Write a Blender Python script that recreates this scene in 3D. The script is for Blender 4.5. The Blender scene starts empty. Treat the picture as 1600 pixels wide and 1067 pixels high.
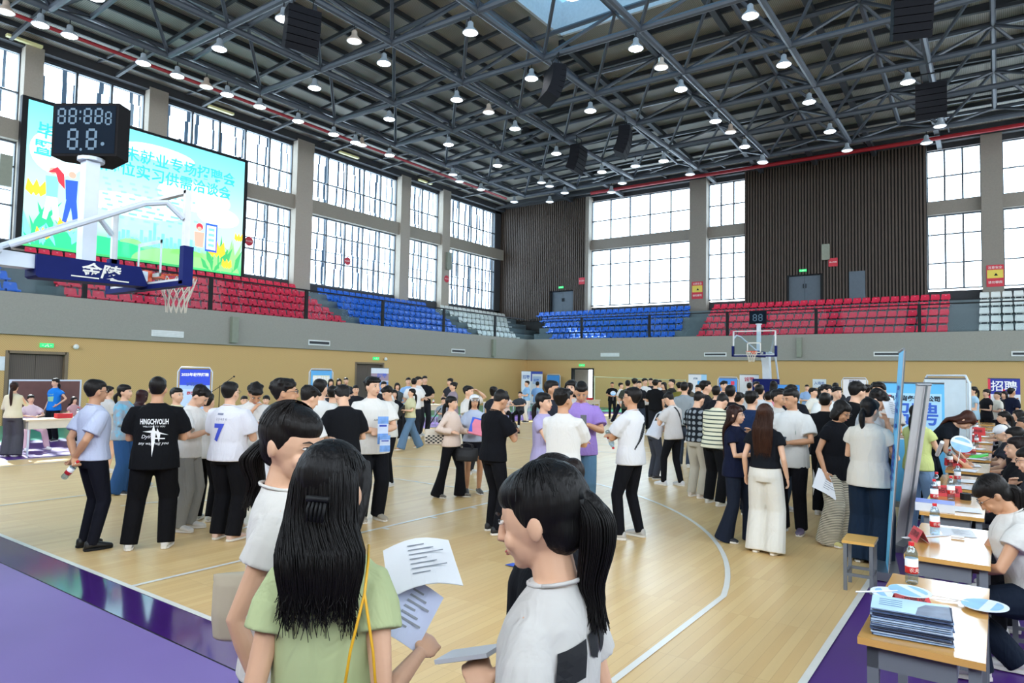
import bpy, math, random
from mathutils import Vector, Matrix
SC = bpy.context.scene
COL = SC.collection
random.seed(7)
PI = math.pi

# ------------------------------------------------------------------ camera
cam_data = bpy.data.cameras.new('camera')
cam_data.sensor_width = 36.0
cam_data.lens = 36.0 * 1067.0 / 1600.0
cam_data.clip_start = 0.05
cam_data.clip_end = 500
cam = bpy.data.objects.new('camera', cam_data)
COL.objects.link(cam)
yaw, pit, rol = [math.radians(a) for a in (35.55, 2.78, 1.03)]
fw = Vector((-math.sin(yaw) * math.cos(pit), math.cos(yaw) * math.cos(pit), math.sin(pit)))
rt = Vector((math.cos(yaw), math.sin(yaw), 0))
up = rt.cross(fw)
R2 = rt * math.cos(rol) + up * math.sin(rol)
U2 = -rt * math.sin(rol) + up * math.cos(rol)
M = Matrix((R2, U2, -fw)).transposed().to_4x4()
M.translation = Vector((16.05, -3.0, 1.885))
cam.matrix_world = M
SC.camera = cam

# ------------------------------------------------------------------ daylight and exposure
SC.view_settings.view_transform = 'Standard'
SC.view_settings.look = 'None'
SC.view_settings.gamma = 1.0
SC.view_settings.use_curve_mapping = False
SC.view_settings.exposure = 0.28
SC.cycles.max_bounces = 6
SC.cycles.diffuse_bounces = 4
SC.cycles.glossy_bounces = 3
SC.cycles.transmission_bounces = 4
SC.cycles.transparent_max_bounces = 12
SC.cycles.sample_clamp_indirect = 4.0
SC.cycles.use_fast_gi = False
SC.cycles.caustics_reflective = False
SC.cycles.caustics_refractive = False
world = bpy.data.worlds.new('overcast_sky')
SC.world = world
world.use_nodes = True
_bg = world.node_tree.nodes['Background']
_bg.inputs[0].default_value = (0.80, 0.90, 1.0, 1)
_bg.inputs[1].default_value = 8.0

def portal(loc, size, direction):
    """daylight sampling portal in a window opening"""
    l = bpy.data.lights.new('window_portal', 'AREA')
    l.shape = 'RECTANGLE'
    l.size, l.size_y = size
    l.cycles.is_portal = True
    o = bpy.data.objects.new('window_portal', l)
    COL.objects.link(o)
    o.location = loc
    o.rotation_euler = Vector(direction).to_track_quat('-Z', 'Y').to_euler()

sun_d = bpy.data.lights.new('sun', 'SUN')
sun_d.energy = 14.0
sun_d.angle = math.radians(0.6)
sun_d.color = (1.0, 0.95, 0.87)
sun = bpy.data.objects.new('sun', sun_d)
COL.objects.link(sun)
# high sun behind the left wall, its light grazes the floor under the window rows
sun.rotation_euler = Vector((1.14, -0.22, -1.0)).to_track_quat('-Z', 'Y').to_euler()

# ------------------------------------------------------------------ mesh helpers
def frame_of(d):
    d = Vector(d).normalized()
    a = Vector((0, 0, 1)) if abs(d.z) < 0.95 else Vector((0, 1, 0))
    x = d.cross(a).normalized()
    y = d.cross(x).normalized()
    return x, y, d

class MB:
    def __init__(s):
        s.v, s.f, s.m = [], [], []
    def add(s, vs, fs, mi=0):
        b = len(s.v)
        s.v += [tuple(v) for v in vs]
        s.f += [tuple(i + b for i in f) for f in fs]
        s.m += [mi] * len(fs)
        return s
    def box(s, c, d, mi=0, rz=0.0, mat=None):
        hx, hy, hz = d[0] / 2, d[1] / 2, d[2] / 2
        vs = [Vector((x * hx, y * hy, z * hz)) for x in (-1, 1) for y in (-1, 1) for z in (-1, 1)]
        if mat is not None:
            vs = [mat @ v for v in vs]
        elif rz:
            r = Matrix.Rotation(rz, 3, 'Z')
            vs = [r @ v for v in vs]
        c = Vector(c)
        fs = [(0, 1, 3, 2), (4, 6, 7, 5), (0, 4, 5, 1), (2, 3, 7, 6), (0, 2, 6, 4), (1, 5, 7, 3)]
        return s.add([v + c for v in vs], fs, mi)
    def bb(s, x0, x1, y0, y1, z0, z1, mi=0):
        return s.box(((x0 + x1) / 2, (y0 + y1) / 2, (z0 + z1) / 2), (abs(x1 - x0), abs(y1 - y0), abs(z1 - z0)), mi)
    def rods(s, path, r, n=8, mi=0, caps=True, flat=1.0):
        """tube along a list of points; r a number or list; flat squashes the section"""
        P = [Vector(p) for p in path]
        k = len(P)
        rs = r if isinstance(r, (list, tuple)) else [r] * k
        base = len(s.v)
        x0 = None
        for i, p in enumerate(P):
            if i == 0: d = P[1] - P[0]
            elif i == k - 1: d = P[-1] - P[-2]
            else: d = (P[i + 1] - P[i]).normalized() + (P[i] - P[i - 1]).normalized()
            if d.length < 1e-9: d = Vector((0, 0, 1))
            d = d.normalized()
            if x0 is None:
                x, y, _ = frame_of(d)
            else:
                x = (x0 - d * x0.dot(d))
                if x.length < 1e-6: x = frame_of(d)[0]
                x.normalize()
                y = d.cross(x)
            x0 = x
            for j in range(n):
                a = 2 * PI * j / n + (PI / 4 if n == 4 else 0)
                s.v.append(tuple(p + (x * math.cos(a) + y * math.sin(a) * flat) * rs[i]))
        for i in range(k - 1):
            for j in range(n):
                a = base + i * n + j; b = base + i * n + (j + 1) % n
                s.f.append((a, b, b + n, a + n)); s.m.append(mi)
        if caps:
            s.f.append(tuple(base + j for j in range(n))[::-1]); s.m.append(mi)
            s.f.append(tuple(base + (k - 1) * n + j for j in range(n))); s.m.append(mi)
        return s
    def lathe(s, prof, c=(0, 0, 0), n=16, mi=0, mats=None, axis=None):
        """prof: (r, z) pairs from bottom to top around an axis"""
        base = len(s.v)
        c = Vector(c)
        if axis is None: X, Y, Z = Vector((1, 0, 0)), Vector((0, 1, 0)), Vector((0, 0, 1))
        else: X, Y, Z = frame_of(axis)
        for r, z in prof:
            for j in range(n):
                a = 2 * PI * j / n
                s.v.append(tuple(c + X * (r * math.cos(a)) + Y * (r * math.sin(a)) + Z * z))
        for i in range(len(prof) - 1):
            for j in range(n):
                a = base + i * n + j; b = base + i * n + (j + 1) % n
                s.f.append((a, b, b + n, a + n)); s.m.append(mats[i] if mats else mi)
        s.f.append(tuple(base + j for j in range(n))[::-1]); s.m.append(mats[0] if mats else mi)
        s.f.append(tuple(base + (len(prof) - 1) * n + j for j in range(n))); s.m.append(mats[-1] if mats else mi)
        return s
    def loft(s, secs, n=14, mi=0, caps=True):
        """secs: (centre, axis_x, axis_y) ellipse sections"""
        base = len(s.v)
        for c, ax, ay in secs:
            c, ax, ay = Vector(c), Vector(ax), Vector(ay)
            for j in range(n):
                a = 2 * PI * j / n
                s.v.append(tuple(c + ax * math.cos(a) + ay * math.sin(a)))
        for i in range(len(secs) - 1):
            for j in range(n):
                a = base + i * n + j; b = base + i * n + (j + 1) % n
                s.f.append((a, b, b + n, a + n)); s.m.append(mi)
        if caps:
            s.f.append(tuple(base + j for j in range(n))[::-1]); s.m.append(mi)
            s.f.append(tuple(base + (len(secs) - 1) * n + j for j in range(n))); s.m.append(mi)
        return s
    def ell(s, c, ax, ay, az, n=12, m=8, mi=0):
        """ellipsoid from three half-axis vectors"""
        c, ax, ay, az = Vector(c), Vector(ax), Vector(ay), Vector(az)
        base = len(s.v)
        for i in range(1, m):
            t = PI * i / m
            for j in range(n):
                a = 2 * PI * j / n
                s.v.append(tuple(c + az * -math.cos(t) + (ax * math.cos(a) + ay * math.sin(a)) * math.sin(t)))
        b0 = len(s.v); s.v.append(tuple(c - az)); s.v.append(tuple(c + az))
        for i in range(m - 2):
            for j in range(n):
                a = base + i * n + j; b = base + i * n + (j + 1) % n
                s.f.append((a, b, b + n, a + n)); s.m.append(mi)
        for j in range(n):
            s.f.append((b0, base + (j + 1) % n, base + j)); s.m.append(mi)
            q = base + (m - 2) * n
            s.f.append((b0 + 1, q + j, q + (j + 1) % n)); s.m.append(mi)
        return s
    def poly(s, pts, mi=0):
        return s.add(pts, [tuple(range(len(pts)))], mi)
    def slab(s, pts, ext, mi=0):
        """prism: polygon pts extruded by vector ext"""
        n = len(pts); P = [Vector(p) for p in pts]; e = Vector(ext)
        fs = [tuple(range(n))[::-1], tuple(range(n, 2 * n))] + [(i, (i + 1) % n, n + (i + 1) % n, n + i) for i in range(n)]
        return s.add(P + [p + e for p in P], fs, mi)
    def mesh(s, name, mats, smooth=False):
        me = bpy.data.meshes.new(name)
        me.from_pydata(s.v, [], s.f)
        for m in (mats if isinstance(mats, (list, tuple)) else [mats]): me.materials.append(m)
        me.polygons.foreach_set('material_index', s.m)
        if smooth: me.polygons.foreach_set('use_smooth', [True] * len(s.f))
        me.update()
        return me
    def build(s, name, mats, parent=None, smooth=False, loc=None, fix=True):
        me = s.mesh(name, mats, smooth)
        if fix:
            import bmesh
            b = bmesh.new(); b.from_mesh(me)
            bmesh.ops.recalc_face_normals(b, faces=b.faces)
            b.to_mesh(me); b.free()
        o = bpy.data.objects.new(name, me)
        COL.objects.link(o)
        if parent is not None: o.parent = parent
        if loc is not None: o.location = loc
        return o

def tag(o, label=None, cat=None, group=None, kind=None):
    if label: o['label'] = label
    if cat: o['category'] = cat
    if group: o['group'] = group
    if kind: o['kind'] = kind
    return o
def empty(name, loc=(0, 0, 0), rz=0.0, label=None, cat=None, group=None, kind=None):
    o = bpy.data.objects.new(name, None)
    o.empty_display_size = 0.1
    COL.objects.link(o)
    o.location = loc; o.rotation_euler = (0, 0, rz)
    return tag(o, label, cat, group, kind)
def copy_tree(o, parent=None):
    c = o.copy(); COL.objects.link(c); c.parent = parent
    for ch in list(o.children): copy_tree(ch, c)
    return c
def solid(mb, name, mats, label=None, cat=None, group=None, kind=None, smooth=False, loc=None):
    """a thing made of one mesh"""
    return tag(mb.build(name, mats, None, smooth, loc), label, cat, group, kind)

# ------------------------------------------------------------------ materials
MATS = {}
def srgb(h):
    if isinstance(h, str):
        h = h.lstrip('#'); c = [int(h[i:i + 2], 16) / 255 for i in (0, 2, 4)]
    else: c = h
    return tuple((x / 12.92 if x <= 0.04045 else ((x + 0.055) / 1.055) ** 2.4) for x in c)
def mat(name, color, rough=0.6, metal=0.0, var=0.06, scale=8.0, spec=0.5, emit=None, estr=0.0, alpha=1.0, trans=0.0, bump=0.0, coat=0.0):
    if name in MATS: return MATS[name]
    m = bpy.data.materials.new(name); m.use_nodes = True
    nt = m.node_tree; b = nt.nodes['Principled BSDF']
    c = srgb(color)
    b.inputs['Roughness'].default_value = rough
    b.inputs['Metallic'].default_value = metal
    b.inputs['Specular IOR Level'].default_value = spec
    b.inputs['Coat Weight'].default_value = coat
    b.inputs['Coat Roughness'].default_value = 0.08
    b.inputs['Transmission Weight'].default_value = trans
    b.inputs['Alpha'].default_value = alpha
    if emit:
        b.inputs['Emission Color'].default_value = (*srgb(emit), 1)
        b.inputs['Emission Strength'].default_value = estr
    if var > 0:
        tc = nt.nodes.new('ShaderNodeTexCoord')
        no = nt.nodes.new('ShaderNodeTexNoise'); no.inputs['Scale'].default_value = scale; no.inputs['Detail'].default_value = 2
        mp = nt.nodes.new('ShaderNodeMapRange')
        mp.inputs[1].default_value = 0.25; mp.inputs[2].default_value = 0.75
        mp.inputs[3].default_value = 1 - var; mp.inputs[4].default_value = 1 + var
        mx = nt.nodes.new('ShaderNodeVectorMath'); mx.operation = 'SCALE'
        mx.inputs[0].default_value = c
        nt.links.new(tc.outputs['Object'], no.inputs['Vector'])
        nt.links.new(no.outputs['Fac'], mp.inputs[0])
        nt.links.new(mp.outputs[0], mx.inputs['Scale'])
        nt.links.new(mx.outputs[0], b.inputs['Base Color'])
        if bump:
            bp = nt.nodes.new('ShaderNodeBump'); bp.inputs['Strength'].default_value = bump
            bp.inputs['Distance'].default_value = 0.02
            nt.links.new(no.outputs['Fac'], bp.inputs['Height']); nt.links.new(bp.outputs[0], b.inputs['Normal'])
    else:
        b.inputs['Base Color'].default_value = (*c, 1)
    MATS[name] = m
    return m

def node_mat(name):
    m = bpy.data.materials.new(name); m.use_nodes = True
    MATS[name] = m
    nt = m.node_tree
    return m, nt, nt.nodes['Principled BSDF'], nt.links
def N(nt, kind, **kw):
    n = nt.nodes.new('ShaderNode' + kind)
    for k, v in kw.items(): setattr(n, k, v)
    return n

def wood_floor_mat():
    m, nt, b, L = node_mat('maple_floor_boards')
    tc = N(nt, 'TexCoord'); mp = N(nt, 'Mapping'); mp.inputs['Rotation'].default_value = (0, 0, PI / 2)
    br = N(nt, 'TexBrick'); br.offset = 0.37; br.offset_frequency = 1
    br.inputs['Color1'].default_value = (*srgb('#e8c78c'), 1)
    br.inputs['Color2'].default_value = (*srgb('#dfb97d'), 1)
    br.inputs['Mortar'].default_value = (*srgb('#cda670'), 1)
    br.inputs['Scale'].default_value = 1.0
    br.inputs['Brick Width'].default_value = 1.1
    br.inputs['Row Height'].default_value = 0.075
    br.inputs['Mortar Size'].default_value = 0.0016
    br.inputs['Mortar Smooth'].default_value = 0.3
    no = N(nt, 'TexNoise'); no.inputs['Scale'].default_value = 1.3; no.inputs['Detail'].default_value = 5
    m2 = N(nt, 'Mapping'); m2.inputs['Scale'].default_value = (7, 0.7, 1)
    mix = N(nt, 'Mix', data_type='RGBA', blend_type='MULTIPLY'); mix.inputs['Factor'].default_value = 0.14
    cr = N(nt, 'ValToRGB'); cr.color_ramp.elements[0].position = 0.3; cr.color_ramp.elements[1].position = 0.7
    cr.color_ramp.elements[0].color = (0.55, 0.45, 0.35, 1); cr.color_ramp.elements[1].color = (1, 1, 1, 1)
    L.new(tc.outputs['Object'], mp.inputs[0]); L.new(mp.outputs[0], br.inputs['Vector'])
    L.new(tc.outputs['Object'], m2.inputs[0]); L.new(m2.outputs[0], no.inputs['Vector'])
    L.new(no.outputs['Fac'], cr.inputs[0])
    L.new(br.outputs['Color'], mix.inputs['A']); L.new(cr.outputs[0], mix.inputs['B'])
    L.new(mix.outputs['Result'], b.inputs['Base Color'])
    b.inputs['Roughness'].default_value = 0.24
    n2 = N(nt, 'TexNoise'); n2.inputs['Scale'].default_value = 0.8; n2.inputs['Detail'].default_value = 4
    r2 = N(nt, 'MapRange'); r2.inputs[3].default_value = 0.30; r2.inputs[4].default_value = 0.42
    L.new(tc.outputs['Object'], n2.inputs['Vector']); L.new(n2.outputs['Fac'], r2.inputs[0]); L.new(r2.outputs[0], b.inputs['Roughness'])
    return m
def wave_mat(name, c1, c2, axis, scale, rough=0.6, bump=0.0, sharp=(0.35, 0.5)):
    """parallel ribs or slats as surface relief colour of real slats"""
    m, nt, b, L = node_mat(name)
    tc = N(nt, 'TexCoord'); w = N(nt, 'TexWave', wave_type='BANDS', bands_direction=axis)
    w.inputs['Scale'].default_value = scale; w.inputs['Distortion'].default_value = 0
    cr = N(nt, 'ValToRGB')
    cr.color_ramp.elements[0].position = sharp[0]; cr.color_ramp.elements[1].position = sharp[1]
    cr.color_ramp.elements[0].color = (*srgb(c1), 1); cr.color_ramp.elements[1].color = (*srgb(c2), 1)
    L.new(tc.outputs['Object'], w.inputs['Vector']); L.new(w.outputs['Fac'], cr.inputs[0]); L.new(cr.outputs[0], b.inputs['Base Color'])
    b.inputs['Roughness'].default_value = rough
    if bump:
        bp = N(nt, 'Bump'); bp.inputs['Strength'].default_value = bump; bp.inputs['Distance'].default_value = 0.03
        L.new(w.outputs['Fac'], bp.inputs['Height']); L.new(bp.outputs[0], b.inputs['Normal'])
    return m
def pane_mat(name, tint, gloss=0.005):
    m, nt, b, L = node_mat(name)
    out = nt.nodes['Material Output']
    nt.nodes.remove(b)
    t = N(nt, 'BsdfTransparent'); t.inputs[0].default_value = (*srgb(tint), 1)
    g = N(nt, 'BsdfGlossy'); g.inputs['Roughness'].default_value = 0.03; g.inputs[0].default_value = (0.9, 0.95, 1, 1)
    lw = N(nt, 'LayerWeight'); lw.inputs[0].default_value = 0.5
    pw = N(nt, 'Math', operation='POWER'); pw.inputs[1].default_value = 4.0
    f = N(nt, 'Math', operation='MULTIPLY_ADD'); f.inputs[1].default_value = 0.07; f.inputs[2].default_value = gloss
    L.new(lw.outputs['Facing'], pw.inputs[0]); L.new(pw.outputs[0], f.inputs[0])
    mx = N(nt, 'MixShader')
    L.new(f.outputs[0], mx.inputs[0]); L.new(t.outputs[0], mx.inputs[1]); L.new(g.outputs[0], mx.inputs[2])
    L.new(mx.outputs[0], out.inputs[0])
    return m
# ------------------------------------------------------------------ the hall
XF, YF = -9.3, 34.2            # balcony fronts
XG, XC = -15.3, -14.8          # glass line and column faces, left
YG, YS = 39.5, 39.0            # glass line and slat face, back
XR, YN = 30.4, -12.5           # right and near outer walls
ZB0, ZB1 = 2.88, 4.22          # balcony front
m_ochre = wave_mat('ochre_acoustic_panel', '#c6a067', '#d4ae74', 'DIAGONAL', 9.0, 0.75, 0.0, (0.2, 0.8))
m_conc = mat('grey_textured_paint', '#98958c', 0.85, var=0.05, scale=22)
m_pier = mat('pier_grey_paint', '#a39a8d', 0.85, var=0.05, scale=14)
m_beam = mat('beam_grey_paint', '#8f887b', 0.85, var=0.05, scale=14)
m_dark = mat('dark_upper_wall', '#37383b', 0.8, var=0.06)
m_step = mat('grandstand_concrete', '#5f6c70', 0.8, var=0.08, scale=3)
m_wood = wood_floor_mat()
m_purple = mat('purple_court_paint', '#4b2478', 0.38, var=0.08, scale=1.5)
m_pgloss = mat('purple_gloss_strip', '#46226f', 0.12, var=0.12, scale=2.5, coat=0.5)
m_pmat = mat('purple_vinyl_runout', '#7f6aaa', 0.55, var=0.10, scale=0.9)
m_green = mat('green_court_paint', '#2f9f86', 0.3, var=0.05, scale=2)
m_white = mat('white_court_line', '#e6e4dc', 0.3, var=0.03)
m_steel = mat('grey_blue_steel_tube', '#454b54', 0.45, var=0.06, scale=3)
m_blk = mat('black_metal', '#101114', 0.6, var=0.05, spec=0.3)
m_alu = mat('window_mullion_grey', '#4a5259', 0.45, var=0.04)
m_pane = pane_mat('window_glass', '#f4fbff')
m_rail = pane_mat('rail_glass', '#edf5f6')
m_red = mat('red_pipe_paint', '#a01824', 0.45, var=0.05)

# floor: purple slab with the wooden court, green beyond
b = MB()
b.add([(x, y, 0) for x in (XF - 0.35, 24.6) for y in (-6.5, YF + 0.4)], [(0, 2, 3, 1)])
fl = b.build('floor', m_purple); fl.location.z = -0.004
tag(fl, kind='structure')
b = MB()
def rect(mb, x0, x1, y0, y1, z=0.0, mi=0): mb.add([(x0, y0, z), (x1, y0, z), (x1, y1, z), (x0, y1, z)], [(0, 1, 2, 3)], mi)
rect(b, 0, 15, 0, 28)
b.build('wooden_court', m_wood, fl).location.z = 0.004
b = MB()
rect(b, XF - 0.3, -4.0, -6.2, YF + 0.3, 0.0); rect(b, -4.0, 24.3, 30.0, YF + 0.3, 0.0); rect(b, 18.8, 24.3, -6.2, 30, 0.0)
b.build('green_surround', m_green, fl).location.z = 0.003
b = MB(); rect(b, -0.2, 14.2, -6.2, -0.42, 0.0)
b.build('vinyl_runout_mat', m_pmat, fl).location.z = 0.006
b = MB(); rect(b, -0.2, 14.2, -0.42, -0.05, 0.0)
b.build('glossy_strip', m_pgloss, fl).location.z = 0.0055
b = MB(); rect(b, -0.2, 14.2, -0.432, -0.42, 0.0)
b.build('mat_seam', m_blk, fl).location.z = 0.0065
# painted lines
b = MB()
w = 0.05
rect(b, -w, 15 + w, -w, 0.0); rect(b, -w, 15 + w, 28, 28 + w); rect(b, -w, 0, 0, 28); rect(b, 15, 15 + w, -0.6, 28.6)
def arc(mb, cx, cy, r, a0, a1, n=40, w=0.05):
    for i in range(n):
        t0 = a0 + (a1 - a0) * i / n; t1 = a0 + (a1 - a0) * (i + 1) / n
        mb.add([(cx + q * math.cos(t), cy + q * math.sin(t), 0) for q, t in ((r - w, t0), (r, t0), (r, t1), (r - w, t1))], [(0, 1, 2, 3)])
rect(b, 0, 15, 14 - w / 2, 14 + w / 2)
arc(b, 7.5, 14, 1.8, 0, 2 * PI)
for sy in (0, 1):
    Y = (lambda y: y) if sy == 0 else (lambda y: 28 - y)
    a3 = math.acos(6.6 / 6.75)
    rect(b, 0.9, 0.95, Y(0), Y(2.99)); rect(b, 14.05, 14.1, Y(0), Y(2.99))
    if sy == 0: arc(b, 7.5, 1.575, 6.75, a3, PI - a3, 60)
    else: arc(b, 7.5, 26.425, 6.75, PI + a3, 2 * PI - a3, 60)
    rect(b, 5.05, 5.10, Y(0), Y(5.8)); rect(b, 9.9, 9.95, Y(0), Y(5.8)); rect(b, 5.05, 9.95, Y(5.75), Y(5.8))
    arc(b, 7.5, Y(5.8), 1.8, 0 if sy == 0 else PI, PI if sy == 0 else 2 * PI, 30)
    arc(b, 7.5, Y(1.575), 1.25, 0 if sy == 0 else PI, PI if sy == 0 else 2 * PI, 24)
    for x in (5.05 - 0.1, 9.95):
        for yy in (1.75, 2.9, 3.75, 4.6): rect(b, x, x + 0.1, Y(yy), Y(yy + 0.05))
b.build('court_lines', m_white, fl).location.z = 0.008

# lower walls under the balcony, with door holes
def wall_x(x, spans, z0, z1, th, m, name, zdoor=2.3):
    """wall on the plane x = const; spans = (y0, y1, is_door)"""
    b = MB()
    for y0, y1, d in spans:
        b.bb(x - th, x, y0, y1, zdoor if d else z0, z1)
    return tag(b.build(name, m), kind='structure')
wall_x(XF - 0.12, [(-6.4, 5.3, 0), (5.3, 6.95, 1), (6.95, 19.64, 0), (19.64, 21.42, 1), (21.42, YF + 0.3, 0)], -0.02, ZB0 + 0.1, 0.2, m_ochre, 'wall_left')
b = MB()
for x0, x1, d in ((XF - 0.3, -5.9, 0), (-5.9, -4.42, 1), (-4.42, 24.6, 0)):
    b.bb(x0, x1, YF + 0.12, YF + 0.32, 2.3 if d else -0.02, ZB0 + 0.1)
tag(b.build('wall_back', m_ochre), kind='structure')
b = MB()
b.bb(24.42, 24.62, -6.4, YF + 0.3, -0.02, ZB0 + 0.1)
tag(b.build('wall_right', m_ochre), kind='structure')
b = MB(); b.bb(XF - 0.3, 24.6, -6.52, -6.32, -0.02, ZB0 + 0.1)
tag(b.build('wall_front', m_ochre), kind='structure')
# balcony fronts and stands
b = MB()
b.bb(XF - 0.25, XF, -6.2, YF + 0.25, ZB0, ZB1)
b.bb(XF, 24.3, YF, YF + 0.25, ZB0, ZB1)
b.bb(24.3, 24.55, -6.2, YF + 0.25, ZB0, ZB1)
b.bb(XF - 0.25, 24.55, -6.45, -6.2, ZB0, ZB1)
tag(b.build('trim_1', m_conc), kind='structure')
b = MB()
LX = [-10.4 - 0.925 * i for i in range(5)]
LZ = [4.24 + 0.45 * i for i in range(5)]
BY = [35.8 + 0.65 * i for i in range(5)]
b.bb(XG - 0.4, XF - 0.25, -6.2, YF + 5.6, 3.9, 4.16)
b.bb(XF - 0.3, 30.2, YF + 0.25, YG + 0.3, 3.9, 4.16)
for i in range(5):
    x1 = LX[i] + 0.42
    b.bb(XG - 0.1, x1, -12, YG, 4.16 if i == 0 else LZ[i] - 0.45, LZ[i])
    y0 = BY[i] - 0.42
    b.bb(LX[0] + 0.42, 30.2, y0, YG + 0.1, 4.16 if i == 0 else LZ[i] - 0.45, LZ[i])
b.bb(XG - 0.1, LX[4] - 0.4, -12, YG, LZ[4], LZ[4] + 0.12)
tag(b.build('trim_2', m_step), kind='structure')
b = MB()
b.bb(24.55, 30.6, -12.2, YF, 3.9, 4.3); b.bb(XF - 0.3, 30.6, -12.6, -6.45, 3.9, 4.3)
tag(b.build('trim_3', m_step), kind='structure')

# upper walls -------------------------------------------------------
ZS, ZT = 6.72, 14.25           # sill and head of the big windows
WT = 16.2
bs = MB()
bs.bb(XG - 0.3, XG + 0.1, -12.5, YG + 0.3, 4.0, ZS)
bs.bb(XG - 0.3, XG + 0.1, -12.5, YG + 0.3, ZT, WT)
tag(bs.build('wall_left_upper', [m_dark]), kind='structure')
PL = [(-11.7, -10.8), (-3.9, -3.05), (3.6, 4.4), (7.1, 7.75), (11.9, 12.75), (19.86, 20.96), (27.8, 28.65), (31.8, 32.6)]
for i, (a, c) in enumerate(PL):
    b = MB(); b.bb(XG - 0.3, XC, a, c, 4.2, 14.5)
    tag(b.build('trim_%d' % (10 + i), m_pier), kind='structure')
b = MB(); b.bb(XG - 0.05, XC - 0.12, -12.5, YS + 0.4, 10.65, 11.42)
tag(b.build('trim_4', m_beam), kind='structure')
b = MB(); b.bb(XG - 0.02, XC - 0.05, -12.5, YS + 0.4, 14.4, WT)
tag(b.build('trim_5', m_dark), kind='structure')
wn = [0]
def window(axis, p, a0, a1, z0, z1, step, hbars, m=m_alu, glass=True, off=0.0):
    """mullioned window; axis 'x' = plane x=p running along y"""
    wn[0] += 1
    o = empty('window_%d' % wn[0], kind='structure')
    o.location = (p, (a0 + a1) / 2, z0) if axis == 'x' else ((a0 + a1) / 2, p, z0)
    cx = (a0 + a1) / 2
    f = MB()
    def bar(u0, u1, v0, v1, d=0.12):
        if axis == 'x': f.bb(-d / 2, d / 2, u0 - cx, u1 - cx, v0 - z0, v1 - z0)
        else: f.bb(u0 - cx, u1 - cx, -d / 2, d / 2, v0 - z0, v1 - z0)
    n = max(1, round((a1 - a0) / step))
    for i in range(n + 1):
        u = a0 + off + (a1 - a0 - off) * i / n
        bar(max(a0, u - 0.045), min(a1, u + 0.045), z0, z1)
    for z in [z0 + 0.04] + list(hbars) + [z1 - 0.04]: bar(a0, a1, z - 0.035, z + 0.035, 0.10)
    f.build('window_frame', m, o)
    g = MB()
    if axis == 'x': g.bb(-0.006, 0.006, a0 - cx, a1 - cx, 0, z1 - z0)
    else: g.bb(a0 - cx, a1 - cx, -0.006, 0.006, 0, z1 - z0)
    g.build('pane', m_pane, o)
    return o
bays = [(PL[i][1], PL[i + 1][0]) for i in range(len(PL) - 1)] + [(32.6, 38.3)]
for a, c in bays:
    window('x', XG, a, c, 11.42, ZT, 1.32, [12.61])
    window('x', XG, a, c, ZS, 10.65, 1.32, [8.13, 9.66])
    portal((XG + 0.25, (a + c) / 2, (ZS + ZT) / 2), (c - a, ZT - ZS), (1, 0, 0))
bs = MB()
bs.bb(XG - 0.3, XG + 0.1, 38.3, YG + 0.4, 4.0, WT)
tag(bs.build('wall_left_corner', m_dark), kind='structure')

# back wall: slats, piers and windows
m_slat = mat('brown_wood_slat', '#473a30', 0.55, var=0.12, scale=2.5)  # wood brown taken darker, dimness of the upper wall put into the colour
m_slatb = mat('dark_slat_backing', '#17130f', 0.8, var=0.05)
b = MB()
b.bb(XG - 0.3, XR + 0.3, YG + 0.05, YG + 0.35, 4.0, ZS)
b.bb(XG - 0.3, XR + 0.3, YG + 0.05, YG + 0.35, ZT + 0.1, WT)
tag(b.build('wall_back_upper', m_dark), kind='structure')
def slats(x0, x1, doors, nm):
    o = empty(nm, ((x0 + x1) / 2, YS, 5.7), kind='structure'); cx = (x0 + x1) / 2
    k = MB()
    xs = sorted([x0, x1] + [d for dd in doors for d in dd[:2]])
    for i in range(len(xs) - 1):
        isd = any(abs(xs[i] - d[0]) < 1e-6 for d in doors)
        k.bb(xs[i] - cx, xs[i + 1] - cx, 0.08, 0.5, (8.0 if isd else 5.0) - 5.7, 14.6 - 5.7)
    for d in doors: k.bb(d[0] - 0.1 - cx, d[1] + 0.1 - cx, 0.44, 0.5, 0, 2.5)  # sheet added behind each door so no light shows through the gap
    k.build('backing', m_slatb, o)
    s = MB(); n = int((x1 - x0) / 0.165)
    for i in range(n):
        x = x0 + (i + 0.5) * (x1 - x0) / n
        z0 = 5.9
        for d in doors:
            if d[0] - 0.05 < x < d[1] + 0.05: z0 = 8.03
        s.bb(x - 0.045 - cx, x + 0.045 - cx, 0.0, 0.09, z0 - 5.7, 14.6 - 5.7)
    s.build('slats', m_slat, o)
    return o
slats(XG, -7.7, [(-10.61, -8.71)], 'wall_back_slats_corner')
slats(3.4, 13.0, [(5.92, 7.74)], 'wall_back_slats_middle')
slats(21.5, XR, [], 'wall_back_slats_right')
m_pier_backlit = mat('pier_grey_paint_backlit', '#857e74', 0.85, var=0.05, scale=14)  # darker copy of the pier grey, backlit shade put into its colour
PB = [(-7.7, -7.45), (-0.07, 1.03), (15.4, 16.3), (20.8, 21.5)]
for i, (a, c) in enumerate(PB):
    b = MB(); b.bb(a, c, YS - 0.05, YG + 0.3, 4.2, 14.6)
    tag(b.build('trim_%d' % (20 + i), m_pier_backlit), kind='structure')
bb_ = [(-7.45, -0.07), (1.03, 3.4), (13.0, 15.4), (16.3, 20.8)]
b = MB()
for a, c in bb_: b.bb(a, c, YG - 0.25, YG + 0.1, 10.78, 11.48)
tag(b.build('trim_6', m_pier_backlit), kind='structure')
b = MB(); b.bb(XG, XR, YS + 0.02, YS + 0.35, 14.6, WT)
tag(b.build('trim_7', m_dark), kind='structure')
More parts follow.
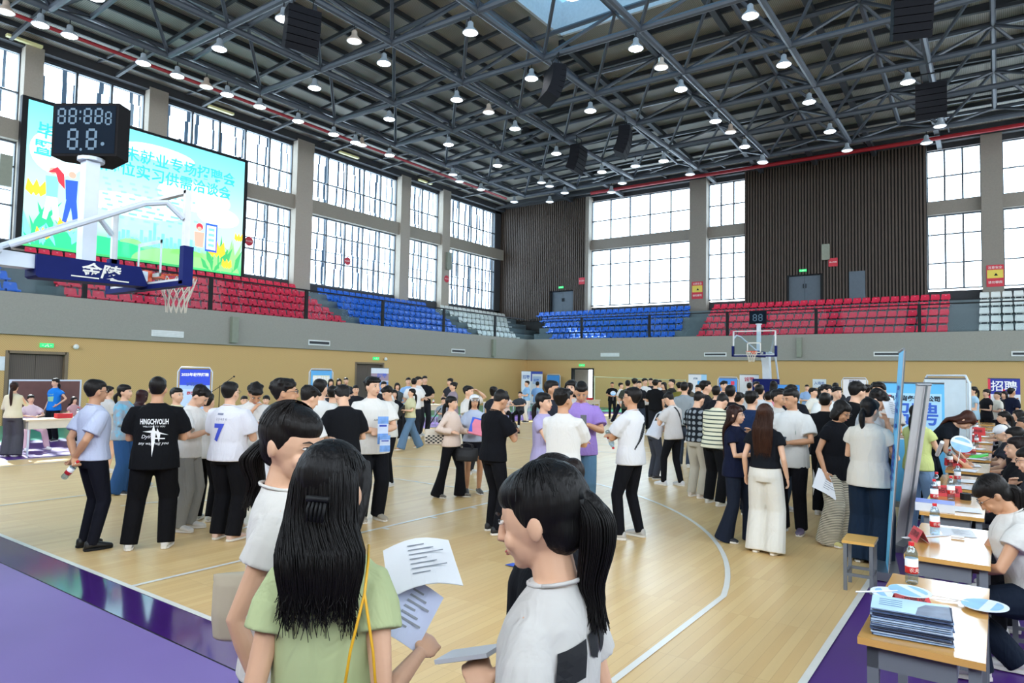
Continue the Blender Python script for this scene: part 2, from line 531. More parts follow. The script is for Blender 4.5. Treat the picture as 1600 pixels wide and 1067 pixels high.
for a, c in bb_:
    st = 1.36 if c - a > 3 else (c - a) / 2.6
    window('y', YG, a, c, 11.48, 14.3, st, [12.85])
    window('y', YG, a, c, 6.8, 10.78, st, [8.2, 9.73])
    portal(((a + c) / 2, YG - 0.3, (6.8 + 14.3) / 2), (c - a, 7.5), (0, -1, 0))
# unseen right and near walls also have window bands (the daylight that fills the court)
b = MB()
b.bb(XR, XR + 0.3, -12.5, YG + 0.3, 4.0, 6.8); b.bb(XR, XR + 0.3, -12.5, YG + 0.3, 14.3, WT)
for y in (-12.5, -4, 4, 12, 20, 28, 37): b.bb(XR, XR + 0.3, y, y + 1.6, 6.8, 14.3)
tag(b.build('wall_right_upper', m_pier), kind='structure')
b = MB()
b.bb(XG - 0.3, XR + 0.3, YN - 0.3, YN, 4.0, 6.8); b.bb(XG - 0.3, XR + 0.3, YN - 0.3, YN, 14.3, WT)
for x in (-15.6, -8, 0, 8, 16, 24, 29.1): b.bb(x, x + 1.6, YN - 0.3, YN, 6.8, 14.3)
tag(b.build('wall_front_upper', m_pier), kind='structure')
for y in (-4, 4, 12, 20, 28): portal((XR - 0.05, y - 3.2 + 0, 10.5), (6.4, 7.5), (-1, 0, 0))
for x in (-8, 0, 8, 16, 24): portal((x + 4.8, YN + 0.05, 10.5), (6.4, 7.5), (0, 1, 0))

# white fins of the facade screen outside the left windows
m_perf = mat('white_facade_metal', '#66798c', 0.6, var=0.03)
b = MB()
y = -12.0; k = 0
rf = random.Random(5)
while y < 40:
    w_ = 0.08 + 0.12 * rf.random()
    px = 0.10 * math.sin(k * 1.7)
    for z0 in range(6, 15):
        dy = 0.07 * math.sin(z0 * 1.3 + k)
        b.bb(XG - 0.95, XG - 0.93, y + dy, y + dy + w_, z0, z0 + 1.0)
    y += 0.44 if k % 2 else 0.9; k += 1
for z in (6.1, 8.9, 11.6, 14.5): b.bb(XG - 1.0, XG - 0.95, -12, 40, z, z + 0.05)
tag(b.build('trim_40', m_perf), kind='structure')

# doors ------------------------------------------------------------
m_door = wave_mat('grey_brown_door', '#574a42', '#62554b', 'Y', 6.0, 0.6, 0, (0.2, 0.8))
m_frame = mat('door_frame_brown', '#7d6a54', 0.6)
m_udoor = mat('grey_blue_door', '#4e5b66', 0.5)
m_dk = mat('door_recess_black', '#1b1d20', 0.8)
def door(n, axis, p, a0, a1, z0, z1, m, open_=False):
    o = empty('door_%d' % n, (p, (a0 + a1) / 2, z0) if axis == 'x' else ((a0 + a1) / 2, p, z0), kind='structure')
    w, h = (a1 - a0), z1 - z0
    sg = -1 if axis == 'x' else 1
    def B(mb, u0, u1, d0, d1, v0, v1):
        if axis == 'x': mb.bb(-d1, -d0, u0, u1, v0, v1)
        else: mb.bb(u0, u1, d0, d1, v0, v1)
    f = MB()
    B(f, -w / 2 - 0.07, -w / 2 + 0.03, -0.02, 0.28, 0, h + 0.07); B(f, w / 2 - 0.03, w / 2 + 0.07, -0.02, 0.28, 0, h + 0.07)
    B(f, -w / 2, w / 2, -0.02, 0.28, h - 0.02, h + 0.07)
    f.build('door_frame', m_frame if m is m_door else m_dk, o)
    if not open_:
        for s in (-1, 1):
            l = MB(); B(l, min(0, s * w / 2) + 0.002, max(0, s * w / 2) - 0.01, 0.16, 0.21, 0.01, h - 0.03)
            lf = l.build('door_leaf', m, o)
            hd = MB(); B(hd, s * 0.07 - 0.012, s * 0.07 + 0.012, 0.10, 0.16, 0.95, 1.2)
            hd.build('door_handle', m_blk, lf)
    return o
door(1, 'x', XF - 0.12, 5.3, 6.95, 0, 2.3, m_door)
door(2, 'x', XF - 0.12, 19.64, 21.42, 0, 2.3, m_door)
door(3, 'y', YF + 0.12, -5.9, -4.42, 0, 2.3, m_udoor, open_=True)
door(4, 'y', YS + 0.1, -10.61, -8.71, 6.3, 8.0, m_udoor)
door(5, 'y', YS + 0.1, 5.92, 7.74, 6.3, 8.0, m_udoor)
b = MB(); b.bb(9.24, 10.05, YS - 0.07, YS - 0.01, 6.1, 8.0)
solid(b, 'electrical_cabinet_door', m_udoor, 'grey blue steel door panel set in the dark slatted wall', 'panel')
# bright lobby behind the open back door
m_lob = mat('lobby_wall_paint', '#c9c9c6', 0.8)
b = MB()
b.bb(-8, -3, 37.4, 37.5, 0, 2.8); b.bb(-8.1, -8, YF + 0.32, 37.5, 0, 2.8); b.bb(-3, -2.9, YF + 0.32, 37.5, 0, 2.8)
b.bb(-8, -3, YF + 0.32, 37.5, 2.8, 2.86); b.bb(-8, -3, YF + 0.32, 37.5, -0.05, 0)
tag(b.build('wall_lobby', m_lob), kind='structure')
m_lt = mat('lit_window', '#ffffff', 0.6, var=0, emit='#eef6ff', estr=5)
b = MB(); b.bb(-5.05, -4.5, 37.36, 37.4, 0.2, 2.5); b.bb(-6.4, -6.1, 37.36, 37.4, 0.2, 2.5)
tag(b.build('window_60', m_lt), kind='structure')

for nm, c, d in (('wall_door_light_block_1', (XF - 0.5, 6.1, 1.2), (0.1, 2.2, 2.6)), ('wall_door_light_block_2', (XF - 0.5, 20.5, 1.2), (0.1, 2.4, 2.6))):  # unseen dark planes added behind the doors to stop light leaking in
    b = MB(); b.box(c, d); tag(b.build(nm, m_dk), kind='structure')
# ceiling: hipped deck with skylight -------------------------------
def roof_z(x, y):
    d = min(x - XG, XR - x, YG - y, y - YN)
    return 14.75 + 0.075 * max(d, 0)
m_deck = wave_mat('corrugated_roof_deck', '#858074', '#a09a8e', 'X', 5.0, 0.6, 0.25, (0.3, 0.7))
m_deck2 = wave_mat('corrugated_roof_deck_end', '#858074', '#a09a8e', 'Y', 5.0, 0.6, 0.25, (0.3, 0.7))
SKY = (1.4, 13.6, 1.0, 20.6)
b = MB()
hx, hy0, hy1 = (XG + XR) / 2, YN + (XR - XG) / 2, YG - (XR - XG) / 2
def zz(x, y): return (x, y, roof_z(x, y))
sx0, sx1, sy0, sy1 = SKY
zs = 14.75 + 0.075 * (sx0 - XG)
zk = zs
A, Bq, Cq, D = [(XG, YN, 14.75), (XR, YN, 14.75), (XR, YG, 14.75), (XG, YG, 14.75)]
a, bq, cq, d = [(sx0, sy0, zk), (sx1, sy0, zk), (sx1, sy1, zk), (sx0, sy1, zk)]
b.add([A, a, d, D], [(0, 1, 2, 3)], 1); b.add([Bq, Cq, cq, bq], [(0, 1, 2, 3)], 1)
b.add([A, Bq, bq, a], [(0, 1, 2, 3)], 0); b.add([D, d, cq, Cq], [(0, 1, 2, 3)], 0)
tag(b.build('ceiling', [m_deck, m_deck2]), kind='structure')
# a lid above stops light entering past the deck
def deckz(x, y):
    """height of the deck at a point"""
    tx0 = (x - XG) / (sx0 - XG); tx1 = (XR - x) / (XR - sx1)
    ty0 = (y - YN) / (sy0 - YN); ty1 = (YG - y) / (YG - sy1)
    return 14.75 + (zk - 14.75) * max(0, min(1, tx0, tx1, ty0, ty1))
b = MB()
b.bb(sx0, sx0 + 0.12, sy0, sy1, zk - 0.1, zk + 1.3); b.bb(sx1 - 0.12, sx1, sy0, sy1, zk - 0.1, zk + 1.3)
b.bb(sx0, sx1, sy0, sy0 + 0.12, zk - 0.1, zk + 1.3); b.bb(sx0, sx1, sy1 - 0.12, sy1, zk - 0.1, zk + 1.3)
for i in range(1, 9): b.bb(sx0, sx1, sy0 + (sy1 - sy0) * i / 9 - 0.05, sy0 + (sy1 - sy0) * i / 9 + 0.05, zk + 1.15, zk + 1.3)
m_sk = mat('white_skylight_frame', '#d7dde2', 0.5)
m_skp = mat('translucent_roof_panel', '#cfe2ea', 0.5, var=0.02)
sk = tag(b.build('window_50', m_sk), kind='structure')
m_poly, nt, bs_, L = node_mat('translucent_polycarbonate')
nt.nodes.remove(bs_)
t1 = N(nt, 'BsdfTransparent'); t1.inputs[0].default_value = (0.22, 0.31, 0.36, 1)
L.new(t1.outputs[0], nt.nodes['Material Output'].inputs[0])
b = MB(); b.bb(sx0, sx1, sy0, sy1, zk + 1.3, zk + 1.32)
b.build('pane', m_poly, sk)
portal(((sx0 + sx1) / 2, (sy0 + sy1) / 2, zk + 1.2), (sx1 - sx0, sy1 - sy0), (0, 0, -1))

# purlins and rafters (part of the deck)
m_purl = mat('dark_purlin', '#2d3034', 0.6)
b = MB()
def inreg(x, y, side):
    tx0 = (x - XG) / (sx0 - XG); tx1 = (XR - x) / (XR - sx1)
    ty0 = (y - YN) / (sy0 - YN); ty1 = (YG - y) / (YG - sy1)
    t = min(tx0, tx1, ty0, ty1)
    return t < 1 and abs(t - {'l': tx0, 'r': tx1, 'n': ty0, 'b': ty1}[side]) < 1e-9
k = 0
for i in range(1, 13):
    t = i / 13
    z = 14.75 + (zk - 14.75) * t - 0.11
    x0, x1 = XG + (sx0 - XG) * t, XR - (XR - sx1) * t
    y0, y1 = YN + (sy0 - YN) * t, YG - (YG - sy1) * t
    b.bb(x0 - 0.05, x0 + 0.05, y0, y1, z - 0.1, z + 0.1); b.bb(x1 - 0.05, x1 + 0.05, y0, y1, z - 0.1, z + 0.1)
    b.bb(x0, x1, y1 - 0.05, y1 + 0.05, z - 0.1, z + 0.1); b.bb(x0, x1, y0 - 0.05, y0 + 0.05, z - 0.1, z + 0.1)
tag(b.build('trim_30', m_purl), kind='structure')
b = MB()
for y in [-9.0 + 3.9 * i for i in range(13)]:
    for (xa, xb) in ((XG, sx0), (XR, sx1)):
        pa = (xa, y, deckz(xa, y) - 0.3); pb = (xb, y, deckz(xb, y) - 0.3)
        b.rods([pa, pb], 0.09, 4)
for x in [sx0 + (sx1 - sx0) * i / 4 for i in range(5)] + [-8.9, -5.1, 17.9, 21.7]:
    b.rods([(x, YG, 14.45), (x, max(sy1, YG - (x - XG) * 1.2 if x < sx0 else sy1), deckz(x, sy1) - 0.3)], 0.16, 4)
tag(b.build('trim_31', m_purl), kind='structure')

# space frame -------------------------------------------------------
ZBOT = 13.5
NX = [-8.94 + 3.84 * i for i in range(10)]
NY = [-5.9 + 3.9 * i for i in range(11)]
TX = [x - 1.92 for x in NX] + [NX[-1] + 1.92]
TY = [y - 1.95 for y in NY] + [NY[-1] + 1.95]
fr = empty('roof_space_frame', (8.3, 13.6, ZBOT), label='blue grey tubular steel space frame under the whole roof deck', cat='roof frame')
def topz(x, y): return min(deckz(x, y) - 0.45, 15.7)
def part(mb, name): 
    mb.v = [(x - 8.3, y - 13.6, z - ZBOT) for x, y, z in mb.v]
    return mb.build(name, m_steel, fr, smooth=False, fix=False)
for x in NX: part(MB().rods([(x, NY[0], ZBOT), (x, NY[-1], ZBOT)], 0.115, 8), 'bottom_chord')
for y in NY: part(MB().rods([(NX[0], y, ZBOT), (NX[-1], y, ZBOT)], 0.115, 8), 'bottom_chord')
for x in TX:
    part(MB().rods([(x, y, topz(x, y)) for y in TY], 0.095, 6), 'top_chord')
for y in TY:
    part(MB().rods([(x, y, topz(x, y)) for x in TX], 0.095, 6), 'top_chord')
cnt = 0
for j, y in enumerate(NY):
    for i, x in enumerate(NX):
        if j < 1 or (j < 3 and i < 4): 
            continue
        q = MB()
        q.ell((x, y, ZBOT), (0.13, 0, 0), (0, 0.13, 0), (0, 0, 0.13), 8, 6)
        for dx in (-1.92, 1.92):
            for dy in (-1.95, 1.95):
                q.rods([(x, y, ZBOT), (x + dx, y + dy, topz(x + dx, y + dy))], 0.068, 6, caps=False)
        part(q, 'diagonal_braces')
# edge struts from the outermost bottom nodes to the wall columns
q = MB()
for y in NY: q.rods([(NX[0], y, ZBOT), (NX[0] - 1.92, y, topz(NX[0] - 1.92, y))], 0.05, 6); q.rods([(NX[0] - 1.92, y, topz(NX[0] - 1.92, y)), (XC, y, 14.75)], 0.05, 6)
for x in NX: q.rods([(x, NY[-1] + 1.95, topz(x, NY[-1] + 1.95)), (x, YS, 14.8)], 0.05, 6)
e_ = part(q, 'edge_struts'); e_.data.materials[0] = m_purl
# ------------------------------------------------------------------ lettering
def text_geo(txt, size=0.2, bold=0.0, res=2):
    cu = bpy.data.curves.new('t', 'FONT'); cu.body = txt; cu.size = size
    cu.resolution_u = res; cu.offset = bold; cu.align_x = 'CENTER'; cu.align_y = 'CENTER'
    o = bpy.data.objects.new('t', cu); COL.objects.link(o)
    dg = bpy.context.evaluated_depsgraph_get()
    me = o.evaluated_get(dg).to_mesh()
    vs = [tuple(v.co) for v in me.vertices]; fs = [tuple(p.vertices) for p in me.polygons]
    o.evaluated_get(dg).to_mesh_clear()
    bpy.data.objects.remove(o); bpy.data.curves.remove(cu)
    return vs, fs
def letter(mb, txt, u, v, size, off=0.004, mi=0, sx=1.0, shear=0.0, bold=0.0, rot=0.0):
    """lettering on a panel whose front faces local -Y: u along x, v along z"""
    vs, fs = text_geo(txt, size, bold)
    c, s = math.cos(rot), math.sin(rot)
    out = []
    for x, y, _ in vs:
        x = x * sx + y * shear
        out.append((u + x * c - y * s, -off, v + x * s + y * c))
    return mb.add(out, fs, mi)
def flat(mb, pts, off, mi=0): return mb.add([(u, -off, v) for u, v in pts], [tuple(range(len(pts)))], mi)
def disc(mb, u, v, r, off, mi=0, n=20, ry=None):
    ry = ry or r
    return flat(mb, [(u + r * math.cos(2 * PI * i / n), v + ry * math.sin(2 * PI * i / n)) for i in range(n)], off, mi)
def frect(mb, u0, u1, v0, v1, off, mi=0): return flat(mb, [(u0, v0), (u1, v0), (u1, v1), (u0, v1)], off, mi)
def cmat(c, rough=0.6, emit=0): 
    return mat(('glow ' if emit else 'ink ') + c, c, rough, var=0.0 if emit else 0.03, emit=c if emit else None, estr=emit)
ORD = 'zero first second third fourth fifth sixth seventh eighth ninth tenth eleventh twelfth thirteenth fourteenth fifteenth sixteenth seventeenth eighteenth nineteenth twentieth'.split() + ['twenty-' + w for w in 'first second third fourth fifth sixth seventh eighth ninth'.split()]

# ------------------------------------------------------------------ grandstand seats
SEATM = {'red': mat('red_seat_plastic', '#d93350', 0.32, var=0.05), 'blue': mat('blue_seat_plastic', '#2668cc', 0.32, var=0.05), 'white': mat('white_seat_plastic', '#d9ddd9', 0.35, var=0.03)}
def seat_geo():
    b = MB(); n = 5
    def row(y, z, hw, cup):
        return [(-hw + 2 * hw * i / (n - 1), y - cup * abs(i - 2) / 2 * 0.5, z + cup * (abs(i - 2) / 2) ** 2) for i in range(n)]
    rows = [row(-0.21, 0.10, 0.19, 0.0), row(-0.20, 0.15, 0.2, 0.0), row(-0.05, 0.13, 0.205, 0.03), row(0.10, 0.14, 0.205, 0.03), row(0.15, 0.20, 0.2, 0.03), row(0.18, 0.34, 0.19, 0.02), row(0.20, 0.42, 0.17, 0.0), row(0.22, 0.41, 0.165, 0.0)]
    vs = [p for r in rows for p in r]; m = len(vs)
    fs = [(i * n + j, i * n + j + 1, (i + 1) * n + j + 1, (i + 1) * n + j) for i in range(len(rows) - 1) for j in range(n - 1)]
    b.add(vs, fs); b.add([(x, y + 0.02, z - 0.02) for x, y, z in vs], [f[::-1] for f in fs])
    b.bb(-0.15, -0.11, -0.05, 0.12, 0.0, 0.13); b.bb(0.11, 0.15, -0.05, 0.12, 0.0, 0.13)
    b.add([(-0.03, 0.165, 0.335), (0.03, 0.165, 0.335), (0.03, 0.172, 0.35), (-0.03, 0.172, 0.35)], [(0, 1, 2, 3)], 1)  # pale patch at the grip hole, its highlight put into the colour
    return b
seatg = seat_geo()
m_hole_highlight = mat('seat_grip_hole_highlight', '#d8d8d4', 0.5, var=0)
seat_me = {k: seatg.mesh('stadium_seat', [m, m_hole_highlight], True) for k, m in SEATM.items()}
seats = []   # (distance, colour, x, y, z, rz, label, group)
def block(side, colour, rows, phrase, gname):
    """rows: per row (a0, a1) extent along the stand"""
    for r, (a0, a1) in enumerate(rows):
        n = int((a1 - a0) / 0.46 + 0.5)
        for i in range(n):
            a = a0 + 0.23 + 0.46 * i
            x, y, rz = (LX[r], a, PI / 2) if side == 'L' else (a, BY[r], 0.0)
            seats.append((math.dist((x, y, LZ[r]), (16.05, -3, 1.9)), colour, x, y, LZ[r], rz,
                          '%s seat, %s row from the rail, %s from the left, %s' % (colour, ORD[r + 1], ORD[min(i + 1, len(ORD) - 1)], phrase), gname))
block('L', 'blue', [(-1.5, 5.95)] * 5, 'block behind hoop arm', 'blue seats left of the near hoop')
block('L', 'red', [(7.2, 19.65)] * 5, 'block under the screen', 'red seats under the big screen')
block('L', 'blue', [(20.75, 29.3), (20.8, 29.3), (20.85, 29.4), (20.9, 29.5), (21.0, 29.8)], 'block under left windows', 'blue seats on the left stand')
block('L', 'white', [(30.5, 34.8), (30.6, 35.4), (30.8, 36.4), (31.0, 37.3), (31.1, 38.3)], 'block by the corner', 'white seats by the far corner')
block('B', 'blue', [(-8.5 - 0.7 * i, 0.3) for i in range(5)], 'block on back stand', 'blue seats on the back stand')
block('B', 'red', [(1.65, 13.95)] * 5, 'block behind far hoop', 'red seats behind the far hoop')
block('B', 'white', [(15.25, 20.8)] * 5, 'block at right edge', 'white seats at the right edge')
seats = [s for s in seats if not (s[2] < -9 and s[3] < 3.4)]
seats.sort(key=lambda s: s[0])
for d, c, x, y, z, rz, lb, g in seats[:300]:
    o = bpy.data.objects.new('stadium_seat', seat_me[c]); COL.objects.link(o)
    o.location = (x, y, z); o.rotation_euler = (0, 0, rz)
    tag(o, lb, 'seat', g)
b = MB()
for d, c, x, y, z, rz, lb, g in seats[300:]:
    k = 'red blue white'.split().index(c); q, s_ = math.cos(rz), math.sin(rz)
    base = len(b.v)
    b.v += [(x + u * q - v * s_, y + u * s_ + v * q, z + w_) for u, v, w_ in seatg.v]
    b.f += [tuple(i + base for i in f) for f in seatg.f]
    b.m += [3 if m_ else k for m_ in seatg.m]
o = b.build('stadium_seats', [SEATM['red'], SEATM['blue'], SEATM['white'], m_hole_highlight], None, True, fix=False)
tag(o, 'remaining red, blue and white seats farther away on the back stands', 'seats', kind='stuff')

# glass railings ----------------------------------------------------
def railing(axis, p, stops, label):
    o = empty('glass_railing', (p, stops[0], ZB1) if axis == 'x' else (stops[0], p, ZB1), label=label, cat='railing')
    def B(mb, a0, a1, d, z0, z1):
        if axis == 'x': mb.bb(-d / 2, d / 2, a0 - stops[0], a1 - stops[0], z0, z1)
        else: mb.bb(a0 - stops[0], a1 - stops[0], -d / 2, d / 2, z0, z1)
    for a in stops[1:-1]:
        q = MB(); B(q, a - 0.07, a + 0.07, 0.1, 0, 1.33); q.build('post', m_blk, o)
    q = MB(); B(q, stops[0], stops[-1], 0.07, 1.28, 1.34); q.build('handrail', m_blk, o)
    for i in range(len(stops) - 1):
        q = MB(); u0, u1 = stops[i] + 0.08 - stops[0], stops[i + 1] - 0.08 - stops[0]
        q.add([((0, u, z) if axis == 'x' else (u, 0, z)) for u, z in ((u0, 0.05), (u1, 0.05), (u1, 1.27), (u0, 1.27))], [(0, 1, 2, 3)]); q.build('glass_panel', m_rail, o, fix=False)
    return o
railing('x', XF - 0.12, [-6.1, -1.9, 2.77, 7.42, 12.0, 16.6, 21.3, 26.0, 30.8, 34.1], 'black framed glass railing along the left balcony')
railing('y', YF + 0.12, [-9.3, -5.27, -0.7, 3.9, 8.45, 13.0, 17.6, 22.2, 24.3], 'black framed glass railing along the back balcony')

# LED screen ---------------------------------------------------------
scr = empty('led_screen', (XC + 0.12, 11.95, 6.55), PI / 2, 'huge lit video screen with pale cyan job fair poster on left wall', 'screen')
SW, SH = 9.4, 5.75
b = MB(); b.bb(-SW / 2 - 0.2, SW / 2 + 0.2, 0.02, 0.25, -0.12, SH + 0.12); b.build('screen_frame', m_blk, scr)
m_scr, nt, bs_, L = node_mat('screen_gradient')
tc = N(nt, 'TexCoord'); sp = N(nt, 'SeparateXYZ'); mr = N(nt, 'MapRange'); mr.inputs[2].default_value = SH
cr = N(nt, 'ValToRGB'); el = cr.color_ramp.elements
el[0].position = 0.0; el[0].color = (*srgb('#3fe07a'), 1); el[1].position = 0.13; el[1].color = (*srgb('#8ff5b0'), 1)
for p, c in ((0.22, '#c9fbf2'), (0.5, '#c6fbfb'), (0.75, '#9ff3fa'), (1.0, '#7fe9f8')):
    e = el.new(p); e.color = (*srgb(c), 1)
L.new(tc.outputs['Object'], sp.inputs[0]); L.new(sp.outputs[2], mr.inputs[0]); L.new(mr.outputs[0], cr.inputs[0])
L.new(cr.outputs[0], bs_.inputs['Emission Color']); bs_.inputs['Emission Strength'].default_value = 1.15; bs_.inputs['Base Color'].default_value = (0, 0, 0, 1)
b = MB(); frect(b, -SW / 2, SW / 2, 0, SH, 0.0); dsp = b.build('display', m_scr, scr, fix=False)
cols = ['#5ec9d6', '#dcfcfe', '#3aa85f', '#ffb52e', '#2a55c8', '#e0303f', '#79d8ee', '#2ccf7f', '#f6a08c', '#8ae07a']
b = MB()
rnd = random.Random(3)
for u, v, r, ry in ((-1.2, 4.9, 1.3, 0.3), (0.5, 5.0, 1.6, 0.35), (2.2, 3.4, 1.8, 0.7), (-3.6, 3.9, 1.0, 0.9), (3.4, 2.7, 1.1, 0.5), (-0.5, 2.4, 2.2, 0.5)): disc(b, u, v, r, 0.003, 1, 24, ry)
for u, v, r, ry, c in ((-2, 0.1, 2.6, 0.75, 7), (2.0, 0.1, 2.6, 0.75, 9), (0, 0.0, 2.2, 0.5, 2), (-0.6, 0.75, 0.5, 0.22, 9), (1.9, 0.6, 0.8, 0.3, 9)):
    flat(b, [(max(-SW / 2, min(SW / 2, u + r * math.cos(PI * i / 16))), v + ry * math.sin(PI * i / 16)) for i in range(17)], 0.005 + 0.0005 * c, c)
for i in range(22):
    u = -1.6 + i * 0.19; h = 0.25 + 0.5 * rnd.random()
    if 8 < i < 11: h += 0.35
    frect(b, u, u + 0.14, 0.75, 0.75 + h, 0.0045, 6)
flat(b, [(1.75, 0.9), (2.05, 0.9), (1.95, 1.3), (1.9, 1.75), (1.85, 1.3)], 0.0047, 4)
def leaf(u, v, l, a, w_, c, off):
    c0, s0 = math.cos(a), math.sin(a)
    flat(b, [(max(-SW / 2, min(SW / 2, u + x * c0 - y * s0)), max(0, v + x * s0 + y * c0)) for x, y in ((0, 0), (l * 0.35, w_), (l, 0), (l * 0.35, -w_))], off, c)
for i in range(46):
    sd = -1 if i % 2 else 1
    u = sd * (SW / 2 - 0.15 - rnd.random() * 1.7)
    leaf(u, rnd.random() * 0.5, 0.7 + rnd.random() * 1.5 * (abs(u) / 4.7) ** 2, PI / 2 + (rnd.random() - 0.5) * 1.5, 0.08 + rnd.random() * 0.1, (2, 7, 9, 6)[i % 4], 0.010 + 0.0002 * i)
for u, v, s_ in ((-4.3, 2.35, 0.34), (-3.2, 1.1, 0.28), (3.35, 1.15, 0.42), (-4.0, 0.6, 0.25), (4.5, 1.9, 0.22), (3.9, 0.5, 0.25)):
    for k in (-1, 0, 1): leaf(u + k * s_ * 0.45, v - s_, s_ * 2.0, PI / 2 - k * 0.22, s_ * 0.5, 3, 0.021 + 0.0004 * (k + 1))
# two cheering figures and a phone with a caller, in flat colours
for u, c in ((-3.75, 6), (-3.05, 4)):
    disc(b, u, 3.15, 0.14, 0.023, 8); flat(b, [(u - 0.25, 2.9), (u + 0.22, 2.95), (u + 0.2, 2.1), (u - 0.2, 2.1)], 0.0225, c)
    flat(b, [(u - 0.18, 2.1), (u + 0.2, 2.1), (u + 0.3, 1.2), (u + 0.1, 1.2), (u, 1.8), (u - 0.15, 1.15), (u - 0.3, 1.2)], 0.022, 4 if u > -3.5 else 1)
flat(b, [(-3.95, 3.05), (-3.6, 3.35), (-3.35, 3.1), (-3.3, 2.5), (-3.55, 2.75), (-3.65, 3.1)], 0.0235, 5)
frect(b, -3.9, -3.3, 3.72, 3.95, 0.023, 0)
frect(b, 2.75, 3.35, 0.95, 2.3, 0.022, 4); frect(b, 2.81, 3.29, 1.05, 2.2, 0.0225, 1)
for k in range(4): frect(b, 2.9, 3.2, 1.2 + k * 0.25, 1.33 + k * 0.25, 0.023, 6)
disc(b, 2.45, 2.05, 0.17, 0.023, 5); disc(b, 2.45, 1.95, 0.11, 0.0235, 8); flat(b, [(2.2, 1.8), (2.7, 1.8), (2.65, 1.1), (2.25, 1.1)], 0.0228, 8)
pic = b.build('poster_picture', [cmat(c, emit=1.0) for c in cols], dsp, fix=False)
b = MB()
letter(b, '毕业生离校未就业专场招聘会', -0.1, 4.62, 0.66, 0.03, 0, bold=0.012)
b.build('title_lettering', cmat('#35b3c6', emit=1.0), dsp, fix=False)
b = MB()
letter(b, '暨2026届岗位实习供需洽谈会', -0.25, 3.92, 0.65, 0.03, 0, bold=0.012)
b.build('title_lettering', cmat('#35b3c6', emit=1.0), dsp, fix=False)
for i in range(8):
    v = 3.3 - 0.22 * i; b = MB()
    for j in range(5 + (i * 7) % 4):
        u = -1.9 + j * 0.55 + 0.1 * (i % 3)
        frect(b, u, u + 0.12 + 0.3 * rnd.random(), v, v + 0.09, 0.028, 0)
    b.build('text_line', cmat('#8adbe4', emit=1.0), dsp, fix=False)
for u in (-4.6, -1.5, 1.5, 4.6):
    q = MB(); q.bb(u - 0.05, u + 0.05, 0.25, 0.6, -0.3, SH + 0.3); q.build('support_post', m_blk, scr)

# ------------------------------------------------------------------ basketball hoops
m_bball = mat('hoop_white_enamel', '#cdd7e2', 0.35, var=0.03)
m_navy = mat('navy_padding', '#141f5e', 0.6, var=0.05, spec=0.12)
m_orange = mat('orange_rim', '#e2562a', 0.4, var=0.03)
m_net = mat('white_net_cord', '#d9d2c4', 0.8)
m_acr = pane_mat('backboard_acrylic', '#e9f3f6')
m_clk = mat('clock_box_dark', '#1b191a', 0.7, spec=0.08)
m_clkf = mat('clock_face', '#0a1724', 0.6, var=0.02, spec=0.06)
m_seg = mat('unlit_segments', '#3f6076', 0.4, var=0)
SEG7 = {8: 'abcdefg'}
def digit(par, u, v, h, off, mi, w_=None):
    mb = MB(); w_ = w_ or h * 0.55; t = h * 0.12
    g = t * 0.35
    def s(u0, v0, u1, v1): frect(mb, u0, u1, v0, v1, off, mi)
    s(u + t * 0.6 + g, v + h - t, u + w_ - t * 0.6 - g, v + h); s(u + t * 0.6 + g, v + h / 2 - t / 2, u + w_ - t * 0.6 - g, v + h / 2 + t / 2); s(u + t * 0.6 + g, v, u + w_ - t * 0.6 - g, v + t)
    for uu in (u, u + w_ - t):
        s(uu, v + t / 2 + g, uu + t, v + h / 2 - g); s(uu, v + h / 2 + g, uu + t, v + h - t / 2 - g)
    mb.build('digit', m_seg, par, fix=False)
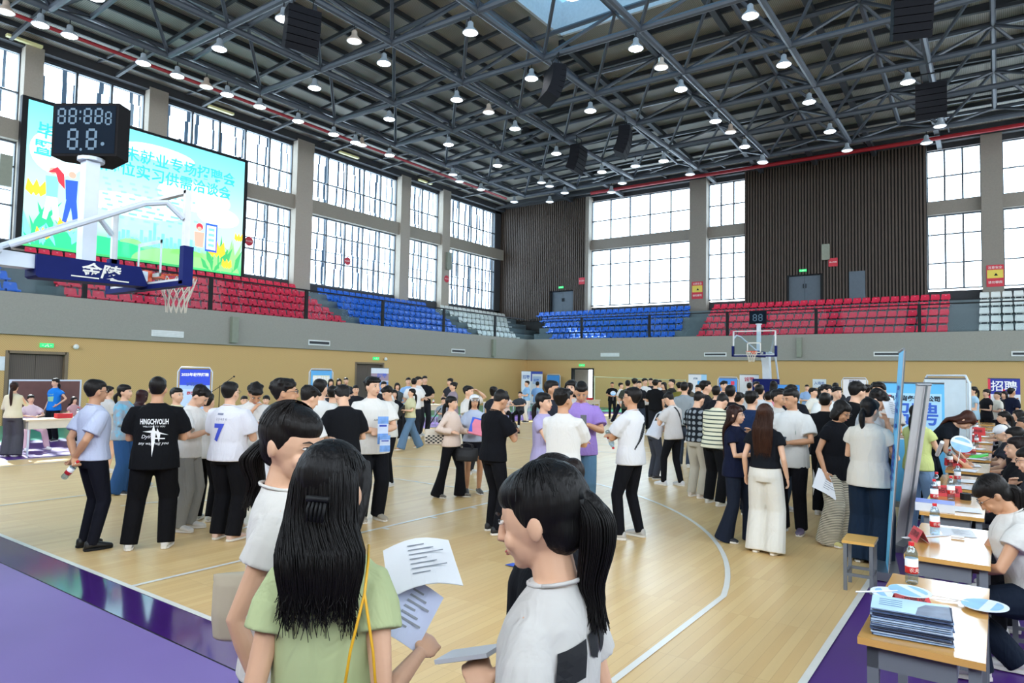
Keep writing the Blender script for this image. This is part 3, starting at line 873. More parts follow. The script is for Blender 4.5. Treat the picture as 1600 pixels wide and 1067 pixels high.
def hoop(loc, rz, label, hasname=True):
    """local frame: court side is -Y, board plane at y = 0, floor z = 0"""
    o = empty('basketball_hoop', loc, rz, label, 'basketball hoop')
    b = MB()                                                        # base and mast
    b.bb(-0.55, 0.55, 1.9, 4.1, 0.06, 0.5); base = b.build('base', m_bball, o)
    for sx in (-0.45, 0.45):
        for yy in (2.1, 3.9):
            w_ = MB(); w_.rods([(sx - 0.04, yy, 0.05), (sx + 0.04, yy, 0.05)], 0.05, 12); w_.build('wheel', m_blk, base)
    b = MB(); b.bb(-0.57, 0.57, 1.75, 1.9, 0.1, 1.9); b.build('front_padding', m_navy, o)
    b = MB()
    b.slab([(-0.15, 2.0, 0.5), (-0.15, 2.45, 0.5), (-0.15, 2.05, 2.95), (-0.15, 1.7, 2.95)], (0.3, 0, 0))
    b.build('mast', m_bball, o)
    b = MB()
    for sx in (-0.3, 0.3): b.rods([(sx, 3.5, 0.5), (sx, 2.9, 1.6), (sx, 2.2, 3.0), (sx * 0.7, 1.6, 3.08)], 0.045, 8)
    b.rods([(-0.3, 2.9, 1.6), (0.3, 2.9, 1.6)], 0.03, 6); b.rods([(-0.3, 2.2, 3.0), (0.3, 2.2, 3.0)], 0.03, 6)
    b.build('lift_arms', m_bball, o)
    b = MB(); b.slab([(-0.11, 2.35, 2.93), (-0.11, 2.35, 3.11), (-0.11, 0.05, 3.06), (-0.11, 0.05, 2.94)], (0.22, 0, 0))
    b.build('arm', m_bball, o)
    b = MB(); b.slab([(-0.15, 1.25, 2.86), (-0.15, 1.25, 3.09), (-0.15, 0.16, 3.10), (-0.15, 0.07, 2.9), (-0.15, 0.07, 2.87), (-0.15, 1.22, 2.84)], (0.3, 0, 0))
    pad = b.build('arm_padding', m_navy, o)
    if hasname:
        for sg in (1, -1):
            q = MB(); letter(q, '金陵', 0.0, 0.0, 0.17, 0.004, 0, 1.25, 0.25, 0.004)
            frect(q, -0.31, -0.02, -0.082, -0.068, 0.004); frect(q, 0.1, 0.31, -0.085, -0.071, 0.004)
            l = q.build('lettering', m_white, pad, fix=False)
            l.rotation_euler = (0, 0, -PI / 2 if sg < 0 else PI / 2); l.location = (sg * 0.151, 0.6, 2.975)
    bk = MB(); bk.add([(-0.9, 0, 2.9), (0.9, 0, 2.9), (0.9, 0, 3.95), (-0.9, 0, 3.95)], [(0, 1, 2, 3)]); bd = bk.build('backboard', m_acr, o)
    b = MB()
    for sx in (-1, 1): b.bb(sx * 0.88 - 0.025, sx * 0.88 + 0.025, -0.02, 0.05, 2.9, 3.96)
    b.bb(-0.9, 0.9, -0.02, 0.05, 3.92, 3.96); b.bb(-0.9, 0.9, -0.02, 0.05, 2.89, 2.93)
    b.build('backboard_frame', mat('backboard_frame_white', '#dcdcdc', 0.4), bd)
    b = MB()
    for z0, z1 in ((3.0, 3.045), (3.405, 3.45)): b.bb(-0.295, 0.295, -0.017, -0.0125, z0, z1)
    for x in (-0.295, 0.25): b.bb(x, x + 0.045, -0.017, -0.0125, 3.0, 3.45)
    b.build('target_square', m_white, bd)
    b = MB()
    for sx in (-1, 1): b.bb(sx * 0.9 - 0.045, sx * 0.9 + 0.045, -0.05, 0.07, 2.86, 3.3)
    b.bb(-0.94, 0.94, -0.05, 0.07, 2.84, 2.9)
    b.build('board_padding', m_navy, bd)
    b = MB(); b.rods([(0.225 * math.cos(a), -0.375 + 0.225 * math.sin(a), 3.05) for a in [2 * PI * i / 24 for i in range(25)]], 0.011, 6)
    b.bb(-0.09, 0.09, -0.16, -0.012, 3.0, 3.05); b.bb(-0.07, 0.07, -0.02, 0.06, 2.95, 3.08)
    rim = b.build('rim', m_orange, o)
    b = MB(); lv = [(0.225, 3.04), (0.2, 2.94), (0.165, 2.84), (0.13, 2.73), (0.115, 2.6)]
    for k in range(12):
        for sg in (1, -1):
            b.rods([((r) * math.cos(2 * PI * (k + sg * i * 0.5) / 12), -0.375 + r * math.sin(2 * PI * (k + sg * i * 0.5) / 12), z) for i, (r, z) in enumerate(lv)], 0.0065, 4)
    b.build('net', m_net, rim)
    b = MB()
    for sx in (-1, 1):
        b.rods([(sx * 0.3, 1.55, 3.12), (sx * 0.72, 0.42, 3.74), (sx * 0.82, 0.22, 3.78), (sx * 0.88, 0.05, 3.62)], 0.035, 8)
    b.build('struts', m_bball, o)
    # scoreboard on its post
    b = MB(); b.bb(-0.075, 0.075, 0.63, 0.78, 3.08, 4.28); b.lathe([(0.14, 4.26), (0.14, 4.3)], (0, 0.7, 0), 12)
    b.build('clock_post', m_bball, o)
    return o
def clock(loc, rz, label, s=1.0, simple=False):
    o = empty('shot_clock', loc, rz, label, 'scoreboard')
    W, Hh, D = 0.39 * s, 0.62 * s, 0.22 * s
    b = MB(); b.slab([(-W, 0, 0), (W, 0, 0), (W * 1.0, D, 0), (0, D * 2.4, 0), (-W, D, 0)], (0, 0, Hh)); b.build('case', m_clk, o)
    b = MB(); frect(b, -W + 0.03 * s, W - 0.03 * s, 0.03 * s, Hh - 0.03 * s, 0.004); f = b.build('face', m_clkf, o, fix=False)
    b = MB()
    if simple:
        digit(f, -0.22 * s, 0.12 * s, 0.34 * s, 0.008, 0); digit(f, 0.04 * s, 0.12 * s, 0.34 * s, 0.008, 0)
    else:
        for k, u in enumerate((-0.33, -0.20, -0.02, 0.11)): digit(f, u * s, 0.37 * s, 0.19 * s, 0.008, 0, 0.1 * s)
        digit(f, 0.235 * s, 0.36 * s, 0.16 * s, 0.008, 0, 0.08 * s)
        for v in (0.42, 0.5): frect(b, -0.07 * s, -0.05 * s, v * s, (v + 0.03) * s, 0.008)
        digit(f, -0.2 * s, 0.07 * s, 0.25 * s, 0.008, 0, 0.13 * s); digit(f, 0.02 * s, 0.07 * s, 0.25 * s, 0.008, 0, 0.13 * s)
        disc(b, -0.035 * s, 0.075 * s, 0.016 * s, 0.008); disc(b, 0.22 * s, 0.14 * s, 0.022 * s, 0.008)
    if not simple: b.build('display_dots', m_seg, f, fix=False)
    return o
# the hoop is turned so that its court side (-Y local) looks along +Y
h1 = hoop((7.5, 1.2, 0), PI, 'near basketball hoop with navy padded arm seen from the side')
h2 = hoop((7.5, 26.8, 0), 0, 'far basketball hoop in front of the back wall')
clock((7.5, 0.42, 4.31), math.radians(33), 'dark shot clock box with unlit digits on the near hoop')
clock((7.45, 27.5, 4.31), 0.12, 'small dark shot clock above the far hoop', 0.9, True)

# ------------------------------------------------------------------ lamps and speakers
m_glow = mat('lamp_glow', '#ffffff', 0.5, var=0, emit='#f4f8ff', estr=14)
m_dimglow = mat('lamp_faint_glow', '#dfe3e6', 0.5, var=0, emit='#e8eef2', estr=1.2)
m_shade = mat('lamp_shade_glass', '#9aa3aa', 0.3, var=0.03)
m_warm = mat('unlit_lamp_shade', '#b9a796', 0.4, var=0.05)
def lamp_proto(lit):
    o = empty('pendant_lamp')
    b = MB(); b.lathe([(0.05, 0.38), (0.09, 0.34), (0.1, 0.2), (0.13, 0.16), (0.25, 0.03), (0.26, 0.0)][::-1], n=16)
    b.build('lamp_shade', m_shade if lit else m_warm, o, True)
    b = MB(); b.ell((0, 0, 0.0), (0.235, 0, 0), (0, 0.235, 0), (0, 0, 0.04), 14, 6); b.build('bulb', m_glow if lit == 1 else m_dimglow, o, True)
    b = MB(); b.rods([(0, 0, 0.36), (0, 0, 0.68)], 0.018, 6); b.build('hanger', m_blk, o)
    return o
LAMPS = [(-5.69, 6.36, 1), (-9.6, 5.54, 1), (-8.92, 6.39, 1), (-9.48, 8.79, 1), (-8.84, 10.04, 1), (-9.38, 12.08, 1), (-5.58, 9.99, 1), (-9.29, 13.56, 1), (-2.03, 9.92, 1), (2.32, 13.67, 1), (-1.63, 13.76, 1), (-5.45, 13.68, 1), (-5.36, 17.46, 1), (-1.54, 17.48, 1), (-9.42, 15.48, 1), (-8.73, 17.45, 1), (-9.27, 18.77, 1), (-9.15, 21.02, 1), (-5.34, 21.27, 1), (-5.31, 25.05, 1), (-1.43, 21.17, 1), (6.12, 13.88, 1), (10.05, 17.48, 1), (6.28, 17.42, 1), (6.31, 21.14, 1), (2.07, 17.44, 1), (2.39, 21.28, 1), (2.17, 24.83, 1), (6.31, 24.98, 1), (6.37, 28.74, 1), (-1.68, 24.93, 1), (-1.23, 28.54, 1), (2.3, 28.7, 1), (10.06, 21.25, 1), (10.06, 25.16, 1), (10.09, 28.94, 1), (13.72, 21.46, 1), (13.45, 25.2, 1), (13.74, 29.1, 1), (17.6, 25.3, 1), (-9.0, 4.6, 0), (-8.83, 11.2, 0), (-1.17, 11.9, 0), (-8.82, 19.17, 0), (-1.14, 19.24, 0), (6.59, 19.27, 0), (6.55, 26.95, 0), (-1.05, 26.86, 0), (6.5, 32.12, 2), (14.08, 19.85, 0), (10.16, 32.33, 2), (7.22, 31.97, 2), (13.45, 32.62, 2), (14.02, 31.0, 2), (-8.39, 24.73, 2), (-8.51, 26.53, 2), (-8.87, 28.51, 2), (-5.09, 28.66, 2), (-4.67, 31.77, 2), (-4.81, 30.06, 2), (-8.12, 31.94, 2), (-7.01, 31.5, 2), (-2.66, 31.4, 2), (-0.91, 31.71, 2), (0.74, 31.14, 2), (2.72, 32.1, 2)]
protos = {}
rows_ = {}
for x, y, lit in LAMPS: rows_.setdefault(round((x + 8.94) / 3.84), []).append((y, x, lit))
for k in sorted(rows_):
    for i, (y, x, lit) in enumerate(sorted(rows_[k])):
        lb = '%s, %s roof chord from left windows, %s from front' % ({1: 'brightly lit pendant lamp', 0: 'unlit warm grey pendant lamp', 2: 'faint small pendant lamp'}[lit], ORD[k + 1], ORD[i + 1])
        if lit in protos: o = copy_tree(protos[lit])
        else: o = protos[lit] = lamp_proto(lit)
        sx_ = -8.94 + 3.84 * round((x + 8.94) / 3.84); sy_ = -5.9 + 3.9 * round((y + 5.9) / 3.9)
        if x < -8.6: x = -8.94
        elif abs(y - sy_) < 0.7: y = sy_
        elif abs(x - sx_) < 0.95: x = sx_
        else: y = sy_
        o.location = (x, y, 12.85); tag(o, lb, 'lamp', 'pendant lamps under the roof frame')
# line array speakers
m_spk = mat('speaker_black_grille', '#1a1a1e', 0.7, var=0.08, scale=30, spec=0.1)
def speaker(x, y, rz, lb, bend=0.09):
    o = empty('line_array_speaker', (x, y, 12.0), rz, lb, 'loudspeaker', 'hanging line array speakers')
    yy, a = 0.0, 0.0; z = 0.95
    for k in range(6):
        q = MB(); q.box((0, 0, -0.1), (1.0, 0.5, 0.2)); e = q.build('cabinet', m_spk, o)
        e.location = (0, yy, z); e.rotation_euler = (a, 0, 0); z -= 0.2 * math.cos(a); yy += 0.2 * math.sin(a); a += bend
    q = MB(); q.rods([(-0.3, 0, 0.95), (-0.3, 0, 1.4)], 0.015, 6); q.rods([(0.3, 0, 0.95), (0.3, 0, 1.4)], 0.015, 6); q.bb(-0.45, 0.45, -0.2, 0.2, 0.94, 0.98); q.rods([(-0.35, 0, 1.4), (0.35, 0, 1.4)], 0.03, 6)
    q.build('rigging', m_blk, o)
speaker(-1.26, 9.85, 1.2, 'large black line array speaker hanging upper left of the roof')
speaker(3.1, 17.5, 2.5, 'black curved line array speaker hanging near the skylight')
speaker(2.58, 24.3, 1.9, 'curved line array speaker catching white light, centre of the roof')
speaker(-0.4, 25.3, 1.7, 'small distant line array speaker above the blue back seats')
speaker(14.1, 26.3, 0.1, 'line array speaker with pale front above the right slatted wall')
speaker(14.15, 19.1, 0.3, 'black line array speaker cut by the top edge at right')
# red sprinkler pipe
b = MB(); b.rods([(-10.35, -8, 13.5), (-10.35, 33.0, 13.5)], 0.07, 8)
tg = b.build('sprinkler_pipe', m_red); tag(tg, 'long red pipe under the roof along the left windows', 'pipe')
b = MB(); b.rods([(-6.5, 37.5, 14.35), (25, 37.5, 14.35)], 0.11, 8)
tg = b.build('sprinkler_pipe', m_red); tag(tg, 'long red pipe under the roof along the back wall', 'pipe')
# strip lights over the left windows
m_strip = mat('strip_light_cover', '#b9b98a', 0.5, emit='#c8c890', estr=0.25)
for y0, y1, w_ in ((6.4, 7.6, 'above the screen far left'), (14.6, 15.9, 'above the right half of screen'), (22.6, 24.0, 'above the fourth window bay'), (29.2, 30.4, 'above the narrow window bay')):
    b = MB(); b.bb(-0.09, 0.09, -(y1 - y0) / 2, (y1 - y0) / 2, -0.05, 0.05)
    o = b.build('strip_light', m_strip, None, loc=(XC + 0.14, (y0 + y1) / 2, 14.5)); tag(o, 'yellowish strip light on dark upper wall ' + w_, 'strip light', 'strip lights over the windows')

# ------------------------------------------------------------------ signs, vents, notices
m_vent = mat('white_vent', '#dcdedb', 0.5); m_vd = mat('vent_slot_dark', '#33363a', 0.7)
def vent(o_loc, rz, w_, h, dark, lb):
    o = empty('air_vent', o_loc, rz, lb, 'vent', 'slot vents in the balcony front')
    b = MB(); b.bb(-w_ / 2, w_ / 2, -0.03, 0.0, -h / 2, h / 2); b.build('vent_frame', m_vent, o)
    b = MB()
    if dark: frect(b, -w_ / 2 + 0.05, w_ / 2 - 0.05, -h / 2 + 0.06, h / 2 - 0.06, 0.034)
    else:
        for k in range(3): frect(b, -w_ / 2 + 0.06, w_ / 2 - 0.06, -h / 2 + 0.05 + k * 0.06, -h / 2 + 0.06 + k * 0.06, 0.034)
    b.build('slot', m_vd if dark else mat('vent_slat_pale', '#c3c6c4', 0.5), o, fix=False)
for y, w_ in ((10.28, 'left of the hoop net'), (17.28, 'right of the hoop net'), (27.15, 'near the far corner')): vent((XF + 0.005, y, 3.18), PI / 2, 1.22, 0.24, w_ != 'left of the hoop net', 'slot vent in left balcony front ' + w_)
for x, dk, w_ in ((-3.2, 0, 'above the open door'), (3.28, 1, 'left of the far hoop'), (11.7, 1, 'behind the grey banner pole'), (17.1, 1, 'at the right frame edge')): vent((x, YF - 0.005, 3.2), 0, 1.25, 0.22, dk, 'slot vent in back balcony front ' + w_)
m_box = mat('olive_grey_box', '#878c7c', 0.6)
for loc, d, lb in (((XF + 0.1, 12.95, 3.5), (0.18, 0.28, 1.05), 'tall grey green box on left balcony front'), ((XF + 0.08, 30.45, 3.5), (0.15, 0.3, 1.05), 'thin grey box on left balcony front near the corner'), ((7.68, YF - 0.08, 3.55), (0.24, 0.14, 1.0), 'narrow grey box on back balcony front right of the hoop')):
    b = MB(); b.box((0, 0, 0), d); solid(b, 'conduit_box', m_box, lb, 'wall box', loc=loc)
m_exit = mat('exit_sign_green', '#1fae5a', 0.5, var=0, emit='#35e07a', estr=0.9)
def exit_sign(loc, rz, lb):
    o = empty('exit_sign', loc, rz, lb, 'exit sign', 'green exit signs over the doors')
    b = MB(); b.bb(-0.2, 0.2, -0.03, 0, -0.07, 0.07); b.build('panel', m_exit, o)
    b = MB(); disc(b, 0.02, 0.035, 0.016, 0.034); flat(b, [(-0.03, 0.015), (0.04, 0.015), (0.07, -0.05), (0.04, -0.05), (0.01, -0.01), (-0.05, -0.05), (-0.07, -0.04)], 0.034)
    for s_ in (-1, 1): flat(b, [(s_ * 0.1, 0.02), (s_ * 0.16, 0.0), (s_ * 0.1, -0.02)], 0.034)
    b.build('running_figure', m_white, o, fix=False)
exit_sign((XF - 0.1, 6.35, 2.57), PI / 2, 'green exit sign above the left wooden doors')
exit_sign((XF - 0.1, 20.9, 2.57), PI / 2, 'green exit sign above the second left wall doors')
exit_sign((-5.2, YF + 0.1, 2.55), 0, 'green exit sign above the open back door')
exit_sign((-9.67, YS - 0.02, 8.25), 0, 'green exit sign over the upper corner door')
exit_sign((6.8, YS - 0.02, 8.25), 0, 'green exit sign over the upper middle door')
m_ball = mat('white_sensor', '#e4e4e0', 0.4)
for loc, lb in (((XF - 0.02, 7.2, 2.56), 'round white sensor right of the left exit sign'), ((XF - 0.02, 21.5, 2.56), 'round white sensor beside the second exit sign')):
    b = MB(); b.ell((0, 0, 0), (0.09, 0, 0), (0, 0.09, 0), (0, 0, 0.09), 12, 8); solid(b, 'wall_sensor', m_ball, lb, 'sensor', smooth=True, loc=loc)
m_sred = mat('sign_red', '#c22034', 0.5, var=0.02); m_syel = mat('sign_yellow', '#d8c24a', 0.5, var=0.02)
def redround(loc, rz, lb, square=False):
    o = empty('no_smoking_sign', loc, rz, lb, 'sign', 'round red signs')
    b = MB()
    if square: b.bb(-0.24, 0.24, -0.02, 0, -0.24, 0.24)
    else: b.slab([(0.24 * math.cos(2 * PI * i / 20), 0, 0.24 * math.sin(2 * PI * i / 20)) for i in range(20)], (0, -0.02, 0))
    b.build('sign_plate', m_sred, o)
    b = MB(); letter(b, '禁止吸烟', 0, 0, 0.1, 0.024); b.build('lettering', m_white, o, fix=False)
redround((XG + 0.055, 17.4, 8.48), PI / 2, 'round red sign just right of the big screen')
redround((XG + 0.055, 23.92, 8.41), PI / 2, 'round red sign on the wide left window')
redround((XC + 0.002, 32.3, 8.37), PI / 2, 'round red sign on the last narrow pier')
redround((-7.95, YS - 0.04, 8.6), 0, 'red sign at edge of corner slat wall', True)
redround((8.42, YS - 0.04, 8.6), 0, 'square red sign on the middle slat wall', True)
def notice(x, z, lb, extra=False):
    o = empty('safety_notice', (x, YS - 0.06, z), 0, lb, 'notice', 'red and yellow notices on the piers')
    b = MB(); b.bb(-0.36, 0.36, -0.015, 0, -0.55, 0.55); b.build('sign_plate', m_sred, o)
    b = MB(); frect(b, -0.33, 0.33, -0.12, 0.3, 0.018); b.build('yellow_panel', m_syel, o, fix=False)
    b = MB(); letter(b, '注意安全', 0, 0.41, 0.15, 0.02); letter(b, '请勿攀爬', 0, -0.34, 0.15, 0.02); b.build('lettering', m_white, o, fix=False)
    b = MB(); flat(b, [(-0.05, 0.0), (0.12, 0.0), (0.03, 0.14)], 0.021); b.build('black_symbol', m_blk, o, fix=False)
notice(0.48, 7.45, 'red and yellow notice on the pier above the blue seats')
notice(15.93, 7.3, 'red and yellow notice on the right pier above white seats')
b = MB(); b.bb(-0.2, 0.2, -0.2, 0, -0.45, 0.45); solid(b, 'wall_speaker', m_box, 'tall grey box speaker on the middle slat wall', 'speaker', loc=(8.05, YS - 0.02, 9.2))
b = MB(); b.bb(-0.1, 0.1, -0.2, 0.2, -0.6, 0.6); solid(b, 'wall_speaker', m_box, 'tall grey box speaker on the last narrow pier', 'speaker', loc=(XC + 0.12, 32.35, 9.6))
b = MB(); b.bb(-0.1, 0.1, -0.2, 0.2, -0.6, 0.6); solid(b, 'wall_speaker', m_box, 'tall grey box speaker on the pier left of the screen', 'speaker', loc=(XC + 0.12, 6.6, 9.3))
def paper_sign(loc, rz, lb, txt):
    o = empty('paper_sign', loc, rz, lb, 'sign')
    b = MB(); b.bb(-0.32, 0.32, -0.008, 0, -0.22, 0.22); b.build('sheet', mat('paper_white', '#e3e6ea', 0.7), o)
    b = MB(); letter(b, txt, 0, 0, 0.17, 0.012, bold=0.003); b.build('lettering', cmat('#35579c'), o, fix=False)
paper_sign((8.6, YF + 0.1, 1.72), 0, 'white paper sign on the ochre wall right of the hoop', '入场处')
paper_sign((XF - 0.1, 4.9, 1.95), PI / 2, 'white paper sign left of the wooden doors', '出口')
# ------------------------------------------------------------------ people
def remesh(mb, voxel, smooth=2, name='m', mats=None):
    me = mb.mesh('tmp', mats or [m_blk])
    o = bpy.data.objects.new('tmp', me); COL.objects.link(o)
    md = o.modifiers.new('r', 'REMESH'); md.mode = 'VOXEL'; md.voxel_size = voxel; md.use_smooth_shade = True
    if smooth:
        sm = o.modifiers.new('s', 'SMOOTH'); sm.factor = 0.5; sm.iterations = smooth
    dg = bpy.context.evaluated_depsgraph_get()
    out = bpy.data.meshes.new_from_object(o.evaluated_get(dg))
    out.name = name
    out.polygons.foreach_set('use_smooth', [True] * len(out.polygons))
    bpy.data.objects.remove(o); bpy.data.meshes.remove(me)
    return out
def cloth(c, kind='plain', rough=0.85):
    nm = 'cloth %s %s' % (kind, c if isinstance(c, str) else '/'.join(c))
    if nm in MATS: return MATS[nm]
    m, nt, b, L = node_mat(nm)
    c0 = c if isinstance(c, str) else c[0]
    k0 = srgb(c0)
    if min(k0) > 0.5: k0 = tuple(v * 0.88 for v in k0)
    b.inputs['Base Color'].default_value = (*k0, 1); b.inputs['Roughness'].default_value = rough
    b.inputs['Specular IOR Level'].default_value = 0.12
    tc = N(nt, 'TexCoord'); no = N(nt, 'TexNoise'); no.inputs['Scale'].default_value = 7.0; no.inputs['Detail'].default_value = 3; no.inputs['Distortion'].default_value = 1.2
    mp = N(nt, 'Mapping'); mp.inputs['Scale'].default_value = (1.3, 1.3, 0.55); mp.inputs['Rotation'].default_value = (0.3, 0.4, 0)
    bp = N(nt, 'Bump'); bp.inputs['Strength'].default_value = 0.55; bp.inputs['Distance'].default_value = 0.035
    L.new(tc.outputs['Object'], mp.inputs[0]); L.new(mp.outputs[0], no.inputs['Vector']); L.new(no.outputs['Fac'], bp.inputs['Height']); L.new(bp.outputs[0], b.inputs['Normal'])
    if kind in ('stripe', 'plaid', 'mottle', 'pin'):
        if kind == 'mottle':
            n2 = N(nt, 'TexNoise'); n2.inputs['Scale'].default_value = 9; f = n2.outputs['Fac']; L.new(tc.outputs['Object'], n2.inputs['Vector'])
        else:
            w = N(nt, 'TexWave', wave_type='BANDS', bands_direction='Z'); w.inputs['Scale'].default_value = {'stripe': 5.2, 'plaid': 3.6, 'pin': 17.0}[kind]
            L.new(tc.outputs['Object'], w.inputs['Vector']); f = w.outputs['Fac']
            if kind == 'plaid':
                w2 = N(nt, 'TexWave', wave_type='BANDS', bands_direction='X'); w2.inputs['Scale'].default_value = 3.6; L.new(tc.outputs['Object'], w2.inputs['Vector'])
                ml = N(nt, 'Math', operation='MULTIPLY'); L.new(f, ml.inputs[0]); L.new(w2.outputs['Fac'], ml.inputs[1]); f = ml.outputs[0]
        cr = N(nt, 'ValToRGB'); e = cr.color_ramp.elements
        lo, hi = {'stripe': (0.16, 0.2), 'plaid': (0.2, 0.4), 'pin': (0.25, 0.35), 'mottle': (0.45, 0.58)}[kind]
        e[0].position = lo; e[1].position = hi; e[0].color = (*srgb(c[1]), 1); e[1].color = (*srgb(c[0]), 1)
        L.new(f, cr.inputs[0]); L.new(cr.outputs[0], b.inputs['Base Color'])
    return m
def hair_mat(c):
    nm = 'hair ' + c
    if nm in MATS: return MATS[nm]
    m, nt, b, L = node_mat(nm)
    b.inputs['Roughness'].default_value = 0.5; b.inputs['Specular IOR Level'].default_value = 0.22
    tc = N(nt, 'TexCoord'); mp = N(nt, 'Mapping'); mp.inputs['Scale'].default_value = (90, 90, 6); no = N(nt, 'TexNoise'); no.inputs['Scale'].default_value = 1.0; no.inputs['Detail'].default_value = 2
    bp = N(nt, 'Bump'); bp.inputs['Strength'].default_value = 0.5; bp.inputs['Distance'].default_value = 0.01
    cr = N(nt, 'ValToRGB'); k = srgb(c); cr.color_ramp.elements[0].color = (*[v * 0.6 for v in k], 1); cr.color_ramp.elements[1].color = (*[v * 1.5 for v in k], 1)
    L.new(tc.outputs['Object'], mp.inputs[0]); L.new(mp.outputs[0], no.inputs['Vector']); L.new(no.outputs['Fac'], bp.inputs['Height']); L.new(bp.outputs[0], b.inputs['Normal'])
    L.new(no.outputs['Fac'], cr.inputs[0]); L.new(cr.outputs[0], b.inputs['Base Color'])
    return m
SKIN = {'l': mat('skin_light', '#d9ab8d', 0.5, var=0.04, scale=12), 'm': mat('skin_tan', '#c4926f', 0.5, var=0.04, scale=12), 'd': mat('skin_dark_tan', '#b07f5f', 0.5, var=0.04, scale=12)}  # skin tones from light to dark
m_eye = mat('dark_eye', '#1a1210', 0.2, var=0); m_lip = mat('lips', '#b5605a', 0.4, var=0); m_brow = mat('eyebrow', '#2a1d18', 0.8, var=0)
m_eyew = mat('eye_white', '#e9e4de', 0.3, var=0); m_glas = mat('glasses_rim', '#3a3436', 0.3, 0.5, var=0); m_sole = mat('shoe_sole', '#dedad2', 0.7)

def smooth_path(P, k=4):
    P = [Vector(p) for p in P]; out = []
    for i in range(len(P) - 1):
        a, b, c, d = P[max(i - 1, 0)], P[i], P[i + 1], P[min(i + 2, len(P) - 1)]
        for j in range(k):
            t = j / k
            out.append(0.5 * ((2 * b) + (c - a) * t + (2 * a - 5 * b + 4 * c - d) * t * t + (3 * b - a - 3 * c + d) * t ** 3))
    return out + [P[-1]]
def ik(A, B, l1, l2, pole):
    A, B = Vector(A), Vector(B); d = B - A; L_ = d.length
    if L_ > (l1 + l2) * 0.998: B = A + d * ((l1 + l2) * 0.998 / L_); d = B - A; L_ = d.length
    a = (l1 * l1 - l2 * l2 + L_ * L_) / (2 * L_); h = math.sqrt(max(l1 * l1 - a * a, 0))
    dn = d.normalized(); p = Vector(pole); p = p - dn * p.dot(dn)
    if p.length < 1e-5: p = Vector((0, 1, 0)) - dn * dn.y
    return A + dn * a + p.normalized() * h, B
ARM = {  # wrist target and elbow pole, for the +X arm, torso coordinates of a 1.7 m figure
    'down': ((0.235, -0.04, 0.87), (0.3, 1, 0)), 'front': ((0.10, -0.27, 1.12), (0.7, 0.5, -0.8)), 'phone': ((0.07, -0.27, 1.2), (0.8, 0.3, -0.8)),
    'fold': ((-0.07, -0.2, 1.16), (0.9, -0.2, -0.6)), 'behind': ((0.0, 0.17, 0.93), (1, 0.5, 0)), 'table': ((0.10, -0.36, 1.16), (1, 0.2, -0.5)),
    'chin': ((0.04, -0.17, 1.36), (0.6, -0.5, -1)), 'out': ((0.12, -0.4, 1.15), (0.7, 0.3, -1)), 'hip': ((0.2, -0.1, 1.0), (1, 0.5, 0)), 'belly': ((0.03, -0.2, 1.08), (1, 0.2, -0.5)),
    'up': ((0.12, -0.15, 1.6), (1, -0.3, -0.3)), 'point': ((0.2, -0.5, 1.25), (0.5, 0.3, -1)), 'bag': ((0.2, -0.12, 1.12), (0.7, 0.8, -0.4)), 'back': ((0.25, 0.15, 0.9), (0.2, 1, 0))}
def hand(b, W, d, n, s, curl=0.5, side=1):
    """palm, four unequal fingers and a thumb; d = forearm direction, n = palm normal"""
    d = Vector(d).normalized(); n = Vector(n); n = (n - d * n.dot(d)).normalized(); t = d.cross(n).normalized() * side
    pc = W + d * 0.048 * s
    b.ell(pc, t * 0.041 * s, n * 0.017 * s, d * 0.056 * s, 10, 7)
    for i, (o_, l) in enumerate(((-0.031, 0.066), (-0.010, 0.078), (0.011, 0.073), (0.031, 0.056))):
        p0 = W + d * 0.085 * s + t * o_ * s
        a1 = curl * 0.75; a2 = curl * 1.7; a3 = curl * 2.3
        p1 = p0 + (d * math.cos(a1) + n * math.sin(a1)) * l * 0.45 * s
        p2 = p1 + (d * math.cos(a2) + n * math.sin(a2)) * l * 0.32 * s
        p3 = p2 + (d * math.cos(a3) + n * math.sin(a3)) * l * 0.25 * s
        b.rods([p0 - d * 0.015 * s, p0, p1, p2, p3], [0.0095 * s, 0.0098 * s, 0.009 * s, 0.0082 * s, 0.006 * s], 7)
    q0 = W + d * 0.025 * s - t * 0.03 * s
    q1 = q0 + (d * 0.6 - t * 0.75 + n * 0.3 * (0.3 + curl)).normalized() * 0.042 * s
    q2 = q1 + (d * 0.9 - t * 0.2 + n * (0.2 + curl)).normalized() * 0.034 * s
    b.rods([q0, q1, q2], [0.014 * s, 0.0105 * s, 0.0075 * s], 7)

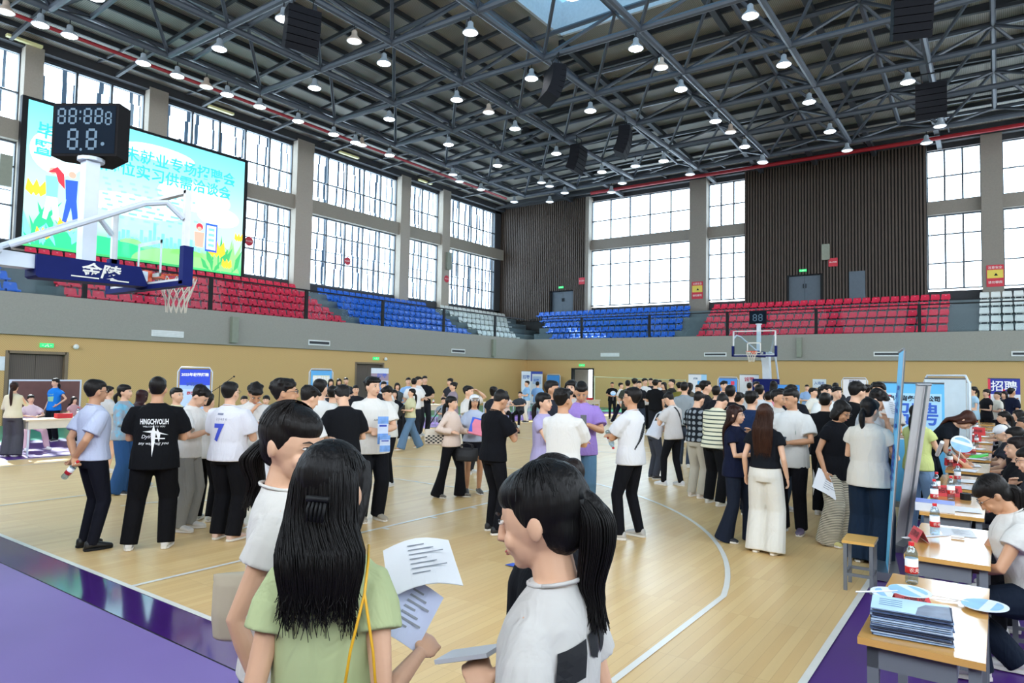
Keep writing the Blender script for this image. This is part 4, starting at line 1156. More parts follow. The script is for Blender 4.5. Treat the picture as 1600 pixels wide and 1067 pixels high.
def person(loc, rz, H, label, sex='m', w=1.0, pose='stand', lean=0, side=0, head=(0, 0), arms=('down', 'down'), wear=('tee', '#e8e6e2'), pants=('slim', '#17181c'),
           shoes='#d8d6d2', hair=('short', '#15110f'), skin='l', vox=0.012, face=False, glasses=False, feet=None, group=None, curl=0.5, tail=0.35, extra=None, hem=None, tilt=0, neck=0.0, strands=0):
    s = H / 1.7; f = sex == 'f'
    root = empty('person', loc, rz, label, 'person', group)
    sh = (0.158 if f else 0.178) * w
    hz = (0.93 if pose != 'sit' else 0.54) * s
    if pose == 'sit': hz = 0.56
    RL = Matrix.Rotation(math.radians(lean), 3, 'X') @ Matrix.Rotation(math.radians(side), 3, 'Y')
    def U(x, y, z): return RL @ Vector((x * s, y * s, (z - 0.93) * s)) + Vector((0, 0, hz))
    def UD(v): return RL @ Vector(v)
    RH = Matrix.Rotation(math.radians(head[1]), 3, 'Z') @ Matrix.Rotation(math.radians(head[0]), 3, 'X') @ Matrix.Rotation(math.radians(tilt), 3, 'Y')
    NP = U(0, 0.0, 1.47) + UD((0, -neck * s, 0))
    def Hd(x, y, z): return NP + RL @ (RH @ Vector((x * s, y * s, (z - 1.47) * s)))
    def HD(v): return RL @ (RH @ (Vector(v) * s))
    bw = w
    # ---- skeleton
    S, E, W_ = {}, {}, {}
    for k, sg in ((0, 1), (1, -1)):
        a = arms[k] if isinstance(arms, tuple) and len(arms) == 2 else arms
        tgt, pole = ARM[a] if isinstance(a, str) else a
        S[k] = U(sg * (sh - 0.012), 0.008, 1.362)
        E[k], W_[k] = ik(S[k], U(tgt[0] * sg, tgt[1], tgt[2]), 0.285 * s, 0.245 * s, UD((pole[0] * sg, pole[1], pole[2])))
    ft = feet or {'stand': ((0.105, 0.0), (-0.105, 0.02)), 'wide': ((0.17, 0.0), (-0.17, 0.03)), 'walk': ((0.07, -0.33), (-0.07, 0.36)), 'sit': ((0.12, -0.42), (-0.12, -0.34))}[pose]
    hip, kn, an = {}, {}, {}
    for k, sg in ((0, 1), (1, -1)):
        hip[k] = Vector((sg * 0.088 * s * (1 + (w - 1) * 0.6), 0, hz - 0.03 * s))
        z_ = 0.09 * s if not (pose == 'walk' and k == 1) else 0.15 * s
        kn[k], an[k] = ik(hip[k], Vector((ft[k][0] * s, ft[k][1] * s, z_)), 0.425 * s, 0.405 * s, (sg * 0.12, -1, 0.2 if pose != 'sit' else 0.9))
    # ---- body: one continuous surface
    b = MB()
    hw = 0.072 if f else 0.076
    b.ell(Hd(0, 0.004, 1.598), HD((hw, 0, 0)), HD((0, 0.094, 0)), HD((0, 0, 0.102)), 16, 12)
    b.ell(Hd(0, -0.030, 1.548), HD((0.056 if f else 0.061, 0, 0)), HD((0, 0.058, 0)), HD((0, 0.008, 0.066)), 14, 10)
    b.ell(Hd(0, -0.062, 1.500), HD((0.026, 0, 0)), HD((0, 0.024, 0)), HD((0, 0, 0.018)), 10, 8)
    b.rods([Hd(0, -0.086, 1.608), Hd(0, -0.098, 1.58), Hd(0, -0.106, 1.560), Hd(0, -0.086, 1.552)], [0.009 * s, 0.011 * s, 0.0145 * s, 0.010 * s], 8)
    for sg in (1, -1):
        b.ell(Hd(sg * (hw + 0.004), 0.012, 1.578), HD((0.010, 0.004, 0)), HD((0, 0.018, 0)), HD((0, 0.004, 0.031)), 8, 6)
        b.ell(Hd(sg * 0.034, -0.066, 1.553), HD((0.022, 0, 0)), HD((0, 0.02, 0)), HD((0, 0, 0.024)), 8, 6)
    b.ell(Hd(0, -0.088, 1.527), HD((0.022, 0, 0)), HD((0, 0.010, 0)), HD((0, 0, 0.010)), 8, 6)
    b.rods([U(0, 0.018, 1.38), U(0, 0.012, 1.45), Hd(0, 0.008, 1.50), Hd(0, 0.01, 1.56)], [0.068 * s, 0.052 * s * (1 if f else 1.1), 0.049 * s * (1 if f else 1.12), 0.05 * s], 12)
    secs = ((0.86, 0.15, 0.105, 0.0), (0.94, 0.165, 0.118, 0.005), (1.06, 0.13 if f else 0.145, 0.098, 0.0), (1.2, 0.145 if f else 0.16, 0.112, -0.005), (1.32, 0.150, 0.106, 0.0), (1.385, 0.125, 0.085, 0.01), (1.45, 0.07, 0.06, 0.012))
    b.loft([(U(0, y, z), UD((rx * s * bw, 0, 0)), UD((0, ry * s * (1 + (bw - 1) * 1.2), 0))) for z, rx, ry, y in secs], 18)
    at = (0.82 if f else 1.0) * (1 + (w - 1) * 0.7)
    for k, sg in ((0, 1), (1, -1)):
        b.rods([U(sg * 0.08, 0.005, 1.385), S[k], S[k].lerp(E[k], 0.35), E[k], E[k].lerp(W_[k], 0.3), W_[k]], [0.044 * s * at, 0.052 * s * at, 0.047 * s * at, 0.038 * s * at, 0.040 * s * at, 0.026 * s * at], 10)
        fd = (W_[k] - E[k]).normalized()
        nn = UD((-sg, 0.2, 0.0)) if abs(fd.z) > 0.6 else UD((-sg * 0.5, 0.1, -0.6))
        hand(b, W_[k], fd, nn, s * (0.94 if f else 1.03), curl, sg)
        lt = 1 + (w - 1) * 0.7
        b.rods([hip[k], hip[k].lerp(kn[k], 0.4), kn[k], kn[k].lerp(an[k], 0.3), an[k]], [0.085 * s * lt, 0.078 * s * lt, 0.054 * s * lt, 0.055 * s * lt, 0.036 * s], 10)
        b.rods([an[k], an[k] + Vector((0, -0.02, -0.03)) * s, an[k] + Vector((sg * 0.01, -0.13 * s, -0.05 * s))], [0.036 * s, 0.036 * s, 0.02 * s], 8)
    me = remesh(b, vox, 2, 'body', [SKIN[skin]])
    me.materials.clear(); me.materials.append(SKIN[skin])
    bo = bpy.data.objects.new('body', me); COL.objects.link(bo); bo.parent = root
    def part(mb, name, m, v=None, sm=3, parent=None):
        me = remesh(mb, v or vox * 1.15, sm, name)
        me.materials.clear(); me.materials.append(m)
        o = bpy.data.objects.new(name, me); COL.objects.link(o); o.parent = parent or root
        return o
    out = {'root': root, 'Hd': Hd, 'HD': HD, 'U': U, 'UD': UD, 'W': W_, 'E': E, 'S': S, 's': s}
    # ---- trousers, skirt or shorts
    kind, pc = pants[0], pants[1]
    pm = cloth(pc) if not (isinstance(pants, tuple) and len(pants) > 2) else cloth(pc, pants[2])
    b = MB()
    wb = bw * (1.06 if f else 1.0)
    if kind != 'dress':
        b.loft([(Vector((0, 0.004, hz + dz * s)), Vector((rx * s * wb, 0, 0)), Vector((0, ry * s * wb, 0))) for dz, rx, ry in ((-0.11, 0.155, 0.11), (-0.05, 0.18, 0.128), (0.03, 0.172, 0.125), (0.09, 0.155, 0.116))], 16)
        R = {'slim': (0.098, 0.088, 0.066, 0.06, 0.052), 'straight': (0.102, 0.096, 0.08, 0.077, 0.072), 'wide': (0.105, 0.108, 0.105, 0.115, 0.125), 'flare': (0.098, 0.09, 0.074, 0.085, 0.115), 'shorts': (0.105, 0.105, 0.1, 0, 0), 'skirt': (0.1, 0.1, 0.1, 0, 0)}[kind]
        lt = 1 + (w - 1) * 0.8
        for k in (0, 1):
            if kind in ('shorts', 'skirt'):
                b.rods([hip[k], hip[k].lerp(kn[k], 0.45), hip[k].lerp(kn[k], 0.6)], [R[0] * s * lt, R[1] * s * lt, R[2] * s * lt], 12)
            else:
                e = an[k] + Vector((0, 0, (-0.035 if kind in ('slim', 'straight') else -0.065) * s))
                b.rods([hip[k], hip[k].lerp(kn[k], 0.4), kn[k], kn[k].lerp(e, 0.45), e], [R[0] * s * lt, R[1] * s * lt, R[2] * s * lt, R[3] * s * lt, R[4] * s * lt], 12)
        part(b, 'skirt' if kind == 'skirt' else 'shorts' if kind == 'shorts' else 'trousers', pm)
    # ---- shirt
    tk, tcol = wear[0], wear[1]
    tm = cloth(tcol, wear[2]) if len(wear) > 2 else cloth(tcol)
    hemz = hem if hem is not None else {'tee': 0.84, 'long': 0.84, 'shirt': 0.90, 'jacket': 0.82, 'crop': 0.93, 'dress': 0.55}[tk]
    if pose == 'sit': hemz = max(hemz, 0.86)
    b = MB(); lo = 1.10 if not f else 1.04
    ex = 0.018 if tk != 'jacket' else 0.035
    ss = [(hemz, 0.192 if hemz < 0.93 else 0.175, 0.146, 0.0), (0.95, 0.182, 0.138, 0.0), (1.06, 0.152 if f else 0.165, 0.118, 0.0), (1.2, 0.158 if f else 0.172, 0.128, -0.004), (1.32, 0.167, 0.125, 0.0), (1.375, 0.154, 0.107, 0.006), (1.415, 0.112, 0.083, 0.011), (1.438, 0.074, 0.066, 0.013), (1.452, 0.060, 0.060, 0.014)]
    if tk == 'dress': ss[0] = (hemz, 0.24, 0.2, 0.0); ss.insert(1, (0.8, 0.2, 0.16, 0))
    if tk == 'crop' or hemz > 0.95: ss = [q for q in ss if q[0] >= hemz]
    b.loft([(U(0, y, z), UD(((rx * bw + ex * 0.6) * s, 0, 0)), UD((0, (ry * (1 + (bw - 1) * 1.2) + ex * 0.5) * s, 0))) for z, rx, ry, y in ss], 20)
    for k, sg in ((0, 1), (1, -1)):
        r0, r1 = 0.068 * s * at + ex * 0.3, 0.074 * s * at + ex * 0.5
        if f and tk in ('tee', 'crop', 'dress'): r1 *= 0.95
        if tk in ('long', 'jacket'):
            b.rods([U(sg * 0.075, 0.004, 1.368), S[k], E[k], E[k].lerp(W_[k], 0.5), E[k].lerp(W_[k], 0.96)], [r0 * 0.8, r0 * 0.95, r0 * 0.9, r0 * 0.85, r0 * 0.72], 12)
        else:
            q = 0.45 if (f and tk != 'shirt') else 0.74
            b.rods([U(sg * 0.075, 0.004, 1.368), S[k] + UD((-0.008 * sg, 0, -0.008)), S[k].lerp(E[k], q * 0.5), S[k].lerp(E[k], q)], [r0 * 0.80, r0 * 0.93, r1, r1 * 1.05], 12)
    to = part(b, {'tee': 't_shirt', 'long': 'long_sleeve_top', 'shirt': 'shirt', 'jacket': 'jacket', 'crop': 't_shirt', 'dress': 'dress'}[tk], tm)
    out['top'] = to
    if tk in ('shirt', 'tee') and face:
        q = MB(); q.rods([U(0.066 * math.cos(a), 0.013 + 0.064 * math.sin(a), 1.452 - 0.012 * math.sin(-a)) for a in [2 * PI * i / 16 for i in range(17)]], 0.005 * s, 6); q.build('collar', tm, to, True, fix=False)
    # ---- shoes
    sm_ = mat('shoe ' + shoes, shoes, 0.55)
    for k, sg in ((0, 1), (1, -1)):
        A = an[k]; z0 = A.z - 0.085 * s; yaw_ = sg * 0.14
        c_, s_ = math.cos(yaw_), math.sin(yaw_)
        def q(x, y, z): return (A.x + (x * c_ - y * s_) * s, A.y + (x * s_ + y * c_) * s, z0 + z * s)
        b = MB()
        b.loft([(q(0, y, 0.008 + h / 2), Vector((wd * c_, wd * s_, 0)) * s, (0, 0, h / 2 * s)) for y, wd, h in ((0.065, 0.02, 0.05), (0.055, 0.034, 0.085), (0.02, 0.038, 0.095), (-0.04, 0.041, 0.085), (-0.10, 0.047, 0.062), (-0.15, 0.046, 0.048), (-0.185, 0.032, 0.036), (-0.195, 0.012, 0.024))], 12)
        so = b.build('shoe', sm_, root, True, fix=False)
        b = MB(); b.slab([q(x, y, 0) for x, y in ((0.02, 0.07), (-0.02, 0.07), (-0.04, 0.03), (-0.048, -0.10), (-0.035, -0.18), (0, -0.2), (0.035, -0.18), (0.048, -0.10), (0.04, 0.03))], (0, 0, 0.022 * s))
        b.build('shoe_sole', m_sole if shoes != '#141416' else m_blk, so)
    # ---- hair
    hk, hc = hair; hm = hair_mat(hc)
    b = MB(); up_ = 0.024
    b.ell(Hd(0, 0.029, 1.598 + up_), HD((0.085 if hk != 'short' else 0.081, 0, 0)), HD((0, 0.098, 0)), HD((0, 0.012, 0.096)), 18, 12)
    if hk in ('short', 'tousled', 'bowl'): b.ell(Hd(0, 0.042, 1.585), HD((0.07, 0, 0)), HD((0, 0.058, 0)), HD((0, 0, 0.066)), 14, 10)
    else: b.ell(Hd(0, 0.046, 1.575), HD((0.072, 0, 0)), HD((0, 0.06, 0)), HD((0, 0, 0.078)), 14, 10)
    if hk in ('short', 'tousled', 'bowl'):
        b.ell(Hd(0, -0.003, 1.663), HD((0.073, 0, 0)), HD((0, 0.084, 0)), HD((0, 0.008, 0.052)), 16, 10)
        if hk != 'short':
            rr = random.Random(int(loc[0] * 91) + int(loc[1] * 37))
            for i in range(16):
                a = rr.random() * 2 * PI; t = rr.random() * 0.8
                b.ell(Hd(0.085 * math.cos(a) * math.cos(t), 0.02 + 0.095 * math.sin(a) * math.cos(t), 1.625 + 0.095 * math.sin(t)), HD((0.024, 0, 0)), HD((0, 0.024, 0)), HD((0, 0, 0.02)), 7, 5)
            for x in (-0.045, -0.016, 0.016, 0.045): b.ell(Hd(x, -0.072, 1.662), HD((0.02, 0, 0)), HD((0, 0.014, 0)), HD((0, 0, 0.022)), 7, 5)
    elif hk in ('pony', 'bun', 'lowpony'):
        b.ell(Hd(0, -0.002, 1.656), HD((0.075, 0, 0)), HD((0, 0.088, 0)), HD((0, 0.012, 0.058)), 16, 10)
        hz_ = 1.62 if hk == 'pony' else 1.56 if hk == 'lowpony' else 1.66
        if hk == 'bun': b.ell(Hd(0, 0.11, hz_), HD((0.045, 0, 0)), HD((0, 0.04, 0)), HD((0, 0, 0.045)), 10, 8)
        else:
            e = Hd(0, 0.112, hz_); d0 = UD((0, 0.034, 0.0)) * s
            pts = [Hd(0, 0.08, hz_), e, e + d0 + Vector((0, 0, -0.04 * s)), e + d0 * 1.1 + Vector((0, 0, -0.45 * tail)), e + d0 * 0.7 + Vector((0, 0, -0.8 * tail)), e + d0 * 1.0 + Vector((0, 0, -tail))]
            rad = [0.020, 0.022, 0.032, 0.033, 0.024, 0.005]; k = 4
            b.rods(smooth_path(pts, k), [rad[min(i // k, 4)] + (rad[min(i // k, 4) + 1] - rad[min(i // k, 4)]) * ((i % k) / k if i < 5 * k else 1) for i in range(5 * k + 1)], 10); out['tail'] = pts
    elif hk in ('long', 'bob'):
        zl = 1.47 if hk == 'bob' else 1.60 - tail
        b.ell(Hd(0, -0.002, 1.655), HD((0.076, 0, 0)), HD((0, 0.088, 0)), HD((0, 0.010, 0.058)), 16, 10)
        for sg in (1, -1):
            b.rods([Hd(sg * 0.055, -0.045, 1.665), Hd(sg * 0.075, -0.035, 1.61), Hd(sg * 0.079, -0.015, 1.55), Hd(sg * 0.078, 0.005, 1.49)], [0.02 * s, 0.017 * s, 0.017 * s, 0.012 * s], 8)
        if hk == 'long':
            n = 6; L2 = []
            for i in range(n + 1):
                t = i / n; z = 1.60 - (1.60 - zl) * t
                if z > 1.46: p = Hd(0, 0.04 + 0.03 * t, z); ax = HD((0.09 + 0.012 * t, 0, 0)); ay = HD((0, 0.065 - 0.02 * t, 0))
                else: p = U(0, 0.115 * (0.9 + 0.1 * bw), z) ; ax = UD((0.100 * (1 - 0.2 * max(0, t - 0.6) / 0.4), 0, 0)); ay = UD((0, 0.034 * (1 - 0.6 * max(0, t - 0.7) / 0.3), 0))
                L2.append((p, ax, ay))
                if i == 0: L2 = [(Hd(0, 0.035, 1.68), HD((0.05, 0, 0)), HD((0, 0.05, 0))), (Hd(0, 0.035, 1.645), HD((0.078, 0, 0)), HD((0, 0.074, 0))), (p, HD((0.086, 0, 0)), HD((0, 0.072, 0)))]
            b.loft(L2, 14); out['back'] = L2
        else:
            b.loft([(Hd(0, 0.03, 1.6), HD((0.09, 0, 0)), HD((0, 0.08, 0))), (Hd(0, 0.035, 1.53), HD((0.098, 0, 0)), HD((0, 0.075, 0))), (Hd(0, 0.03, 1.47), HD((0.094, 0, 0)), HD((0, 0.065, 0)))], 14)
    ho = part(b, 'hair', hm, min(vox * 1.1, 0.014), 2)
    out['hair'] = ho
    if hk == 'cap' or extra == 'cap':
        cm = cloth('#e8e8ea'); q = MB()
        q.ell(Hd(0, 0.012, 1.64), HD((0.096, 0, 0)), HD((0, 0.112, 0)), HD((0, 0, 0.08)), 14, 8); co = q.build('cap', cm, root, True)
        q = MB(); q.ell(Hd(0, -0.12, 1.65), HD((0.07, 0, 0)), HD((0, 0.075, -0.02)), HD((0, 0, 0.008)), 12, 6); q.build('cap_peak', cm, co, True)
    # ---- face
    if face:
        q = MB()
        for sg in (1, -1): q.ell(Hd(sg * 0.031, -0.083, 1.598), HD((0.0135, 0, 0)), HD((0, 0.007, 0)), HD((0, 0, 0.0052)), 10, 6)
        q.build('eyes', m_eyew, bo, True, fix=False)
        q = MB()
        for sg in (1, -1):
            q.ell(Hd(sg * 0.031, -0.0885, 1.598), HD((0.0055, 0, 0)), HD((0, 0.0035, 0)), HD((0, 0, 0.0052)), 8, 6)
            q.rods([Hd(sg * 0.018, -0.0885, 1.6015), Hd(sg * 0.031, -0.0905, 1.6045), Hd(sg * 0.045, -0.0825, 1.601)], 0.0016 * s, 5)
        q.build('pupils', m_eye, bo, True, fix=False)
        q = MB()
        for sg in (1, -1): q.rods([Hd(sg * 0.016, -0.0915, 1.615), Hd(sg * 0.032, -0.0915, 1.6205), Hd(sg * 0.048, -0.081, 1.616)], [0.0024 * s, 0.0032 * s, 0.0015 * s], 6)
        q.build('eyebrows', m_brow, bo, True, fix=False)
        q = MB(); q.ell(Hd(0, -0.0955, 1.5285), HD((0.019, 0, 0)), HD((0, 0.005, 0)), HD((0, 0, 0.0038)), 10, 6); q.ell(Hd(0, -0.0945, 1.5225), HD((0.016, 0, 0)), HD((0, 0.005, 0)), HD((0, 0, 0.0042)), 10, 6)
        q.build('lips', m_lip, bo, True, fix=False)
    if glasses:
        q = MB()
        for sg in (1, -1):
            q.rods([Hd(sg * 0.032 + 0.021 * math.cos(a), -0.1, 1.598 + 0.017 * math.sin(a)) for a in [2 * PI * i / 12 for i in range(13)]], 0.0016 * s, 5)
            q.rods([Hd(sg * 0.053, -0.1, 1.603), Hd(sg * 0.083, -0.06, 1.603), Hd(sg * 0.086, 0.01, 1.592)], 0.0016 * s, 5)
        q.rods([Hd(-0.011, -0.102, 1.6), Hd(0.011, -0.102, 1.6)], 0.0016 * s, 5)
        q.build('glasses', m_glas, root, fix=False)
    if strands:
        q = MB(); rr = random.Random(strands)
        if 'back' in out:
            secs_ = out['back']
            for i in range(strands):
                a = PI * (0.02 + 0.96 * rr.random()); k0 = rr.random() * 0.10; jit = (rr.random() - 0.5) * 0.5; end = 0.86 + 0.2 * rr.random()
                pts = []
                for t in range(7):
                    u = min(t / 6 * end, 1.0); j = u * (len(secs_) - 1); i0 = min(int(j), len(secs_) - 2); fr_ = j - i0
                    c = secs_[i0][0].lerp(secs_[i0 + 1][0], fr_); ax = secs_[i0][1].lerp(secs_[i0 + 1][1], fr_); ay = secs_[i0][2].lerp(secs_[i0 + 1][2], fr_)
                    aa = a + jit * u; g = 1.02 + k0
                    pts.append(c + (ax * math.cos(aa) + ay * math.sin(aa)) * g)
                pts.append(pts[-1] + Vector(((rr.random() - 0.5) * 0.03, (rr.random() - 0.5) * 0.02, -0.02 - 0.05 * rr.random() ** 2)))
                pts = smooth_path(pts, 2); q.rods(pts, [0.002 - 0.0013 * (i / len(pts)) ** 2 for i in range(len(pts))], 4, caps=False)
        if 'tail' in out:
            tp = out['tail']
            for i in range(strands):
                a = rr.random() * 2 * PI; r = 0.6 + 0.5 * rr.random(); pts = []
                for t, (p, ra) in enumerate(zip(tp, (0.022, 0.026, 0.036, 0.036, 0.028, 0.02))):
                    pts.append(p + Vector((math.cos(a) * ra * r, math.sin(a) * ra * r, 0.0)))
                pts.append(pts[-1] + Vector(((rr.random() - 0.5) * 0.03, (rr.random() - 0.5) * 0.03, -0.03 - 0.03 * rr.random())))
                pts = smooth_path(pts, 3); q.rods(pts, [0.0019 - 0.0013 * (i / len(pts)) ** 2 for i in range(len(pts))], 4, caps=False)
        # combed strands over the crown
        for i in range(strands):
            a = rr.random() * 2 * PI; t0 = 0.15 + rr.random() * 1.2; pts = []
            for t in range(5):
                ph = 0.05 + t0 * t / 4 + 0.05
                pts.append(Hd(0.0885 * math.cos(a) * math.sin(ph), 0.022 + 0.105 * math.sin(a) * math.sin(ph), 1.622 + 0.101 * math.cos(ph)))
            if math.sin(a) > -0.55: q.rods(pts, 0.0014, 4, caps=False)
        q.build('hair_strands', hm, ho, True, fix=False)
    return out
def on_surface(o, pts, d, eps=0.005):
    """drop points onto a garment along the direction d (both in the person's frame)"""
    from mathutils.bvhtree import BVHTree
    me = o.data
    bv = BVHTree.FromPolygons([v.co.copy() for v in me.vertices], [tuple(p.vertices) for p in me.polygons])
    d = Vector(d).normalized(); res = []
    for p in pts:
        h = bv.ray_cast(Vector(p) - d * 0.6, d)
        res.append(tuple((h[0] - d * eps) if h[0] is not None else Vector(p)))
    return res
def print_on(P, mb, m, back=True, name='print'):
    """flat artwork (u, -, v) pressed on the back or front of the garment; u runs to the viewer's right"""
    import bmesh
    me = mb.mesh('t', [m_blk]); bm = bmesh.new(); bm.from_mesh(me)
    bmesh.ops.triangulate(bm, faces=bm.faces)
    for _ in range(3):
        es = [e for e in bm.edges if e.calc_length() > 0.02]
        if es: bmesh.ops.subdivide_edges(bm, edges=es, cuts=1); bmesh.ops.triangulate(bm, faces=bm.faces)
    bm.verts.index_update()
    mb.v = [tuple(v.co) for v in bm.verts]; mb.f = [tuple(v.index for v in f.verts) for f in bm.faces]; mb.m = [0] * len(mb.f)
    bm.free(); bpy.data.meshes.remove(me)
    pts = []
    for u, _, v in mb.v:
        q = P['U'](-u if back else u, 0, v); pts.append(q)
    d = P['UD']((0, -1 if back else 1, 0))
    mb.v = on_surface(P['top'], pts, d)
    return mb.build(name, m, P['top'], fix=False)
# ------------------------------------------------------------------ everyone in the hall
P_shirt = person((8.31, 0.32, 0), math.radians(-178), 1.743, 'man in pale blue short sleeved shirt, hands clasped behind his back', arms=('behind', 'behind'), wear=('shirt', '#b9c0d6'), pants=('slim', '#15161f'), shoes='#141416', glasses=True, face=True, w=1.03, head=(4, 0), skin='m', curl=0.9, vox=0.0086)
P_cross = person((8.80, 0.72, 0), math.radians(-125), 1.781, 'broad man in black t-shirt with white cross print, back to viewer', arms=('front', 'front'), wear=('tee', '#101114'), pants=('straight', '#101013'), feet=((0.2, 0.0), (-0.13, 0.0)), w=1.16, head=(6, -6), hem=0.8, skin='m', vox=0.0087)
P_grey = person((8.25, 1.38, 0), math.radians(123), 1.704, 'man in white t-shirt and grey trousers looking down at phone', arms=('phone', 'phone'), wear=('tee', '#e8e6e2'), pants=('straight', '#8b8a86'), shoes='#d8d4cc', head=(34, 0), lean=6, hair=('bowl', '#15110f'), face=True, hem=0.86, vox=0.0097)
P_seven = person((9.03, 1.42, 0), math.radians(-160), 1.739, 'heavy man in white t-shirt with blue number seven on back', arms=('front', 'front'), wear=('tee', '#e4e3ea'), pants=('straight', '#131317'), shoes='#d9b9a8', w=1.2, glasses=True, face=True, hem=0.86, vox=0.0092)
person((7.94, 1.80, 0), math.radians(-151), 1.580, 'person in black trousers mostly hidden behind the number seven man', arms=('front', 'front'), wear=('tee', '#e8e6e2'), pants=('straight', '#131317'), shoes='#c9ccc8', vox=0.0103)
person((8.41, 2.13, 0), math.radians(64), 1.745, 'man in white t-shirt facing viewer, head bowed over clasped hands', arms=('phone', 'chin'), wear=('tee', '#e2e0dc'), pants=('straight', '#1b1a1a'), head=(42, 0), hair=('tousled', '#15110f'), lean=4, skin='m', vox=0.0103, face=True)
P_strip = person((10.86, 0.80, 0), math.radians(138), 1.805, 'man in white top with black shoulder stripes and glasses, looking right', arms=('front', 'down'), wear=('long', '#dcdad6'), pants=('straight', '#1c2230'), hair=('tousled', '#15110f'), glasses=True, face=True, w=1.05, skin='m', vox=0.0075)
person((10.01, 1.68, 0), math.radians(170), 1.719, 'man in white t-shirt behind the striped shoulder man, head bowed', arms=('front', 'front'), wear=('tee', '#e6e4e1'), pants=('straight', '#50524f'), head=(25, 0), hair=('tousled', '#15110f'), w=1.05, vox=0.0087)
person((8.93, 2.74, 0), math.radians(-141), 1.772, 'slim man in loose white t-shirt seen from behind, blue poster beyond', arms=('down', 'down'), wear=('tee', '#e3e2de'), pants=('straight', '#7f8078'), head=(5, -20), vox=0.0105)
person((7.95, 3.77, 0), math.radians(-150), 1.663, 'person in loose beige shirt between white and black t-shirts', arms=('front', 'front'), wear=('shirt', '#b7b39f'), pants=('straight', '#b3ab98'), vox=0.0122)
person((9.89, 2.33, 0), math.radians(-116), 1.741, 'person in black t-shirt with bowed head, left of central man', arms=('front', 'front'), wear=('tee', '#141519'), pants=('straight', '#141519'), head=(38, 0), lean=6, hair=('bowl', '#15110f'), hem=0.8, vox=0.0095)
P_broch = person((9.49, 3.12, 0), math.radians(73), 1.817, 'stocky man in white t-shirt holding blue brochures, centre left', arms=('belly', 'belly'), wear=('tee', '#e9e6e0'), pants=('straight', '#14151a'), shoes='#a59a88', w=1.17, face=True, hair=('tousled', '#15110f'), hem=0.8, head=(2, 12), vox=0.0105)
P_tab = person((7.72, 5.14, 0), math.radians(-2), 1.653, 'young man in printed white t-shirt glancing at dark tablet', arms=('out', 'front'), wear=('tee', '#dddad2'), pants=('slim', '#15161a'), shoes='#d8d8d8', head=(22, 0), face=True, hair=('bowl', '#15110f'), vox=0.0137)
P_walk = person((4.37, 9.15, 0), math.radians(-18), 1.497, 'woman in cream shirt and blue jeans striding left with black folder', sex='f', pose='walk', arms=('front', 'belly'), wear=('shirt', '#c7c39c'), pants=('wide', '#5d7893'), shoes='#b08a68', hair=('lowpony', '#15110f'), face=True, tail=0.3, head=(-8, 0), vox=0.02)
P_pink = person((9.20, 5.03, 0), math.radians(102), 1.532, 'woman in pale pink jacket with long ponytail carrying black bag', sex='f', arms=('front', 'bag'), wear=('jacket', '#d8c2b3'), pants=('flare', '#141418'), shoes='#6b655c', hair=('lowpony', '#15110f'), tail=0.62, face=True, feet=((0.14, -0.12), (-0.14, 0.18)), hem=0.86, vox=0.0126)
person((9.25, 5.52, 0), math.radians(47), 1.547, 'woman in white cap and glasses wearing pale blue shirt and shorts', sex='f', arms=('front', 'belly'), wear=('shirt', '#b4bdd0'), pants=('shorts', '#1a1b22'), shoes='#4c4a46', hair=('long', '#15110f'), tail=0.2, glasses=True, face=True, skin='m', vox=0.013, extra='cap')
person((7.82, 7.13, 0), math.radians(99), 1.650, 'man with raised arm behind the white cap woman', arms=('up', 'front'), wear=('tee', '#dcd6cf'), pants=('straight', '#2b2c31'), hair=('tousled', '#15110f'), vox=0.0156, face=True)
P_phone = person((11.09, 3.59, 0), math.radians(165), 1.702, 'man in black t-shirt and black trousers reading phone, centre', arms=('phone', 'phone'), wear=('tee', '#101116'), pants=('slim', '#121318'), shoes='#1d1c1e', head=(36, 0), lean=3, face=True, feet=((0.1, -0.05), (-0.13, 0.03)), hem=0.85, skin='m', vox=0.0099)
person((7.61, 8.21, 0), math.radians(-173), 1.628, 'person with black hair bun behind the black t-shirt man', sex='f', arms=('front', 'front'), wear=('tee', '#22242c'), hair=('bun', '#15110f'), vox=0.0168)
P_lav = person((11.54, 4.01, 0), math.radians(91), 1.664, 'woman in lavender dress with braided hair, arms folded', sex='f', arms=('fold', 'fold'), wear=('dress', '#a9a1c6'), pants=('dress', '#a9a1c6'), hair=('lowpony', '#15110f'), tail=0.28, face=True, skin='l', shoes='#d8d6d2', vox=0.01)
person((12.31, 3.19, 0), math.radians(-171), 1.743, 'man in fitted white t-shirt with back to viewer, arms folded', arms=('fold', 'fold'), wear=('tee', '#e4e1dc'), pants=('straight', '#17181c'), hair=('tousled', '#15110f'), w=1.02, head=(0, -25), skin='m', hem=0.9, vox=0.0086)
P_purp = person((11.61, 4.78, 0), math.radians(32), 1.807, 'tall man in lilac purple t-shirt and jeans looking at phone', arms=('phone', 'down'), wear=('tee', '#9a7fc4'), pants=('straight', '#5b7f9b'), head=(30, 0), face=True, w=1.08, skin='m', hem=0.82, vox=0.0107)
person((10.83, 5.33, 0), math.radians(102), 1.801, 'man with short hair behind the white t-shirt man, facing right', arms=('front', 'down'), wear=('tee', '#2a2d36'), skin='m', vox=0.0117, face=True)
person((10.84, 5.83, 0), math.radians(16), 1.813, 'woman with dark bob hair behind the purple t-shirt man', sex='f', arms=('down', 'down'), wear=('tee', '#c9c6c2'), hair=('bob', '#15110f'), face=True, vox=0.0122)
